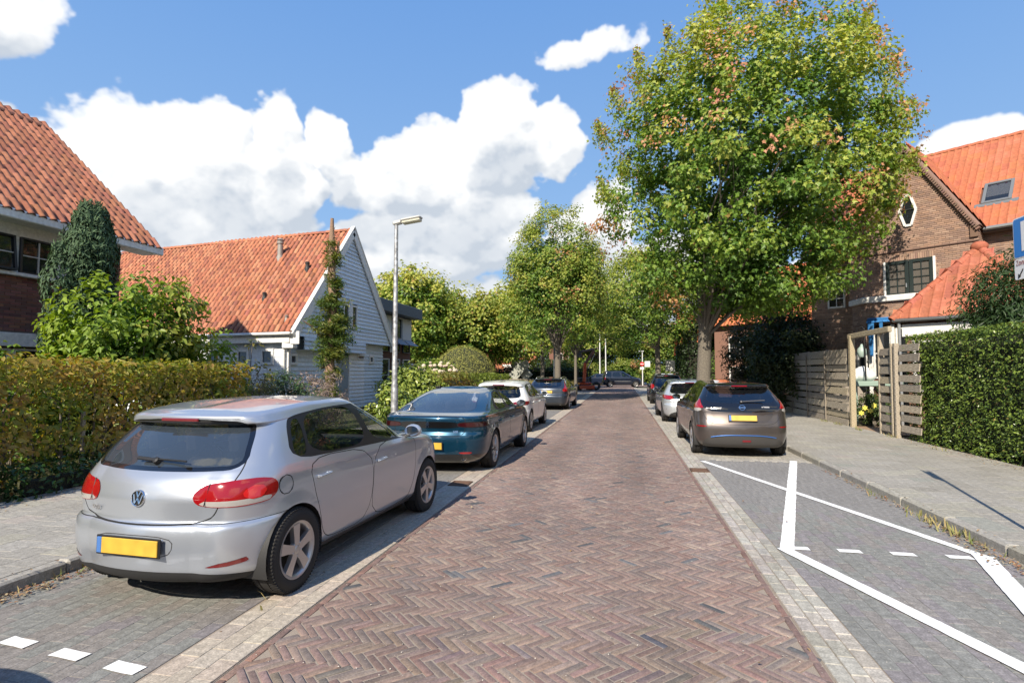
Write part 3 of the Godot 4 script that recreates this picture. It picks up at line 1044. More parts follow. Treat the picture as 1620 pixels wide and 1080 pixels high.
func flat_tile_mesh(w: float, l: float) -> ArrayMesh: # interlocking tile: a pan with a roll on one side
	var b := MB.new()
	var pr := [Vector2(-0.5 * w, 0.018), Vector2(-0.42 * w, 0.034), Vector2(-0.32 * w, 0.018), Vector2(-0.2 * w, 0.004), Vector2(0.25 * w, 0.004), Vector2(0.42 * w, 0.014), Vector2(0.515 * w, 0.018)]
	var n := pr.size() - 1
	for i in n:
		var a: Vector2 = pr[i]
		var c: Vector2 = pr[i + 1]
		var na := Vector3(-(pr[mini(i + 1, n)].y - pr[maxi(i - 1, 0)].y), pr[mini(i + 1, n)].x - pr[maxi(i - 1, 0)].x, 0).normalized()
		var nc := Vector3(-(pr[mini(i + 2, n)].y - pr[i].y), pr[mini(i + 2, n)].x - pr[i].x, 0).normalized()
		var q := l * 0.5 - 0.028
		b.squad(Vector3(a.x, a.y, -l * 0.5), Vector3(c.x, c.y, -l * 0.5), Vector3(c.x, c.y, q), Vector3(a.x, a.y, q), na, nc, nc, na)
		b.col = Color(0.52, 0.48, 0.46)  # lower strip and lip coloured dark, standing in for row-gap shade
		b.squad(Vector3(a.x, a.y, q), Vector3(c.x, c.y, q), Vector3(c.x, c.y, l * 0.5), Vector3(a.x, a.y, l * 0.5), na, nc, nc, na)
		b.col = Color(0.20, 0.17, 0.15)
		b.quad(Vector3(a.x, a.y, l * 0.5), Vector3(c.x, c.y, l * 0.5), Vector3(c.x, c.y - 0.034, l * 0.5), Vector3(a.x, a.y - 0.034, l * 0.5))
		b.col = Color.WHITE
	return b.mesh()

# tiles on the slope whose eave runs from e0 along ex (unit) for len, going up along up_vec; keep(u, v) in metres says where
func tiles(parent: Node, e0: Vector3, ex: Vector3, length: float, up_vec: Vector3, tw: float, tl: float, mesh: Mesh, tints: Callable, keep: Callable, sag := 0.0, most := 300, tilt := 0.085) -> void:
	var rise := up_vec.length()
	var v := up_vec / rise
	var x := ex
	var n := x.cross(-v)
	if n.y < 0:
		n = -n
		x = -x
	var ns := FastNoiseLite.new()
	ns.seed = 9
	ns.frequency = 0.22
	var xf := []
	var cs := []
	var rows := int(ceil(rise / tl))
	var cols := int(ceil(length / tw))
	for j in rows:
		for i in cols:
			var u := (i + 0.5) * tw
			var w := (j + 0.5) * tl
			if u > length or not keep.call(u, w):
				continue
			var p := e0 + ex * u + v * w + n * (0.03 + sag * ns.get_noise_2d(u, w * 0.6) + rf(-0.003, 0.003))
			var b := Basis(x, n, -v)
			b = b * Basis(Vector3(1, 0, 0), tilt + rf(-0.008, 0.008)) * Basis(Vector3.UP, rf(-0.012, 0.012))
			xf.append(Transform3D(b, p))
			cs.append(tints.call(u, w))
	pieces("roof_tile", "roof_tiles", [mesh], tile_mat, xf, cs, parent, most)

func ridge_caps(parent: Node, a: Vector3, b: Vector3, r: float, step: float, tints: Callable) -> void:
	var m := MB.new()
	m.lathe([Vector2(r, -step * 0.54), Vector2(r * 1.04, step * 0.5), Vector2(r * 0.86, step * 0.5)], 10, Vector3(0, 0, 1), false, PI)
	m.X = Transform3D.IDENTITY
	var mesh := m.mesh()
	var n := int(a.distance_to(b) / step)
	var z := (b - a).normalized()
	var x := Vector3.UP.cross(z).normalized()
	var y := z.cross(x)
	for i in n:
		var o := obj("ridge_tile", mesh, tile_mat.call(tints.call(i * step, 0.0)), parent)
		o.transform = Transform3D(Basis(x, y, z) * Basis(Vector3(1, 0, 0), -0.03 + rf(-0.01, 0.01)), a + z * (i + 0.5) * step)

# a wall of single bricks: origin, u across, v up, n out; spans(v) lists the stretches of wall at that height
func brick_wall(parent: Node, o: Vector3, u: Vector3, n: Vector3, v0: float, v1: float, spans: Callable, tints: Callable, bl := 0.214, course := 0.0625, gap := 0.011, most := 0, proud := 0.006) -> void:
	var m := MB.new()
	m.box(Vector3(0, 0, -0.02), Vector3(1, course - gap, 0.05))
	var mesh := m.mesh()
	var xf := []
	var cs := []
	var row := 0
	var y := v0 + course * 0.5
	while y < v1:
		for sp: Vector2 in spans.call(y):
			var x := sp.x - bl * (0.5 if row % 2 else 0.0)
			while x < sp.y:
				var a := maxf(x, sp.x)
				var b := minf(x + bl, sp.y) - gap
				if b - a > 0.03:
					xf.append(Transform3D(Basis(u * (b - a), Vector3.UP, n), o + u * (a + b) * 0.5 + Vector3.UP * y + n * (proud + rf(-0.002, 0.002))))
					cs.append(tints.call())
				x += bl
		row += 1
		y += course
	if most > 0:
		pieces("brick", "bricks", [mesh], brick_mat, xf, cs, parent, most)
	else:
		many("bricks", mesh, brick_mat.call(null), xf, cs, parent)

# a window standing in the plane through c, across u, facing n: frame, glazing bars, panes
func window(parent: Node, called: String, c: Vector3, u: Vector3, n: Vector3, w: float, h: float, fw: float, cols: int, rows: int, frame: Material, bars: Material, bar_w := 0.03, back: Material = null, open := 0.0) -> MeshInstance3D:
	var b := Basis(u, Vector3.UP, n)
	var t := Transform3D(b, c)
	if open != 0.0:
		t = t * Transform3D(Basis(Vector3.RIGHT, open), Vector3(0, 0, 0))
	var f := MB.new()
	for s: float in [-1.0, 1.0]:
		f.box(Vector3(s * (w - fw) * 0.5, 0, 0), Vector3(fw, h, 0.08), 0.006)
		f.box(Vector3(0, s * (h - fw) * 0.5, 0), Vector3(w - 2 * fw, fw, 0.078), 0.006)
	var o := obj(called, f.mesh(), frame, parent)
	o.transform = t
	var iw := w - 2 * fw
	var ih := h - 2 * fw
	if cols > 1 or rows > 1:
		var g := MB.new()
		for i in range(1, cols):
			g.box(Vector3(-iw * 0.5 + iw * i / cols, 0, 0), Vector3(bar_w, ih, 0.045), 0.004)
		for j in range(1, rows):
			g.box(Vector3(0, -ih * 0.5 + ih * j / rows, 0.001), Vector3(iw, bar_w, 0.042), 0.004)
		obj("glazing_bar", g.mesh(), bars, o)
	for i in cols:
		for j in rows:
			var p := MB.new()
			p.box(Vector3(-iw * 0.5 + iw * (i + 0.5) / cols, -ih * 0.5 + ih * (j + 0.5) / rows, -0.008), Vector3(iw / cols - 0.002, ih / rows - 0.002, 0.006))
			obj("pane", p.mesh(), GLASS, o)
	var k := MB.new()
	k.box(Vector3(0, 0, -0.11), Vector3(iw + fw, ih + fw, 0.02))
	obj("blind_or_dark_backing", k.mesh(), back if back else DARK_ROOM, o)  # with no back given, a dark panel painted as the unlit room
	return o

func slab_part(called: String, c: Vector3, s: Vector3, mat: Material, parent: Node, bev := 0.008) -> MeshInstance3D:
	var b := MB.new()
	b.box(c, s, bev)
	return obj(called, b.mesh(), mat, parent)

func beam_part(called: String, a: Vector3, b: Vector3, w: float, h: float, mat: Material, parent: Node, bev := 0.008, up := Vector3.UP) -> MeshInstance3D:
	var m := MB.new()
	m.beam(a, b, w, h, bev, up)
	return obj(called, m.mesh(), mat, parent)

func build_left_house() -> void:
	var t := thing("brick_house", "brown brick house with steep orange pantile roof, at the left edge behind the beech hedge", "house")
	var mortar := grain(m_(Color(0.15, 0.12, 0.10), 0.95), noise_tex("fine", 0.05, 0.72, 1.12, 5, 512), 3.0)
	var x := -12.0
	var z0 := 3.0
	var z1 := -11.5
	slab_part("wall", Vector3(x - 3.3, 2.35, (z0 + z1) * 0.5), Vector3(6.6, 4.7, z0 - z1), mortar, t)
	var g := MB.new() # far gable under the roof
	for zz: float in [z1 + 0.02]:
		g.ftri(Vector3(x, 4.7, zz), Vector3(-18.5, 4.7, zz), Vector3(-15.0, 8.0, zz))
	obj("gable", g.mesh(), mortar, t)
	var bt := func() -> Color:
		return Color(pick([Color(0.21, 0.088, 0.064), Color(0.175, 0.076, 0.06), Color(0.245, 0.11, 0.076), Color(0.145, 0.07, 0.06), Color(0.22, 0.10, 0.08)])) * rf(0.85, 1.15)
	brick_wall(t, Vector3(x, 0, 0), Vector3(0, 0, -1), Vector3(1, 0, 0), 2.5, 3.6, func(v): return [Vector2(4.0, 11.5)], bt, 0.214, 0.058, 0.011, 120)
	brick_wall(t, Vector3(x, 0, 0), Vector3(0, 0, -1), Vector3(1, 0, 0), 3.62, 4.6, func(v): return [Vector2(10.35, 11.5)], bt, 0.214, 0.058)
	brick_wall(t, Vector3(x, 0, 0), Vector3(0, 0, -1), Vector3(1, 0, 0), 0.1, 2.1, func(v): return [Vector2(4.0, 6.0), Vector2(9.9, 11.5)], bt, 0.214, 0.058)
	# white bands: sill band under the upper windows, lintel band over the lower ones
	slab_part("sill_band", Vector3(x + 0.05, 3.64, -7.0), Vector3(0.14, 0.07, 6.6), WHITE_PAINT, t)
	slab_part("lintel_band", Vector3(x + 0.09, 2.32, -7.0), Vector3(0.2, 0.27, 7.6), WHITE_PAINT, t)
	slab_part("head_board", Vector3(x + 0.03, 4.54, -7.0), Vector3(0.06, 0.27, 6.6), WHITE_PAINT, t)
	for zz: float in [-9.06, -9.96, -8.0, -10.25]:
		slab_part("mullion", Vector3(x + 0.02, 4.04, zz), Vector3(0.06, 0.74, 0.13), WHITE_PAINT, t)
	slab_part("panel", Vector3(x + 0.02, 4.04, -10.12), Vector3(0.05, 0.74, 0.2), WHITE_PAINT, t)
	var black := m_(Color(0.012, 0.012, 0.014), 0.35)
	var pale := m_(Color(0.55, 0.55, 0.53), 0.5)
	var curtain := grain(m_(Color(0.16, 0.06, 0.055), 0.9), noise_tex("bark", 0.03, 0.55, 1.15, 5, 512), 2.0)
	var w := window(t, "window", Vector3(x + 0.06, 4.04, -9.50), Vector3(0, 0, -1), Vector3(1, 0, 0), 0.76, 0.74, 0.045, 2, 2, black, pale, 0.022)
	slab_part("curtain", Vector3(0.17, 0, -0.07), Vector3(0.3, 0.62, 0.02), curtain, w)
	window(t, "window", Vector3(x + 0.10, 4.05, -8.66), Vector3(0, 0, -1), Vector3(1, 0, 0), 0.72, 0.72, 0.045, 1, 2, black, pale, 0.022, null, -0.12)
	window(t, "window", Vector3(x + 0.06, 4.04, -7.5), Vector3(0, 0, -1), Vector3(1, 0, 0), 0.76, 0.74, 0.045, 2, 2, black, pale, 0.022)
	for zz: float in [-6.6, -7.6, -8.6, -9.5]:
		window(t, "window", Vector3(x + 0.05, 1.3, zz), Vector3(0, 0, -1), Vector3(1, 0, 0), 0.85, 1.7, 0.05, 1, 2, WHITE_PAINT, WHITE_PAINT, 0.04)
	# eaves: white fascia gutter, soffit
	slab_part("fascia", Vector3(-11.47, 4.72, -4.55), Vector3(0.09, 0.2, 15.3), WHITE_PAINT, t, 0.02)
	slab_part("soffit", Vector3(-11.75, 4.655, -4.55), Vector3(0.5, 0.03, 15.2), WHITE_PAINT, t)
	var under := m_(Color(0.12, 0.07, 0.05), 0.9)
	var r := MB.new()
	var e0 := Vector3(-11.46, 4.80, 3.2)
	var e1 := Vector3(-11.46, 4.80, -12.12)
	var r0 := Vector3(-15.0, 8.12, 3.2)
	var r1 := Vector3(-15.0, 8.12, -12.12)
	var b0 := Vector3(-18.54, 4.80, 3.2)
	var b1 := Vector3(-18.54, 4.80, -12.12)
	for q: Array in [[e0, e1, r1, r0], [r0, r1, b1, b0]]:
		r.quad(q[0], q[1], q[2], q[3])
		r.quad(q[3] - Vector3(0, 0.08, 0), q[2] - Vector3(0, 0.08, 0), q[1] - Vector3(0, 0.08, 0), q[0] - Vector3(0, 0.08, 0))
	r.quad(e1, e1 - Vector3(0, 0.08, 0), r1 - Vector3(0, 0.08, 0), r1)
	var roof := obj("roof", r.mesh(), under, t)
	beam_part("verge_board", Vector3(-11.5, 4.72, -12.1), Vector3(-15.0, 8.02, -12.1), 0.05, 0.16, under, roof)
	var tt := func(u: float, v: float) -> Color:
		return Color(pick([Color(0.355, 0.138, 0.074), Color(0.33, 0.124, 0.068), Color(0.385, 0.155, 0.086), Color(0.30, 0.115, 0.066)])) * 1.15 * rf(0.86, 1.12)
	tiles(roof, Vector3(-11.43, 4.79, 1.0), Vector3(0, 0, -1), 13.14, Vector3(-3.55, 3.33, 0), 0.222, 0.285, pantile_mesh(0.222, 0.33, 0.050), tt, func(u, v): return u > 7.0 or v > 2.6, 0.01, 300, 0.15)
	ridge_caps(roof, Vector3(-15.0, 8.09, 1.0), Vector3(-15.0, 8.09, -12.1), 0.12, 0.33, tt)

func plank_mesh(l0: float, r0: float, l1: float, r1: float, h: float, th: float) -> ArrayMesh: # trapezoid board in xy, faces +z, lower edge proud
	var b := MB.new()
	var a := Vector3(l0, 0, th)
	var c := Vector3(r0, 0, th)
	var d := Vector3(r1, h, 0.004)
	var e := Vector3(l1, h, 0.004)
	b.quad(a, c, d, e)
	b.quad(Vector3(l0, 0, -0.02), Vector3(r0, 0, -0.02), c, a)
	b.ftri(a, e, Vector3(l0, 0, -0.02))
	b.ftri(c, Vector3(r0, 0, -0.02), d)
	return b.mesh()

func build_wood_house() -> void:
	var t := thing("wooden_house", "pale blue weatherboard house with white gable trim and long orange pantile roof", "house")
	var back := Vector3(-0.988, 0, -0.151)
	var zl := -17.37
	var zr := -25.62
	var zm := -21.45
	var ye := 3.0
	var yp := 7.5
	var blue := func(k: float) -> StandardMaterial3D: return grain(m_(Color(0.67, 0.74, 0.81) * k, 0.6), noise_tex("paint", 0.03, 0.86, 1.03, 4, 256), 0.9, 0.2, noise_tex("bark", 0.03, 0.55, 1.15, 5, 512))
	var blues := [blue.call(1.0), blue.call(0.95), blue.call(1.05), blue.call(0.9)]
	var pale := [grain(m_(Color(0.78, 0.80, 0.82), 0.6), noise_tex("paint", 0.03, 0.86, 1.03, 4, 256), 0.9), grain(m_(Color(0.75, 0.77, 0.80), 0.6), noise_tex("paint", 0.03, 0.86, 1.03, 4, 256), 0.9)]
	# carcass
	var core := m_(Color(0.22, 0.24, 0.27), 0.9)
	var w := MB.new()
	var gl := Vector3(-11.06, ye - 0.05, zl - 0.1)
	var gr := Vector3(-11.06, ye - 0.05, zr + 0.1)
	var gp := Vector3(-11.06, yp - 0.1, zm)
	w.ftri(gl, gr, gp)
	w.quad(Vector3(-11.4, 0, zl - 0.3), Vector3(-11.4, 0, zr + 0.3), Vector3(-11.4, ye, zr + 0.3), Vector3(-11.4, ye, zl - 0.3))
	var sl := Vector3(-11.4, 0, zl - 0.25)
	w.quad(sl + back * 13, sl, sl + Vector3(0, ye, 0), sl + back * 13 + Vector3(0, ye, 0))
	w.quad(Vector3(-11.4, ye - 0.06, zl), Vector3(-11.4, ye - 0.06, zr), Vector3(-11.02, ye - 0.06, zr), Vector3(-11.02, ye - 0.06, zl))
	obj("carcass", w.mesh(), core, t)
	# weatherboards of the gable, clipped by its slopes and by the window
	var h := 0.158
	var y := ye - 0.08
	var i := 0
	var put := func(x: float, z_left: float, z_right: float, zl1: float, zr1: float, yy: float, hh: float, mats: Array) -> void:
		var o := obj("weatherboard", plank_mesh(-z_left, -z_right, -zl1, -zr1, hh, 0.05), mats[rng.randi() % mats.size()], t)
		o.transform = Transform3D(Basis(Vector3(0, 0, -1), Vector3.UP, Vector3(1, 0, 0)), Vector3(x, yy, 0))
	# local x of a board = -z
	while y < yp - 0.25:
		var f := clampf((y - ye) / (yp - ye), 0.0, 1.0)
		var f1 := clampf((y + h - ye) / (yp - ye), 0.0, 1.0)
		var a := lerpf(zl, zm, f) - 0.12
		var b := lerpf(zr, zm, f) + 0.12
		var a1 := lerpf(zl, zm, f1) - 0.12
		var b1 := lerpf(zr, zm, f1) + 0.12
		if y > 3.4 and y < 4.5:
			put.call(-11.02, a, -20.72, a1, -20.72, y, h, blues)
			put.call(-11.02, -21.98, b, -21.98, b1, y, h, blues)
		else:
			put.call(-11.02, a, b, a1, b1, y, h, blues)
		y += h
	# the lower part of the jetty, left of the side door
	y = 2.47
	for k in 3:
		put.call(-11.0, -18.0, -22.8, -18.0, -22.8, y, h, blues)
		y += h
	slab_part("jetty_soffit", Vector3(-11.2, 2.455, -20.4), Vector3(0.42, 0.02, 4.8), WHITE_PAINT, t)
	# ground-floor wall under the gable
	y = 0.15
	while y < 2.9:
		put.call(-11.36, zl - 0.3, -18.1, zl - 0.3, -18.1, y, h, blues)
		put.call(-11.36, -18.1, -20.4, -18.1, -20.4, y, h, blues)
		put.call(-11.355, -23.35, zr + 0.25, -23.35, zr + 0.25, y, h, blues)
		if y < 2.45:
			put.call(-11.30, -21.9, -23.3, -21.9, -23.3, y, h, pale)
			put.call(-11.30, -20.1, -20.75, -20.1, -20.75, y, h, pale)
		y += h
	slab_part("door", Vector3(-11.31, 1.2, -21.32), Vector3(0.05, 2.3, 1.04), grain(m_(Color(0.26, 0.31, 0.35), 0.5), noise_tex("paint", 0.03, 0.86, 1.03, 4, 256), 1.0), t)
	slab_part("door_post", Vector3(-11.29, 1.2, -21.9), Vector3(0.06, 2.36, 0.08), WHITE_PAINT, t)
	slab_part("door_post", Vector3(-11.29, 1.2, -20.76), Vector3(0.06, 2.36, 0.08), WHITE_PAINT, t)
	for q: Array in [[2.12, -17.82, 0.46, 0.4], [2.24, -24.05, 0.46, 0.38]]:
		window(t, "window", Vector3(-11.30, q[0], q[1]), Vector3(0, 0, -1), Vector3(1, 0, 0), q[2], q[3], 0.09, 1, 1, WHITE_PAINT, WHITE_PAINT)
	window(t, "window", Vector3(-11.26, 2.32, -22.9), Vector3(0, 0, -1), Vector3(1, 0, 0), 0.62, 0.2, 0.04, 1, 1, WHITE_PAINT, WHITE_PAINT)
	var curtain := m_(Color(0.18, 0.16, 0.13), 0.9)
	for zz: float in [-21.0, -21.7]:
		window(t, "window", Vector3(-10.99, 3.95, zz), Vector3(0, 0, -1), Vector3(1, 0, 0), 0.5, 0.98, 0.075, 1, 1, WHITE_PAINT, WHITE_PAINT, 0.03, curtain)
	slab_part("window_post", Vector3(-10.97, 4.02, -21.35), Vector3(0.08, 1.35, 0.2), WHITE_PAINT, t)
	slab_part("hoist_beam", Vector3(-10.9, 3.22, -21.35), Vector3(0.3, 0.12, 0.12), WHITE_PAINT, t)
	# barge boards
	for s: Array in [[zl + 0.12, 1.0], [zr - 0.12, -1.0]]:
		beam_part("barge_board", Vector3(-10.93, ye - 0.14, s[0]), Vector3(-10.93, yp + 0.0, zm), 0.06, 0.36, WHITE_PAINT, t, 0.01)
		beam_part("barge_cap", Vector3(-10.95, ye + 0.08, s[0] + 0.05 * s[1]), Vector3(-10.95, yp + 0.22, zm), 0.16, 0.05, WHITE_PAINT, t, 0.01)
		beam_part("barge_end", Vector3(-10.92, ye - 0.38, s[0] - 0.05 * s[1]), Vector3(-10.92, ye + 0.06, s[0] - 0.05 * s[1]), 0.05, 0.34, WHITE_PAINT, t, 0.01)
	slab_part("eave_return", Vector3(-11.2, 2.72, zl - 0.06), Vector3(0.42, 0.46, 0.26), WHITE_PAINT, t)
	# eave side: white fascia and gutter, corner post, boards, three small windows
	var s0 := Vector3(-11.36, 0, zl - 0.22)
	var nrm := Vector3(-0.151, 0, 0.988)
	beam_part("gutter", Vector3(-11.0, 2.98, zl + 0.22), Vector3(-11.0, 2.98, zl + 0.22) + back * 13, 0.13, 0.10, WHITE_PAINT, t, 0.03)
	beam_part("fascia", Vector3(-11.1, 2.80, zl + 0.08), Vector3(-11.1, 2.80, zl + 0.08) + back * 13, 0.08, 0.24, WHITE_PAINT, t)
	beam_part("corner_post", s0 + Vector3(0.02, 0.1, 0.03), s0 + Vector3(0.02, 2.85, 0.03), 0.16, 0.16, WHITE_PAINT, t)
	beam_part("downpipe", s0 + Vector3(-0.02, 0.1, 0.2), s0 + Vector3(-0.02, 2.9, 0.2), 0.07, 0.07, WHITE_PAINT, t, 0.02)
	y = 0.15
	while y < 2.75:
		var o := obj("weatherboard", plank_mesh(-9.0, -0.06, -9.0, -0.06, h, 0.024), (blues if y > 2.42 else pale)[rng.randi() % 2], t)
		o.transform = Transform3D(Basis(-back, Vector3.UP, nrm), s0 + Vector3(0, y, 0) + nrm * 0.01)
		y += h
	for q: float in [0.85, 1.95, 3.3]:
		window(t, "window", s0 + back * q + nrm * 0.05 + Vector3(0, 2.2, 0), -back, nrm, 0.56, 0.56, 0.09, 1, 1, WHITE_PAINT, WHITE_PAINT)
	# roof
	var r := MB.new()
	var e := Vector3(-10.98, 3.02, zl + 0.2)
	var p := Vector3(-10.98, yp + 0.06, zm)
	var f := Vector3(-10.98, 3.02, zr - 0.2)
	r.quad(e + back * 14, e, p, p + back * 14)
	r.quad(p + back * 14, p, f, f + back * 14)
	r.quad(e, e + back * 14, p + back * 14 - Vector3(0, 0.1, 0), p - Vector3(0, 0.1, 0))
	var roof := obj("roof", r.mesh(), m_(Color(0.14, 0.07, 0.05), 0.9), t)
	var ns := FastNoiseLite.new()
	ns.seed = 21
	ns.frequency = 0.35
	var tt := func(u: float, v: float) -> Color:
		var c: Color = pick([Color(0.345, 0.125, 0.062), Color(0.32, 0.108, 0.055), Color(0.39, 0.165, 0.085), Color(0.26, 0.090, 0.052), Color(0.365, 0.138, 0.068)])
		return c * (1.12 * rf(0.88, 1.12) * (1.0 + 0.20 * ns.get_noise_2d(u, v)))
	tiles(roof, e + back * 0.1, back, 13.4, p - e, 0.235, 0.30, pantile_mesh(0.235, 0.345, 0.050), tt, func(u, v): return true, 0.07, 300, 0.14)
	ridge_caps(roof, p + back * 0.2 + Vector3(0, -0.02, 0), p + back * 13.8 + Vector3(0, -0.02, 0), 0.12, 0.36, tt)
	# flue and vents through the tiles
	var lead := m_(Color(0.30, 0.27, 0.24), 0.6, 0.3)
	var black := m_(Color(0.03, 0.028, 0.026), 0.6)
	for q: Array in [[2.9, 0.731, 0.85, 0.11, lead], [1.05, 0.574, 0.34, 0.075, black], [2.18, 0.294, 0.3, 0.07, black], [0.48, 0.086, 0.24, 0.05, lead]]:
		var base: Vector3 = e + back * q[0] + (p - e) * q[1]
		var m := MB.new()
		m.X = Transform3D(Basis(), base)
		m.lathe([Vector2(0.0, -0.15), Vector2(q[3] * 1.5, -0.15), Vector2(q[3] * 1.35, 0.06), Vector2(q[3], 0.14), Vector2(q[3] * 0.92, q[2] * 0.72), Vector2(q[3] * 1.25, q[2] * 0.74), Vector2(q[3] * 1.25, q[2] * 0.84), Vector2(q[3] * 0.9, q[2] * 0.86), Vector2(q[3] * 1.3, q[2] * 0.92), Vector2(q[3] * 0.7, q[2]), Vector2(0, q[2])], 14, Vector3.UP, false)
		obj("flue" if q[2] > 0.5 else "roof_vent", m.mesh(), q[4], roof)

func build_right_house() -> void:
	var t := thing("gabled_house", "brown brick row house with orange tile roof, hexagonal gable window and dark balcony doors", "house", Vector3(9.437, 0, -20.975), deg_to_rad(-41.0))
	var mortar := grain(m_(Color(0.36, 0.315, 0.27), 0.95), noise_tex("fine", 0.05, 0.72, 1.12, 5, 512), 3.0)
	var X := Vector3.RIGHT
	var Z := Vector3.BACK
	var bt := func() -> Color:
		return Color(pick([Color(0.33, 0.215, 0.16), Color(0.295, 0.190, 0.145), Color(0.37, 0.25, 0.185), Color(0.25, 0.165, 0.13), Color(0.35, 0.22, 0.155)])) * rf(0.86, 1.14)
	var dark_bt := func() -> Color: return Color(0.20, 0.125, 0.095) * rf(0.8, 1.2)
	# walls: gable front at z = 0, the row's main wall 0.6 m behind
	var w := MB.new()
	w.box(Vector3(0.06, 3.1, -1.5), Vector3(3.72, 6.2, 2.98))
	w.box(Vector3(4.8, 3.05, -3.1), Vector3(16.4, 6.1, 5.0))
	w.ftri(Vector3(-3.4, 6.1, -0.6), Vector3(-3.4, 6.1, -5.8), Vector3(-3.4, 9.6, -3.2))
	for zz: float in [-0.012]:
		w.ftri(Vector3(-1.8, 6.2, zz), Vector3(1.92, 6.2, zz), Vector3(0.06, 9.2, zz))
	obj("wall", w.mesh(), mortar, t)
	var half := func(v: float) -> float: return 1.86 * clampf((9.25 - v) / 3.05, 0.0, 1.0) if v > 6.2 else 1.86
	var spans := func(v: float) -> Array:
		var a: float = 0.06 - half.call(v)
		var b: float = 0.06 + half.call(v)
		if v > 5.43 and v < 5.66:
			return [Vector2(a, -0.64), Vector2(0.76, b)]
		if v > 4.25 and v < 5.43:
			return [Vector2(a, -0.64), Vector2(0.76, b)]
		if v > 6.6 and v < 7.58:
			var k := 0.24 - 0.13 * absf(v - 7.09) / 0.49
			return [Vector2(a, 0.09 - k), Vector2(0.09 + k, b)]
		return [Vector2(a, b)]
	brick_wall(t, Vector3(0, 0, 0), X, Z, 2.4, 9.2, spans, bt, 0.2, 0.0625, 0.012)
	brick_wall(t, Vector3(0, 0, -0.6), X, Z, 2.4, 6.1, func(v): return ([Vector2(-3.4, -2.8), Vector2(-2.15, -1.8), Vector2(1.92, 9.0)] if v > 4.05 and v < 5.35 else [Vector2(-3.4, -1.8), Vector2(1.92, 9.0)]), bt, 0.2, 0.0625, 0.012)
	brick_wall(t, Vector3(1.92, 0, 0), Vector3(0, 0, -1), X, 2.4, 6.1, func(v): return [Vector2(0.0, 0.6)], bt, 0.2, 0.0625, 0.012)
	# soldier course over the doors, string course, corbel at the gable's foot
	var sol := MB.new()
	sol.box(Vector3(0, 0, -0.02), Vector3(0.052, 0.2, 0.055))
	var sm := sol.mesh()
	for i in 22:
		var o := obj("soldier_brick", sm, brick_mat.call(bt.call()), t)
		o.position = Vector3(-0.61 + i * 0.0638, 5.545, 0.008)
	slab_part("string_course", Vector3(0.06, 5.76, 0.0), Vector3(3.74, 0.05, 0.09), brick_mat.call(Color(0.13, 0.08, 0.062)), t)
	slab_part("corbel", Vector3(1.83, 6.05, 0.03), Vector3(0.2, 0.36, 0.1), brick_mat.call(Color(0.17, 0.105, 0.08)), t)
	for s: float in [-1.0, 1.0]:
		var a := Vector3(0.06 + s * 1.9, 6.2, 0.0)
		var b := Vector3(0.06, 9.34, 0.0)
		beam_part("gable_coping", a, b, 0.30, 0.10, brick_mat.call(Color(0.27, 0.18, 0.14)), t)
		var n := 44
		var cap := MB.new()
		cap.box(Vector3.ZERO, Vector3(0.2, 0.11, 0.052))
		var cm := cap.mesh()
		for i in n:
			var o := obj("coping_brick", cm, brick_mat.call(dark_bt.call()), t)
			var d := (b - a).normalized()
			o.transform = Transform3D(Basis(Vector3.BACK, d.cross(Vector3.BACK) * 1.0, d), a.lerp(b, (i + 0.5) / n) + Vector3(0, -0.12, 0.06))
	# hexagonal window
	var hexo := PackedVector2Array([Vector2(-0.09, 0.5), Vector2(0.09, 0.5), Vector2(0.24, 0.0), Vector2(0.09, -0.5), Vector2(-0.09, -0.5), Vector2(-0.24, 0.0)])
	var hw := MB.new()
	for i in 6:
		var a := hexo[i]
		var b := hexo[(i + 1) % 6]
		hw.beam(Vector3(a.x, a.y, 0), Vector3(b.x, b.y, 0), 0.075, 0.10, 0.004, Vector3.BACK)
	var hx := obj("window", hw.mesh(), WHITE_PAINT, t)
	hx.position = Vector3(0.09, 7.09, 0.02)
	var hp := MB.new()
	hp.prism(hexo, 0.006)
	obj("pane", hp.mesh(), GLASS, hx)
	var hb := MB.new()
	hb.prism(hexo, 0.01)
	var hbk := obj("blind_or_dark_backing", hb.mesh(), DARK_ROOM, hx)  # dark panel in place of the unlit room behind
	hbk.position.z = -0.02
	hp = MB.new()
	hp.box(Vector3(0, 0.04, 0.01), Vector3(0.4, 0.035, 0.04), 0.004)
	obj("glazing_bar", hp.mesh(), m_(Color(0.03, 0.035, 0.035), 0.4), hx)
	# balcony doors, in a white surround
	var green := m_(Color(0.022, 0.032, 0.032), 0.35)
	var lace := m_(Color(0.35, 0.35, 0.33), 0.9)
	slab_part("door_surround", Vector3(-0.66, 4.85, 0.0), Vector3(0.07, 1.2, 0.12), WHITE_PAINT, t)
	slab_part("door_surround", Vector3(0.77, 4.85, 0.0), Vector3(0.07, 1.2, 0.12), WHITE_PAINT, t)
	for s: float in [-1.0, 1.0]:
		var d := window(t, "balcony_door", Vector3(0.055 + s * 0.345, 4.84, 0.0), X, Z, 0.67, 1.2, 0.105, 2, 4, green, green, 0.026)
		slab_part("curtain", Vector3(s * 0.14, 0, -0.07), Vector3(0.14, 1.0, 0.02), lace, d)
		slab_part("curtain", Vector3(-s * 0.12, -0.2, -0.075), Vector3(0.12, 0.6, 0.02), lace, d)
	slab_part("door_handle", Vector3(-0.02, 4.58, 0.07), Vector3(0.03, 0.14, 0.04), m_(Color(0.7, 0.7, 0.68), 0.3, 0.8), t)
	window(t, "window", Vector3(-2.47, 4.72, -0.56), X, Z, 0.62, 1.3, 0.06, 2, 4, WHITE_PAINT, WHITE_PAINT, 0.025)
	# bay with a flat roof: splayed left end
	var bay := MB.new()
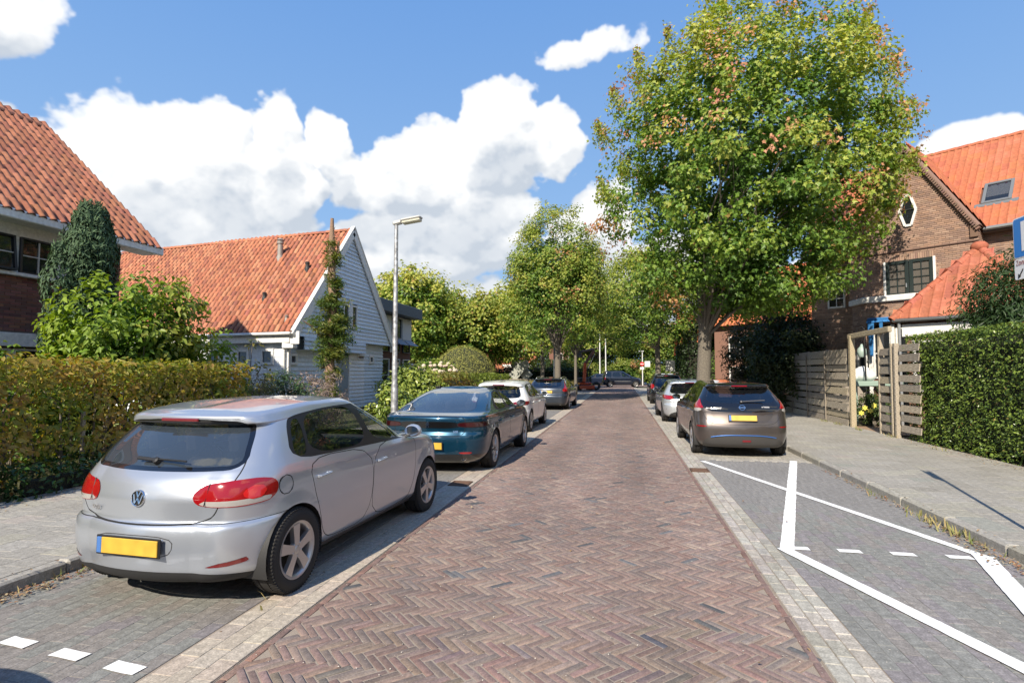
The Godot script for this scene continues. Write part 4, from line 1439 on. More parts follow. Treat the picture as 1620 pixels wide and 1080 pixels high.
	var plan := PackedVector2Array([Vector2(-1.72, 0.0), Vector2(-1.06, -0.62), Vector2(1.1, -0.62), Vector2(1.7, 0.0)])
	bay.X = Transform3D(Basis(Vector3.RIGHT, Vector3.BACK * -1.0, Vector3.UP), Vector3(0, 3.68, 0))
	bay.prism(plan, 0.78)
	var bo := obj("bay", bay.mesh(), mortar, t)
	brick_wall(bo, Vector3(-1.06, 0, 0.62), X, Z, 3.28, 4.02, func(v): return [Vector2(0, 2.16)], bt, 0.2, 0.0625, 0.012)
	var sd := Vector3(0.66, 0, 0.62).normalized()
	brick_wall(bo, Vector3(-1.72, 0, 0), sd, Vector3(-sd.z, 0, sd.x), 2.4, 4.02, func(v): return [Vector2(0, 0.9)], bt, 0.2, 0.0625, 0.012)
	bay = MB.new()
	bay.X = Transform3D(Basis(Vector3.RIGHT, Vector3.BACK * -1.0, Vector3.UP), Vector3(0, 4.12, 0))
	bay.prism(PackedVector2Array([Vector2(-1.84, 0.0), Vector2(-1.1, -0.74), Vector2(1.14, -0.74), Vector2(1.82, 0.0)]), 0.2, 0.02)
	obj("bay_cornice", bay.mesh(), WHITE_PAINT, bo)
	slab_part("bay_pier", Vector3(-0.98, 1.6, 0.5), Vector3(0.14, 3.3, 0.14), WHITE_PAINT, bo)
	slab_part("bay_pier", Vector3(-0.3, 1.6, 0.58), Vector3(0.12, 3.3, 0.12), WHITE_PAINT, bo)
	for q: Array in [[-0.62, 0.55], [0.12, 0.68]]:
		window(bo, "bay_window", Vector3(q[0], 2.3, 0.55), X, Z, q[1], 1.7, 0.06, 1, 2, WHITE_PAINT, WHITE_PAINT, 0.05)
	window(bo, "bay_window", Vector3(-1.36, 2.3, 0.27), sd, Vector3(-sd.z, 0, sd.x), 0.55, 1.9, 0.06, 1, 2, WHITE_PAINT, WHITE_PAINT, 0.05)
	brick_wall(bo, Vector3(-0.90, 0, 0.60), X, Z, 0.1, 1.4, func(v): return [Vector2(0.0, 0.5)], func(): return Color(0.27, 0.13, 0.09) * rf(0.85, 1.15), 0.2, 0.0625, 0.012)
	# blue awning, half rolled, with its arm
	var cloth := m_(Color(0.03, 0.17, 0.42), 0.8)
	var aw := MB.new()
	aw.beam(Vector3(-1.0, 3.46, 0.70), Vector3(0.7, 3.46, 0.70), 0.09, 0.08, 0.02)
	aw.quad(Vector3(-1.0, 3.44, 0.72), Vector3(0.7, 3.44, 0.72), Vector3(0.7, 3.34, 0.84), Vector3(-1.0, 3.34, 0.84))
	aw.quad(Vector3(-0.98, 3.4, 0.80), Vector3(-0.76, 3.4, 0.82), Vector3(-0.80, 2.2, 0.84), Vector3(-0.9, 2.2, 0.82))
	aw.quad(Vector3(-0.62, 3.4, 0.80), Vector3(-0.5, 3.4, 0.82), Vector3(-0.52, 2.5, 0.84), Vector3(-0.58, 2.5, 0.82))
	obj("awning", aw.mesh(), cloth, bo)
	# roofs
	var under := m_(Color(0.16, 0.07, 0.045), 0.9)
	var r := MB.new()
	var e0 := Vector3(-3.6, 6.15, -0.28)
	var e1 := Vector3(13, 6.15, -0.28)
	var r0 := Vector3(-3.6, 9.77, -3.2)
	var r1 := Vector3(13, 9.77, -3.2)
	r.quad(e0, e1, r1, r0)
	r.quad(r0, r1, Vector3(13, 6.15, -6.1), Vector3(-3.6, 6.15, -6.1))
	r.quad(Vector3(-3.6, 6.1, -0.28), Vector3(13, 6.1, -0.28), Vector3(13, 6.1, -6.1), Vector3(-3.6, 6.1, -6.1))
	for s: float in [-1.0, 1.0]:
		# gable roof: slope to each side of the ridge at x = 0.06
		r.quad(Vector3(0.06 + s * 1.98, 6.15, -0.05), Vector3(0.06 + s * 1.98, 6.15, -0.4), Vector3(0.06, 9.34, -3.0), Vector3(0.06, 9.34, -0.05))
	var roof := obj("roof", r.mesh(), under, t)
	var tt := func(u: float, v: float) -> Color:
		return Color(pick([Color(0.41, 0.130, 0.062), Color(0.39, 0.120, 0.058), Color(0.43, 0.140, 0.068)])) * rf(0.94, 1.05)
	var up := Vector3(0, 3.62, -2.92)
	var slope := up.length()
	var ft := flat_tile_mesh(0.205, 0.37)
	var valley := func(u: float, v: float) -> bool: # main slope, free of the gable's roof
		var x: float = u - 13.0
		var y := 6.15 + v / slope * 3.62
		if absf(x - 0.06) < 1.98 * (9.34 - y) / 3.19:
			return false
		return not (x > 1.80 and x < 2.60 and y > 6.98 and y < 7.84) and x > -3.6
	tiles(roof, Vector3(-13, 6.17, -0.26), X, 24.0, up, 0.205, 0.335, ft, tt, valley, 0.0, 300)
	var gs := Vector3(-1.98, 3.19, 0)
	var gl := gs.length()
	var g_keep := func(u: float, v: float) -> bool:
		var y := 6.15 + v / gl * 3.19
		return u < (0.28 + (y - 6.15) / 3.62 * 2.92) + 0.05
	tiles(roof, Vector3(2.06, 6.17, -0.06), Vector3(0, 0, -1), 3.2, gs, 0.205, 0.30, ft, tt, g_keep, 0.0, 150)
	ridge_caps(roof, Vector3(-3.6, 9.76, -3.2), Vector3(11, 9.76, -3.2), 0.12, 0.36, tt)
	ridge_caps(roof, Vector3(0.06, 9.33, -2.9), Vector3(0.06, 9.33, -0.06), 0.11, 0.34, tt)
	# gutter on the main eave
	var zinc := m_(Color(0.30, 0.31, 0.31), 0.5, 0.5)
	for q: Array in [[-3.6, -1.86], [1.98, 9.5]]:
		beam_part("gutter", Vector3(q[0], 6.12, -0.2), Vector3(q[1], 6.12, -0.2), 0.16, 0.12, zinc, roof, 0.04)
		slab_part("gutter_soffit", Vector3((q[0] + q[1]) * 0.5, 6.04, -0.42), Vector3(q[1] - q[0], 0.06, 0.42), m_(Color(0.10, 0.075, 0.06), 0.8), roof)
	# skylight
	var grey := m_(Color(0.19, 0.205, 0.215), 0.5, 0.3)
	var c := Vector3(2.2, 7.42, -1.30)
	var ny := X.cross(up.normalized())
	var so := MB.new()
	so.X = Transform3D(Basis(X, up.normalized(), ny), c + ny * 0.06)
	for s: float in [-1.0, 1.0]:
		so.box(Vector3(s * 0.335, 0, 0), Vector3(0.09, 1.0, 0.11), 0.01)
		so.box(Vector3(0, s * 0.46, 0), Vector3(0.58, 0.09, 0.11), 0.01)
	so.box(Vector3(0.0, -0.56, 0.0), Vector3(1.1, 0.16, 0.05), 0.01)
	var sky := obj("skylight", so.mesh(), grey, roof)
	so = MB.new()
	so.X = Transform3D(Basis(X, up.normalized(), ny), c + ny * 0.085)
	so.box(Vector3.ZERO, Vector3(0.58, 0.84, 0.006))
	obj("pane", so.mesh(), GLASS, sky)
	so = MB.new()
	so.X = Transform3D(Basis(X, up.normalized(), ny), c + ny * 0.05)
	so.box(Vector3(0, 0.13, 0), Vector3(0.58, 0.58, 0.006))
	obj("blind_or_dark_backing", so.mesh(), m_(Color(0.7, 0.71, 0.72), 0.9), sky)
	so = MB.new()
	so.X = Transform3D(Basis(X, up.normalized(), ny), c + ny * 0.04)
	so.box(Vector3(0, 0, 0), Vector3(0.6, 0.86, 0.006))
	obj("blind_or_dark_backing", so.mesh(), m_(Color(0.05, 0.055, 0.06), 0.9), sky)  # dark backing that stands for the unlit space under the pane
	build_porch()

func build_porch() -> void:
	var t := thing("porch", "single-storey brick porch with red hipped tile roof, before the brown gabled house", "porch", Vector3(9.437, 0, -20.975), deg_to_rad(-41.0))
	var mortar := grain(m_(Color(0.36, 0.315, 0.27), 0.95), noise_tex("fine", 0.05, 0.72, 1.12, 5, 512), 3.0)
	slab_part("wall", Vector3(2.25, 1.4, 1.85), Vector3(2.9, 2.8, 2.0), mortar, t, 0.0)
	var bt := func() -> Color: return Color(pick([Color(0.26, 0.14, 0.10), Color(0.22, 0.12, 0.085), Color(0.29, 0.17, 0.12)])) * rf(0.86, 1.14)
	brick_wall(t, Vector3(0.8, 0, 2.86), Vector3.RIGHT, Vector3.BACK, 0.1, 2.7, func(v): return ([Vector2(0, 0.14), Vector2(0.95, 2.9)] if v > 1.0 and v < 2.62 else [Vector2(0, 2.9)]), bt, 0.2, 0.0625, 0.012)
	brick_wall(t, Vector3(0.795, 0, 0.86), Vector3.BACK, Vector3.LEFT, 0.1, 2.7, func(v): return [Vector2(0, 2.0)], bt, 0.2, 0.0625, 0.012)
	slab_part("fascia", Vector3(2.25, 2.88, 2.92), Vector3(3.1, 0.36, 0.08), WHITE_PAINT, t)
	slab_part("fascia", Vector3(0.74, 2.88, 1.9), Vector3(0.08, 0.36, 2.1), WHITE_PAINT, t)
	window(t, "window", Vector3(1.34, 1.85, 2.88), Vector3.RIGHT, Vector3.BACK, 0.8, 1.5, 0.08, 1, 1, WHITE_PAINT, WHITE_PAINT)
	var zinc := m_(Color(0.16, 0.165, 0.17), 0.5, 0.5)
	beam_part("gutter", Vector3(0.5, 3.17, 3.1), Vector3(4.1, 3.17, 3.1), 0.12, 0.1, zinc, t, 0.03)
	beam_part("downpipe", Vector3(0.66, 0.1, 3.04), Vector3(0.66, 3.15, 3.04), 0.08, 0.08, m_(Color(0.32, 0.33, 0.34), 0.5, 0.4), t, 0.03)
	var apex := Vector3(2.25, 5.28, 1.5)
	var c := [Vector3(0.5, 3.22, 3.08), Vector3(4.0, 3.22, 3.08), Vector3(4.0, 3.22, -0.08), Vector3(0.5, 3.22, -0.08)]
	var r := MB.new()
	for i in 4:
		r.ftri(c[i], c[(i + 1) % 4], apex)
	r.quad(c[3], c[2], c[1], c[0])
	var roof := obj("roof", r.mesh(), m_(Color(0.18, 0.07, 0.045), 0.9), t)
	var tt := func(u: float, v: float) -> Color:
		return Color(pick([Color(0.40, 0.125, 0.072), Color(0.37, 0.115, 0.068), Color(0.43, 0.145, 0.084), Color(0.34, 0.105, 0.062)])) * rf(0.88, 1.1)
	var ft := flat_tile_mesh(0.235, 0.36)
	for i: int in [0, 3]:
		var a: Vector3 = c[i]
		var b: Vector3 = c[(i + 1) % 4]
		var mid := (a + b) * 0.5
		var half := a.distance_to(b) * 0.5
		var up: Vector3 = apex - mid
		var sl := up.length()
		tiles(roof, a, (b - a).normalized(), half * 2.0, up, 0.235, 0.30, ft, tt, func(u, v): return absf(u - half) < half * (1.0 - (v - 0.1) / sl) + 0.02, 0.0, 160)
	var m := MB.new()
	m.lathe([Vector2(0.10, -0.2), Vector2(0.125, 0.19), Vector2(0.10, 0.19)], 10, Vector3(0, 0, 1), false)
	var cap := m.mesh()
	for i in 4:
		var a: Vector3 = c[i]
		var n := int(a.distance_to(apex) / 0.34)
		var z: Vector3 = (a - apex).normalized()
		var x := Vector3.UP.cross(z).normalized()
		for k in n:
			var o := obj("hip_tile", cap, tile_mat.call(tt.call(0, 0)), roof)
			o.transform = Transform3D(Basis(x, z.cross(x), z) * Basis(Vector3(1, 0, 0), 0.03), apex.lerp(a, (k + 0.5) / n) + Vector3(0, -0.02, 0))
	m = MB.new()
	m.ball(apex + Vector3(0, 0.0, 0), Vector3(0.22, 0.17, 0.22))
	obj("finial_tile", m.mesh(), tile_mat.call(Color(0.36, 0.115, 0.065)), roof)

func simple_house(called: String, label: String, at: Vector3, turn: float, w: float, d: float, eave: float, ridge: float, wall: Color, roofc: Color, flat := false) -> Node3D:
	var t := thing(called, label, "house", at, turn)
	var fine := noise_tex("fine", 0.05, 0.72, 1.12, 5, 512)
	var wm := grain(m_(wall, 0.9), fine, 2.0, 0.3)
	slab_part("wall", Vector3(0, eave * 0.5, 0), Vector3(w, eave, d), wm, t, 0.01)
	if flat:
		return t
	var r := MB.new()
	var o := 0.35
	var a := [Vector3(-w * 0.5 - o, eave, d * 0.5 + o), Vector3(w * 0.5 + o, eave, d * 0.5 + o), Vector3(w * 0.5 + o, ridge, 0), Vector3(-w * 0.5 - o, ridge, 0), Vector3(w * 0.5 + o, eave, -d * 0.5 - o), Vector3(-w * 0.5 - o, eave, -d * 0.5 - o)]
	r.quad(a[0], a[1], a[2], a[3])
	r.quad(a[3], a[2], a[4], a[5])
	r.quad(a[5], a[4], a[1], a[0])
	var roof := obj("roof", r.mesh(), m_(tint(roofc, 0.5), 0.9), t)
	var g := MB.new()
	for s: float in [-1.0, 1.0]:
		g.ftri(Vector3(s * w * 0.5, eave, d * 0.5 * s), Vector3(s * w * 0.5, eave, -d * 0.5 * s), Vector3(s * w * 0.5, ridge - 0.2, 0))
	obj("gable", g.mesh(), wm, t)
	var tt := func(u: float, v: float) -> Color: return roofc * rf(0.86, 1.12)
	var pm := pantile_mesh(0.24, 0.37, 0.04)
	tiles(roof, a[0], Vector3.RIGHT, w + 2 * o, a[3] - a[0], 0.24, 0.33, pm, tt, func(u, v): return true, 0.0, 0)
	tiles(roof, a[4], Vector3.LEFT, w + 2 * o, a[2] - a[4], 0.24, 0.33, pm, tt, func(u, v): return true, 0.0, 0)
	ridge_caps(roof, a[3], a[2], 0.13, 0.4, tt)
	return t

func build_far_houses() -> void:
	# flat-roofed house beyond the wooden one
	var slate := grain(m_(Color(0.095, 0.115, 0.145), 0.6), noise_tex("paint", 0.03, 0.86, 1.03, 4, 256), 0.8)
	var t := thing("flat_roofed_house", "flat-roofed house with slate blue fascia and brown brick base, behind the wooden house", "house")
	var brick := grain(m_(Color(0.15, 0.075, 0.058), 0.9), noise_tex("fine", 0.05, 0.72, 1.12, 5, 512), 2.0)
	slab_part("wall", Vector3(-17.5, 2.55, -30.3), Vector3(8.0, 5.1, 8.4), brick, t)
	slab_part("fascia", Vector3(-17.3, 5.38, -30.2), Vector3(9.0, 0.66, 9.2), slate, t, 0.02)
	slab_part("roof", Vector3(-17.3, 5.75, -30.2), Vector3(8.4, 0.08, 8.6), m_(Color(0.32, 0.33, 0.35), 0.9), t)
	slab_part("panel_band", Vector3(-13.46, 4.3, -30.3), Vector3(0.06, 1.44, 8.3), m_(Color(0.50, 0.51, 0.53), 0.6), t)
	for k in 5:
		if k % 2 == 1:
			window(t, "window", Vector3(-13.41, 4.32, -33.6 + k * 1.6), Vector3(0, 0, -1), Vector3.RIGHT, 1.36, 1.2, 0.05, 1, 1, slate, slate, 0.03, m_(Color(0.5, 0.5, 0.48), 0.9))
		else:
			slab_part("shutter", Vector3(-13.40, 4.32, -33.6 + k * 1.6), Vector3(0.06, 1.3, 1.46), m_(Color(0.58, 0.58, 0.59), 0.7), t)
		var aw := MB.new()
		var z := -33.6 + k * 1.6
		aw.quad(Vector3(-13.36, 3.66, z + 0.72), Vector3(-12.85, 3.3, z + 0.72), Vector3(-12.85, 3.3, z - 0.72), Vector3(-13.36, 3.66, z - 0.72))
		obj("awning", aw.mesh(), m_(Color(0.27, 0.30, 0.36), 0.7), t)
		window(t, "window", Vector3(-13.43, 1.5, z), Vector3(0, 0, -1), Vector3.RIGHT, 1.1, 1.9, 0.06, 1, 2, WHITE_PAINT, WHITE_PAINT)
		window(t, "window", Vector3(-13.43, 3.2, z), Vector3(0, 0, -1), Vector3.RIGHT, 1.1, 0.7, 0.05, 1, 1, slate, slate)
	# far brick houses
	var h := simple_house("terraced_house", "orange brick house with white bands seen under the trees, left of the street's end", Vector3(-17.5, 0, -86), 0.12, 9.0, 8.0, 6.0, 9.5, Color(0.40, 0.15, 0.075), Color(0.36, 0.12, 0.06))
	for q: Array in [[1.4, 4.6], [1.4, 1.9]]:
		slab_part("band", Vector3(2.0, q[1] + 0.75, 4.05), Vector3(5.0, 0.24, 0.3), WHITE_PAINT, h)
		for k in 3:
			window(h, "window", Vector3(0.4 + k * 1.5, q[1], 4.03), Vector3.RIGHT, Vector3.BACK, 1.3, 1.1, 0.07, 1, 1, WHITE_PAINT, WHITE_PAINT)
	h = simple_house("terraced_house", "dark brick house under the trees straight behind the excavator", Vector3(-7.0, 0, -92), -0.1, 8.0, 8.0, 5.6, 9.0, Color(0.20, 0.10, 0.075), Color(0.30, 0.10, 0.055))
	for k in 3:
		window(h, "window", Vector3(-2.4 + k * 2.2, 4.0, 4.03), Vector3.RIGHT, Vector3.BACK, 1.3, 1.2, 0.08, 2, 1, WHITE_PAINT, WHITE_PAINT)
		window(h, "window", Vector3(-2.4 + k * 2.2, 1.5, 4.03), Vector3.RIGHT, Vector3.BACK, 1.3, 1.6, 0.08, 1, 1, WHITE_PAINT, WHITE_PAINT)
	h = simple_house("corner_house", "white-gabled house with bright orange roof at the far right end of the street", Vector3(10.2, 0, -58), 0.0, 9.0, 7.0, 3.4, 7.4, Color(0.36, 0.17, 0.11), Color(0.55, 0.17, 0.065))
	slab_part("gable_panel", Vector3(-4.53, 4.0, 0.6), Vector3(0.06, 1.5, 3.0), WHITE_PAINT, h)
	window(h, "window", Vector3(-4.54, 1.5, 1.0), Vector3.BACK, Vector3.LEFT, 1.2, 1.4, 0.08, 2, 1, WHITE_PAINT, WHITE_PAINT)
	for k in 3:
		window(h, "window", Vector3(-3.0 + k * 2.6, 1.6, 3.53), Vector3.RIGHT, Vector3.BACK, 1.5, 1.4, 0.08, 2, 1, WHITE_PAINT, WHITE_PAINT)
	h = simple_house("side_house", "brick house with orange roof half hidden behind the tall maple on the right", Vector3(12.0, 0, -38), deg_to_rad(-41.0), 10.0, 7.0, 4.6, 8.4, Color(0.24, 0.13, 0.095), Color(0.55, 0.17, 0.065))
	for k in 3:
		window(h, "window", Vector3(-3.2 + k * 2.6, 3.2, 3.53), Vector3.RIGHT, Vector3.BACK, 1.5, 1.4, 0.08, 2, 2, WHITE_PAINT, WHITE_PAINT)
		window(h, "window", Vector3(-3.2 + k * 2.6, 1.3, 3.53), Vector3.RIGHT, Vector3.BACK, 1.5, 1.4, 0.08, 2, 1, WHITE_PAINT, WHITE_PAINT)

func mt(h0: float, h1: float, autumn: float, k := 1.0) -> Callable:
	return func(p, o, tone, red): return maple_tint(p, o, tone, red, h0, h1, autumn) * k

func build_trees() -> void:
	# the tall maple between the parked cars on the right
	var rows := [[-5.3, 1.6, 0.5, 1.2], [-4.6, 3.3, 1.3, 2.6], [-3.9, 3.9, 2.6, 3.4], [-3.0, 4.5, 3.3, 4.0], [-1.5, 4.75, 3.9, 4.4], [-0.2, 4.45, 4.15, 4.4], [1.2, 4.5, 3.9, 4.2], [2.8, 3.6, 3.5, 3.3], [3.6, 2.3, 3.2, 2.8], [4.3, 1.3, 2.9, 2.4], [5.3, 0.7, 2.4, 1.8], [7.0, 0.1, 0.8, 0.5]]
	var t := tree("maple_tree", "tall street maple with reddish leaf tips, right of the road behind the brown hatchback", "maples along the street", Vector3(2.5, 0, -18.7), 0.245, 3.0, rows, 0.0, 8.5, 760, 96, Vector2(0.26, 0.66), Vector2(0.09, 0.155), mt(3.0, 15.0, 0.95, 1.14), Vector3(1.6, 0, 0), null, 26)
	var skirt := crown(Vector3(1.3, 4.75, 0), func(d: Vector3) -> float: return 1.0 / Vector3(d.x / (4.1 if d.x < 0.0 else 3.6), d.y / 1.15, d.z / 3.9).length(), 230, 90, Vector2(0.28, 0.6), Vector2(0.09, 0.15), mt(3.0, 15.0, 0.5), 0.5)
	many("lower_boughs", MAPLE, LM, skirt.xf, skirt.cs, t)
	# upright sprays at the top and flanks of its crown
	var xf := []
	var cs := []
	for q: Array in [[1.0, 12.6, 1.4], [0.35, 13.4, 1.5], [2.3, 14.3, 1.2], [3.5, 14.6, 1.4], [4.4, 13.6, 1.5], [-1.7, 11.3, 1.1], [-2.5, 10.3, 0.9], [4.9, 11.8, 1.3], [5.6, 10.3, 1.1], [5.9, 9.0, 1.0], [-3.0, 9.3, 0.8], [1.7, 13.6, 1.6], [-0.7, 12.0, 1.1], [-2.9, 7.4, 0.7], [6.0, 7.6, 0.8]]:
		for k in 330:
			var f := rng.randf()
			var rr: float = 0.42 * (1.0 - 0.75 * f)
			var p := Vector3(q[0] + signf(q[0] - 1.6) * f * 0.25, q[1] + f * q[2], rf(-0.4, 0.4) * 0.8) + Vector3(rng.randfn(0, rr * 0.5), 0, rng.randfn(0, rr * 0.5))
			xf.append(Transform3D(leaf_basis(Vector3(rng.randfn(), 0.6, rng.randfn()).normalized(), 0.5, 0.4).scaled(Vector3.ONE * rf(0.07, 0.125)), p))
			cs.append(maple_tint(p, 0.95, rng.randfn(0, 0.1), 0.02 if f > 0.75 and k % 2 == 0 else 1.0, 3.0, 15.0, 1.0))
	many("leader_shoots", MAPLE, LM, xf, cs, t)
	xf = []
	cs = []
	var hull := hull_from(rows, 0.0)
	for i in 130: # tufts already turned red, at the ends of the outer boughs
		var y := rf(-0.55, 0.95)
		var a := rf(0, TAU)
		var d := Vector3(sqrt(1 - y * y) * cos(a), y, sqrt(1 - y * y) * sin(a))
		var c: Vector3 = Vector3(1.6, 8.5, 0) + d * float(hull.call(d)) * rf(0.97, 1.08)
		var tone := Color(0.62, 0.22, 0.17).lerp(Color(0.62, 0.36, 0.16), rng.randf())
		for k in 26:
			var p := c + Vector3(rng.randfn(0, 0.13), rng.randfn(0, 0.13), rng.randfn(0, 0.13))
			xf.append(Transform3D(leaf_basis((d + Vector3(0, 0.6, 0)).normalized(), 0.7, 0.5).scaled(Vector3.ONE * rf(0.07, 0.12)), p))
			cs.append(tone * rf(0.75, 1.2))
	many("reddish_shoots", MAPLE, LM, xf, cs, t)
	# the second maple on the right
	tree("maple_tree", "smaller maple further up the right side, behind the black car", "maples along the street", Vector3(2.35, 0, -39), 0.21, 3.4, [[-4.4, 1.8, 1.6, 1.8], [-3.4, 3.4, 2.8, 3.2], [-1.5, 3.9, 3.4, 3.7], [0.5, 3.4, 3.0, 3.3], [2.2, 1.8, 1.6, 1.8], [3.2, 0.1, 0.1, 0.1]], 0.0, 7.4, 380, 80, Vector2(0.45, 0.95), Vector2(0.115, 0.18), mt(2.6, 10.5, 0.85), Vector3(-0.4, 0, 0), null, 40)
	# the maples on the left
	tree("maple_tree", "upright maple on the left of the road, beyond the dark grey estate car", "maples along the street", Vector3(-3.5, 0, -30.9), 0.19, 2.9, [[-4.6, 1.2, 1.2, 1.2], [-3.6, 2.4, 2.3, 2.4], [-1.2, 2.9, 2.6, 2.8], [1.2, 2.7, 2.5, 2.6], [2.9, 1.8, 1.8, 1.8], [4.0, 1.0, 1.0, 1.0], [4.9, 0.1, 0.1, 0.1]], 0.0, 7.0, 480, 92, Vector2(0.32, 0.70), Vector2(0.09, 0.145), mt(2.4, 11.5, 1.0, 1.05), Vector3.ZERO, null, 36)
	tree("maple_tree", "maple with slim pale trunk beside the orange mini excavator", "maples along the street", Vector3(-3.5, 0, -43), 0.13, 3.0, [[-3.6, 1.2, 1.2, 1.2], [-2.2, 2.6, 2.6, 2.6], [0.0, 2.9, 2.8, 2.8], [2.1, 2.0, 2.0, 2.0], [3.6, 0.1, 0.1, 0.1]], 0.0, 7.2, 240, 64, Vector2(0.5, 1.0), Vector2(0.17, 0.26), mt(3.0, 12.5, 1.1), Vector3.ZERO, null, 30)
	tree("lime_tree", "yellow-green tree with brown ivy-clad trunk beside the stone sculpture", "trees behind the verge on the left", Vector3(-7.6, 0, -54), 0.22, 3.6, [[-4.4, 2.5, 2.5, 2.5], [-2.5, 4.4, 4.2, 4.2], [0.5, 4.4, 4.2, 4.2], [2.8, 2.6, 2.6, 2.6], [4.2, 0.1, 0.1, 0.1]], 0.0, 7.6, 330, 56, Vector2(0.5, 1.1), Vector2(0.18, 0.28), mt(2.0, 12.0, 1.6), Vector3.ZERO, null, 30)
	# background trees
	var bg := func(called: String, label: String, at: Vector3, w: float, h: float, low: float, clumps: int, autumn: float, k: float, group: String) -> void:
		var hh := (h + low) * 0.5
		var q := (h - low) * 0.5
		tree(called, label, group, at, 0.24, maxf(low * 0.8, 1.5), [[-q, w * 0.45, w * 0.45, w * 0.45], [-q * 0.5, w * 0.95, w * 0.9, w * 0.9], [q * 0.1, w, w, w], [q * 0.62, w * 0.72, w * 0.72, w * 0.72], [q, 0.15, 0.15, 0.15]], 0.0, hh, clumps, 52, Vector2(0.55, 1.2), Vector2(0.22, 0.36), mt(low, h, autumn * 1.15, k * 1.12), Vector3.ZERO, null, 24)
	var gl := "trees beyond the houses on the left"
	bg.call("lime_tree", "broad yellow-green tree directly right of the lamp post, behind the flat-roofed house", Vector3(-20.5, 0, -52), 5.2, 12.6, 1.6, 420, 1.25, 1.0, gl)
	bg.call("lime_tree", "olive tree topping the slate blue house left of the lamp post", Vector3(-28.5, 0, -54), 5.4, 13.2, 2.0, 380, 1.1, 0.95, gl)
	bg.call("lime_tree", "rounded green tree behind the hydrangeas and the clipped dome", Vector3(-15.6, 0, -56), 4.2, 10.6, 1.6, 320, 1.0, 0.9, gl)
	bg.call("lime_tree", "golden green tree left of the tall left maple", Vector3(-11.6, 0, -60), 4.6, 12.0, 2.2, 330, 1.3, 1.0, gl)
	bg.call("lime_tree", "far tree between the broad tree and the rounded one", Vector3(-25.0, 0, -74), 6.0, 13.5, 1.0, 260, 1.0, 0.8, gl)
	var gr := "trees closing the far end of the street"
	bg.call("lime_tree", "tall green tree behind the two white poles", Vector3(-3.6, 0, -82), 5.4, 13.5, 2.6, 360, 1.0, 0.8, gr)
	bg.call("oak_tree", "dark tree behind the dark van", Vector3(1.4, 0, -88), 5.2, 12.5, 1.0, 330, 0.35, 0.62, gr)
	bg.call("oak_tree", "olive brown tree behind the no-entry sign", Vector3(6.6, 0, -84), 3.8, 9.4, 0.6, 260, 0.8, 0.75, gr)
	bg.call("oak_tree", "dark green tree left of the excavator behind the hedge", Vector3(-9.5, 0, -96), 6.0, 12.5, 1.0, 260, 0.5, 0.7, gr)
	bg.call("oak_tree", "tree far behind the orange-roofed corner house", Vector3(14.0, 0, -92), 6.0, 11.5, 1.0, 240, 0.6, 0.75, gr)
	bg.call("oak_tree", "large tree beyond the orange brick house on the left", Vector3(-33.0, 0, -90), 8.0, 13.5, 1.0, 260, 0.8, 0.75, gr)
	bg.call("oak_tree", "broad dark tree behind the flat-roofed house's far corner", Vector3(-24.0, 0, -100), 8.0, 12.0, 1.0, 240, 0.6, 0.7, gr)
	for q: Array in [[4.0, -78.0, "low light green bush under the no-entry sign", 2.4, 2.4, 0.95], [0.6, -77.5, "green bush behind the dark van's roof", 3.4, 3.4, 0.75], [-3.8, -77.0, "bush left of the dark van under the white poles", 2.4, 2.6, 0.6], [-7.0, -70.0, "dark bush behind the orange excavator", 2.6, 2.8, 0.45]]:
		var kk: float = q[5]
		bush("bush", q[2], "bush", Vector3(q[0], 0, q[1]), Vector3(q[3] * 2, q[4], q[3] * 1.6), 90, 50, Vector2(0.4, 0.8), Vector2(0.2, 0.3), mt(0.0, q[4], 0.7, kk), MAPLE, LM, "bushes at the end of the street")
	hedge("far_hedge", "tall dark hedge closing the view behind the dark van and the white poles", Vector3(0.0, 0, -80.5), Vector3(26, 3.4, 2.0), 0.0, 7000, Vector2(0.25, 0.4), 0.5, 0.4, func(p, b, d): return Color(0.05, 0.085, 0.02) * rf(0.6, 1.5), LEAF, LM)
	# hedge behind the sculpture
	var hd := hedge("clipped_hedge", "dark clipped hedge behind the stone sculpture on the verge", Vector3(-11.0, 0, -64), Vector3(15, 2.1, 1.2), 0.0, 5200, Vector2(0.16, 0.26), 0.35, 0.15, func(p, b, d): return Color(0.026, 0.05, 0.014) * rf(0.7, 1.3), LEAF, LM)
	# big dark shrubs between the fence and the tall maple
	var dk := func(p, o, tone, red): return Color(0.032, 0.052, 0.016).lerp(Color(0.085, 0.105, 0.032), clampf((o - 0.7) * 1.6 + tone + rng.randf() * 0.25, 0, 1)) * rf(0.75, 1.25)
	bush("dark_shrub", "large dark evergreen shrub overhanging the left end of the wooden fence", "shrub", Vector3(6.6, 0, -24.6), Vector3(3.0, 4.8, 4.0), 300, 60, Vector2(0.3, 0.6), Vector2(0.10, 0.17), dk, LEAF, LM, "", 18)
	bush("dark_shrub", "dark bronze shrub between the brown hatchback and the fence's far end", "shrub", Vector3(6.6, 0, -27.2), Vector3(4.0, 4.6, 4.4), 260, 58, Vector2(0.3, 0.6), Vector2(0.11, 0.18), func(p, o, tone, red): return Color(0.04, 0.042, 0.016).lerp(Color(0.12, 0.115, 0.035), clampf((o - 0.75) * 1.4 + tone + rng.randf() * 0.25, 0, 1)) * rf(0.75, 1.2), LEAF, LM, "", 14)
	# bright creeper-covered column and tall conifer hedge beyond the trunk
	var lime := func(p, b, d): return Color(0.14, 0.28, 0.03).lerp(Color(0.26, 0.42, 0.05), clampf(b + rng.randf() * 0.5, 0, 1)) * rf(0.8, 1.2)
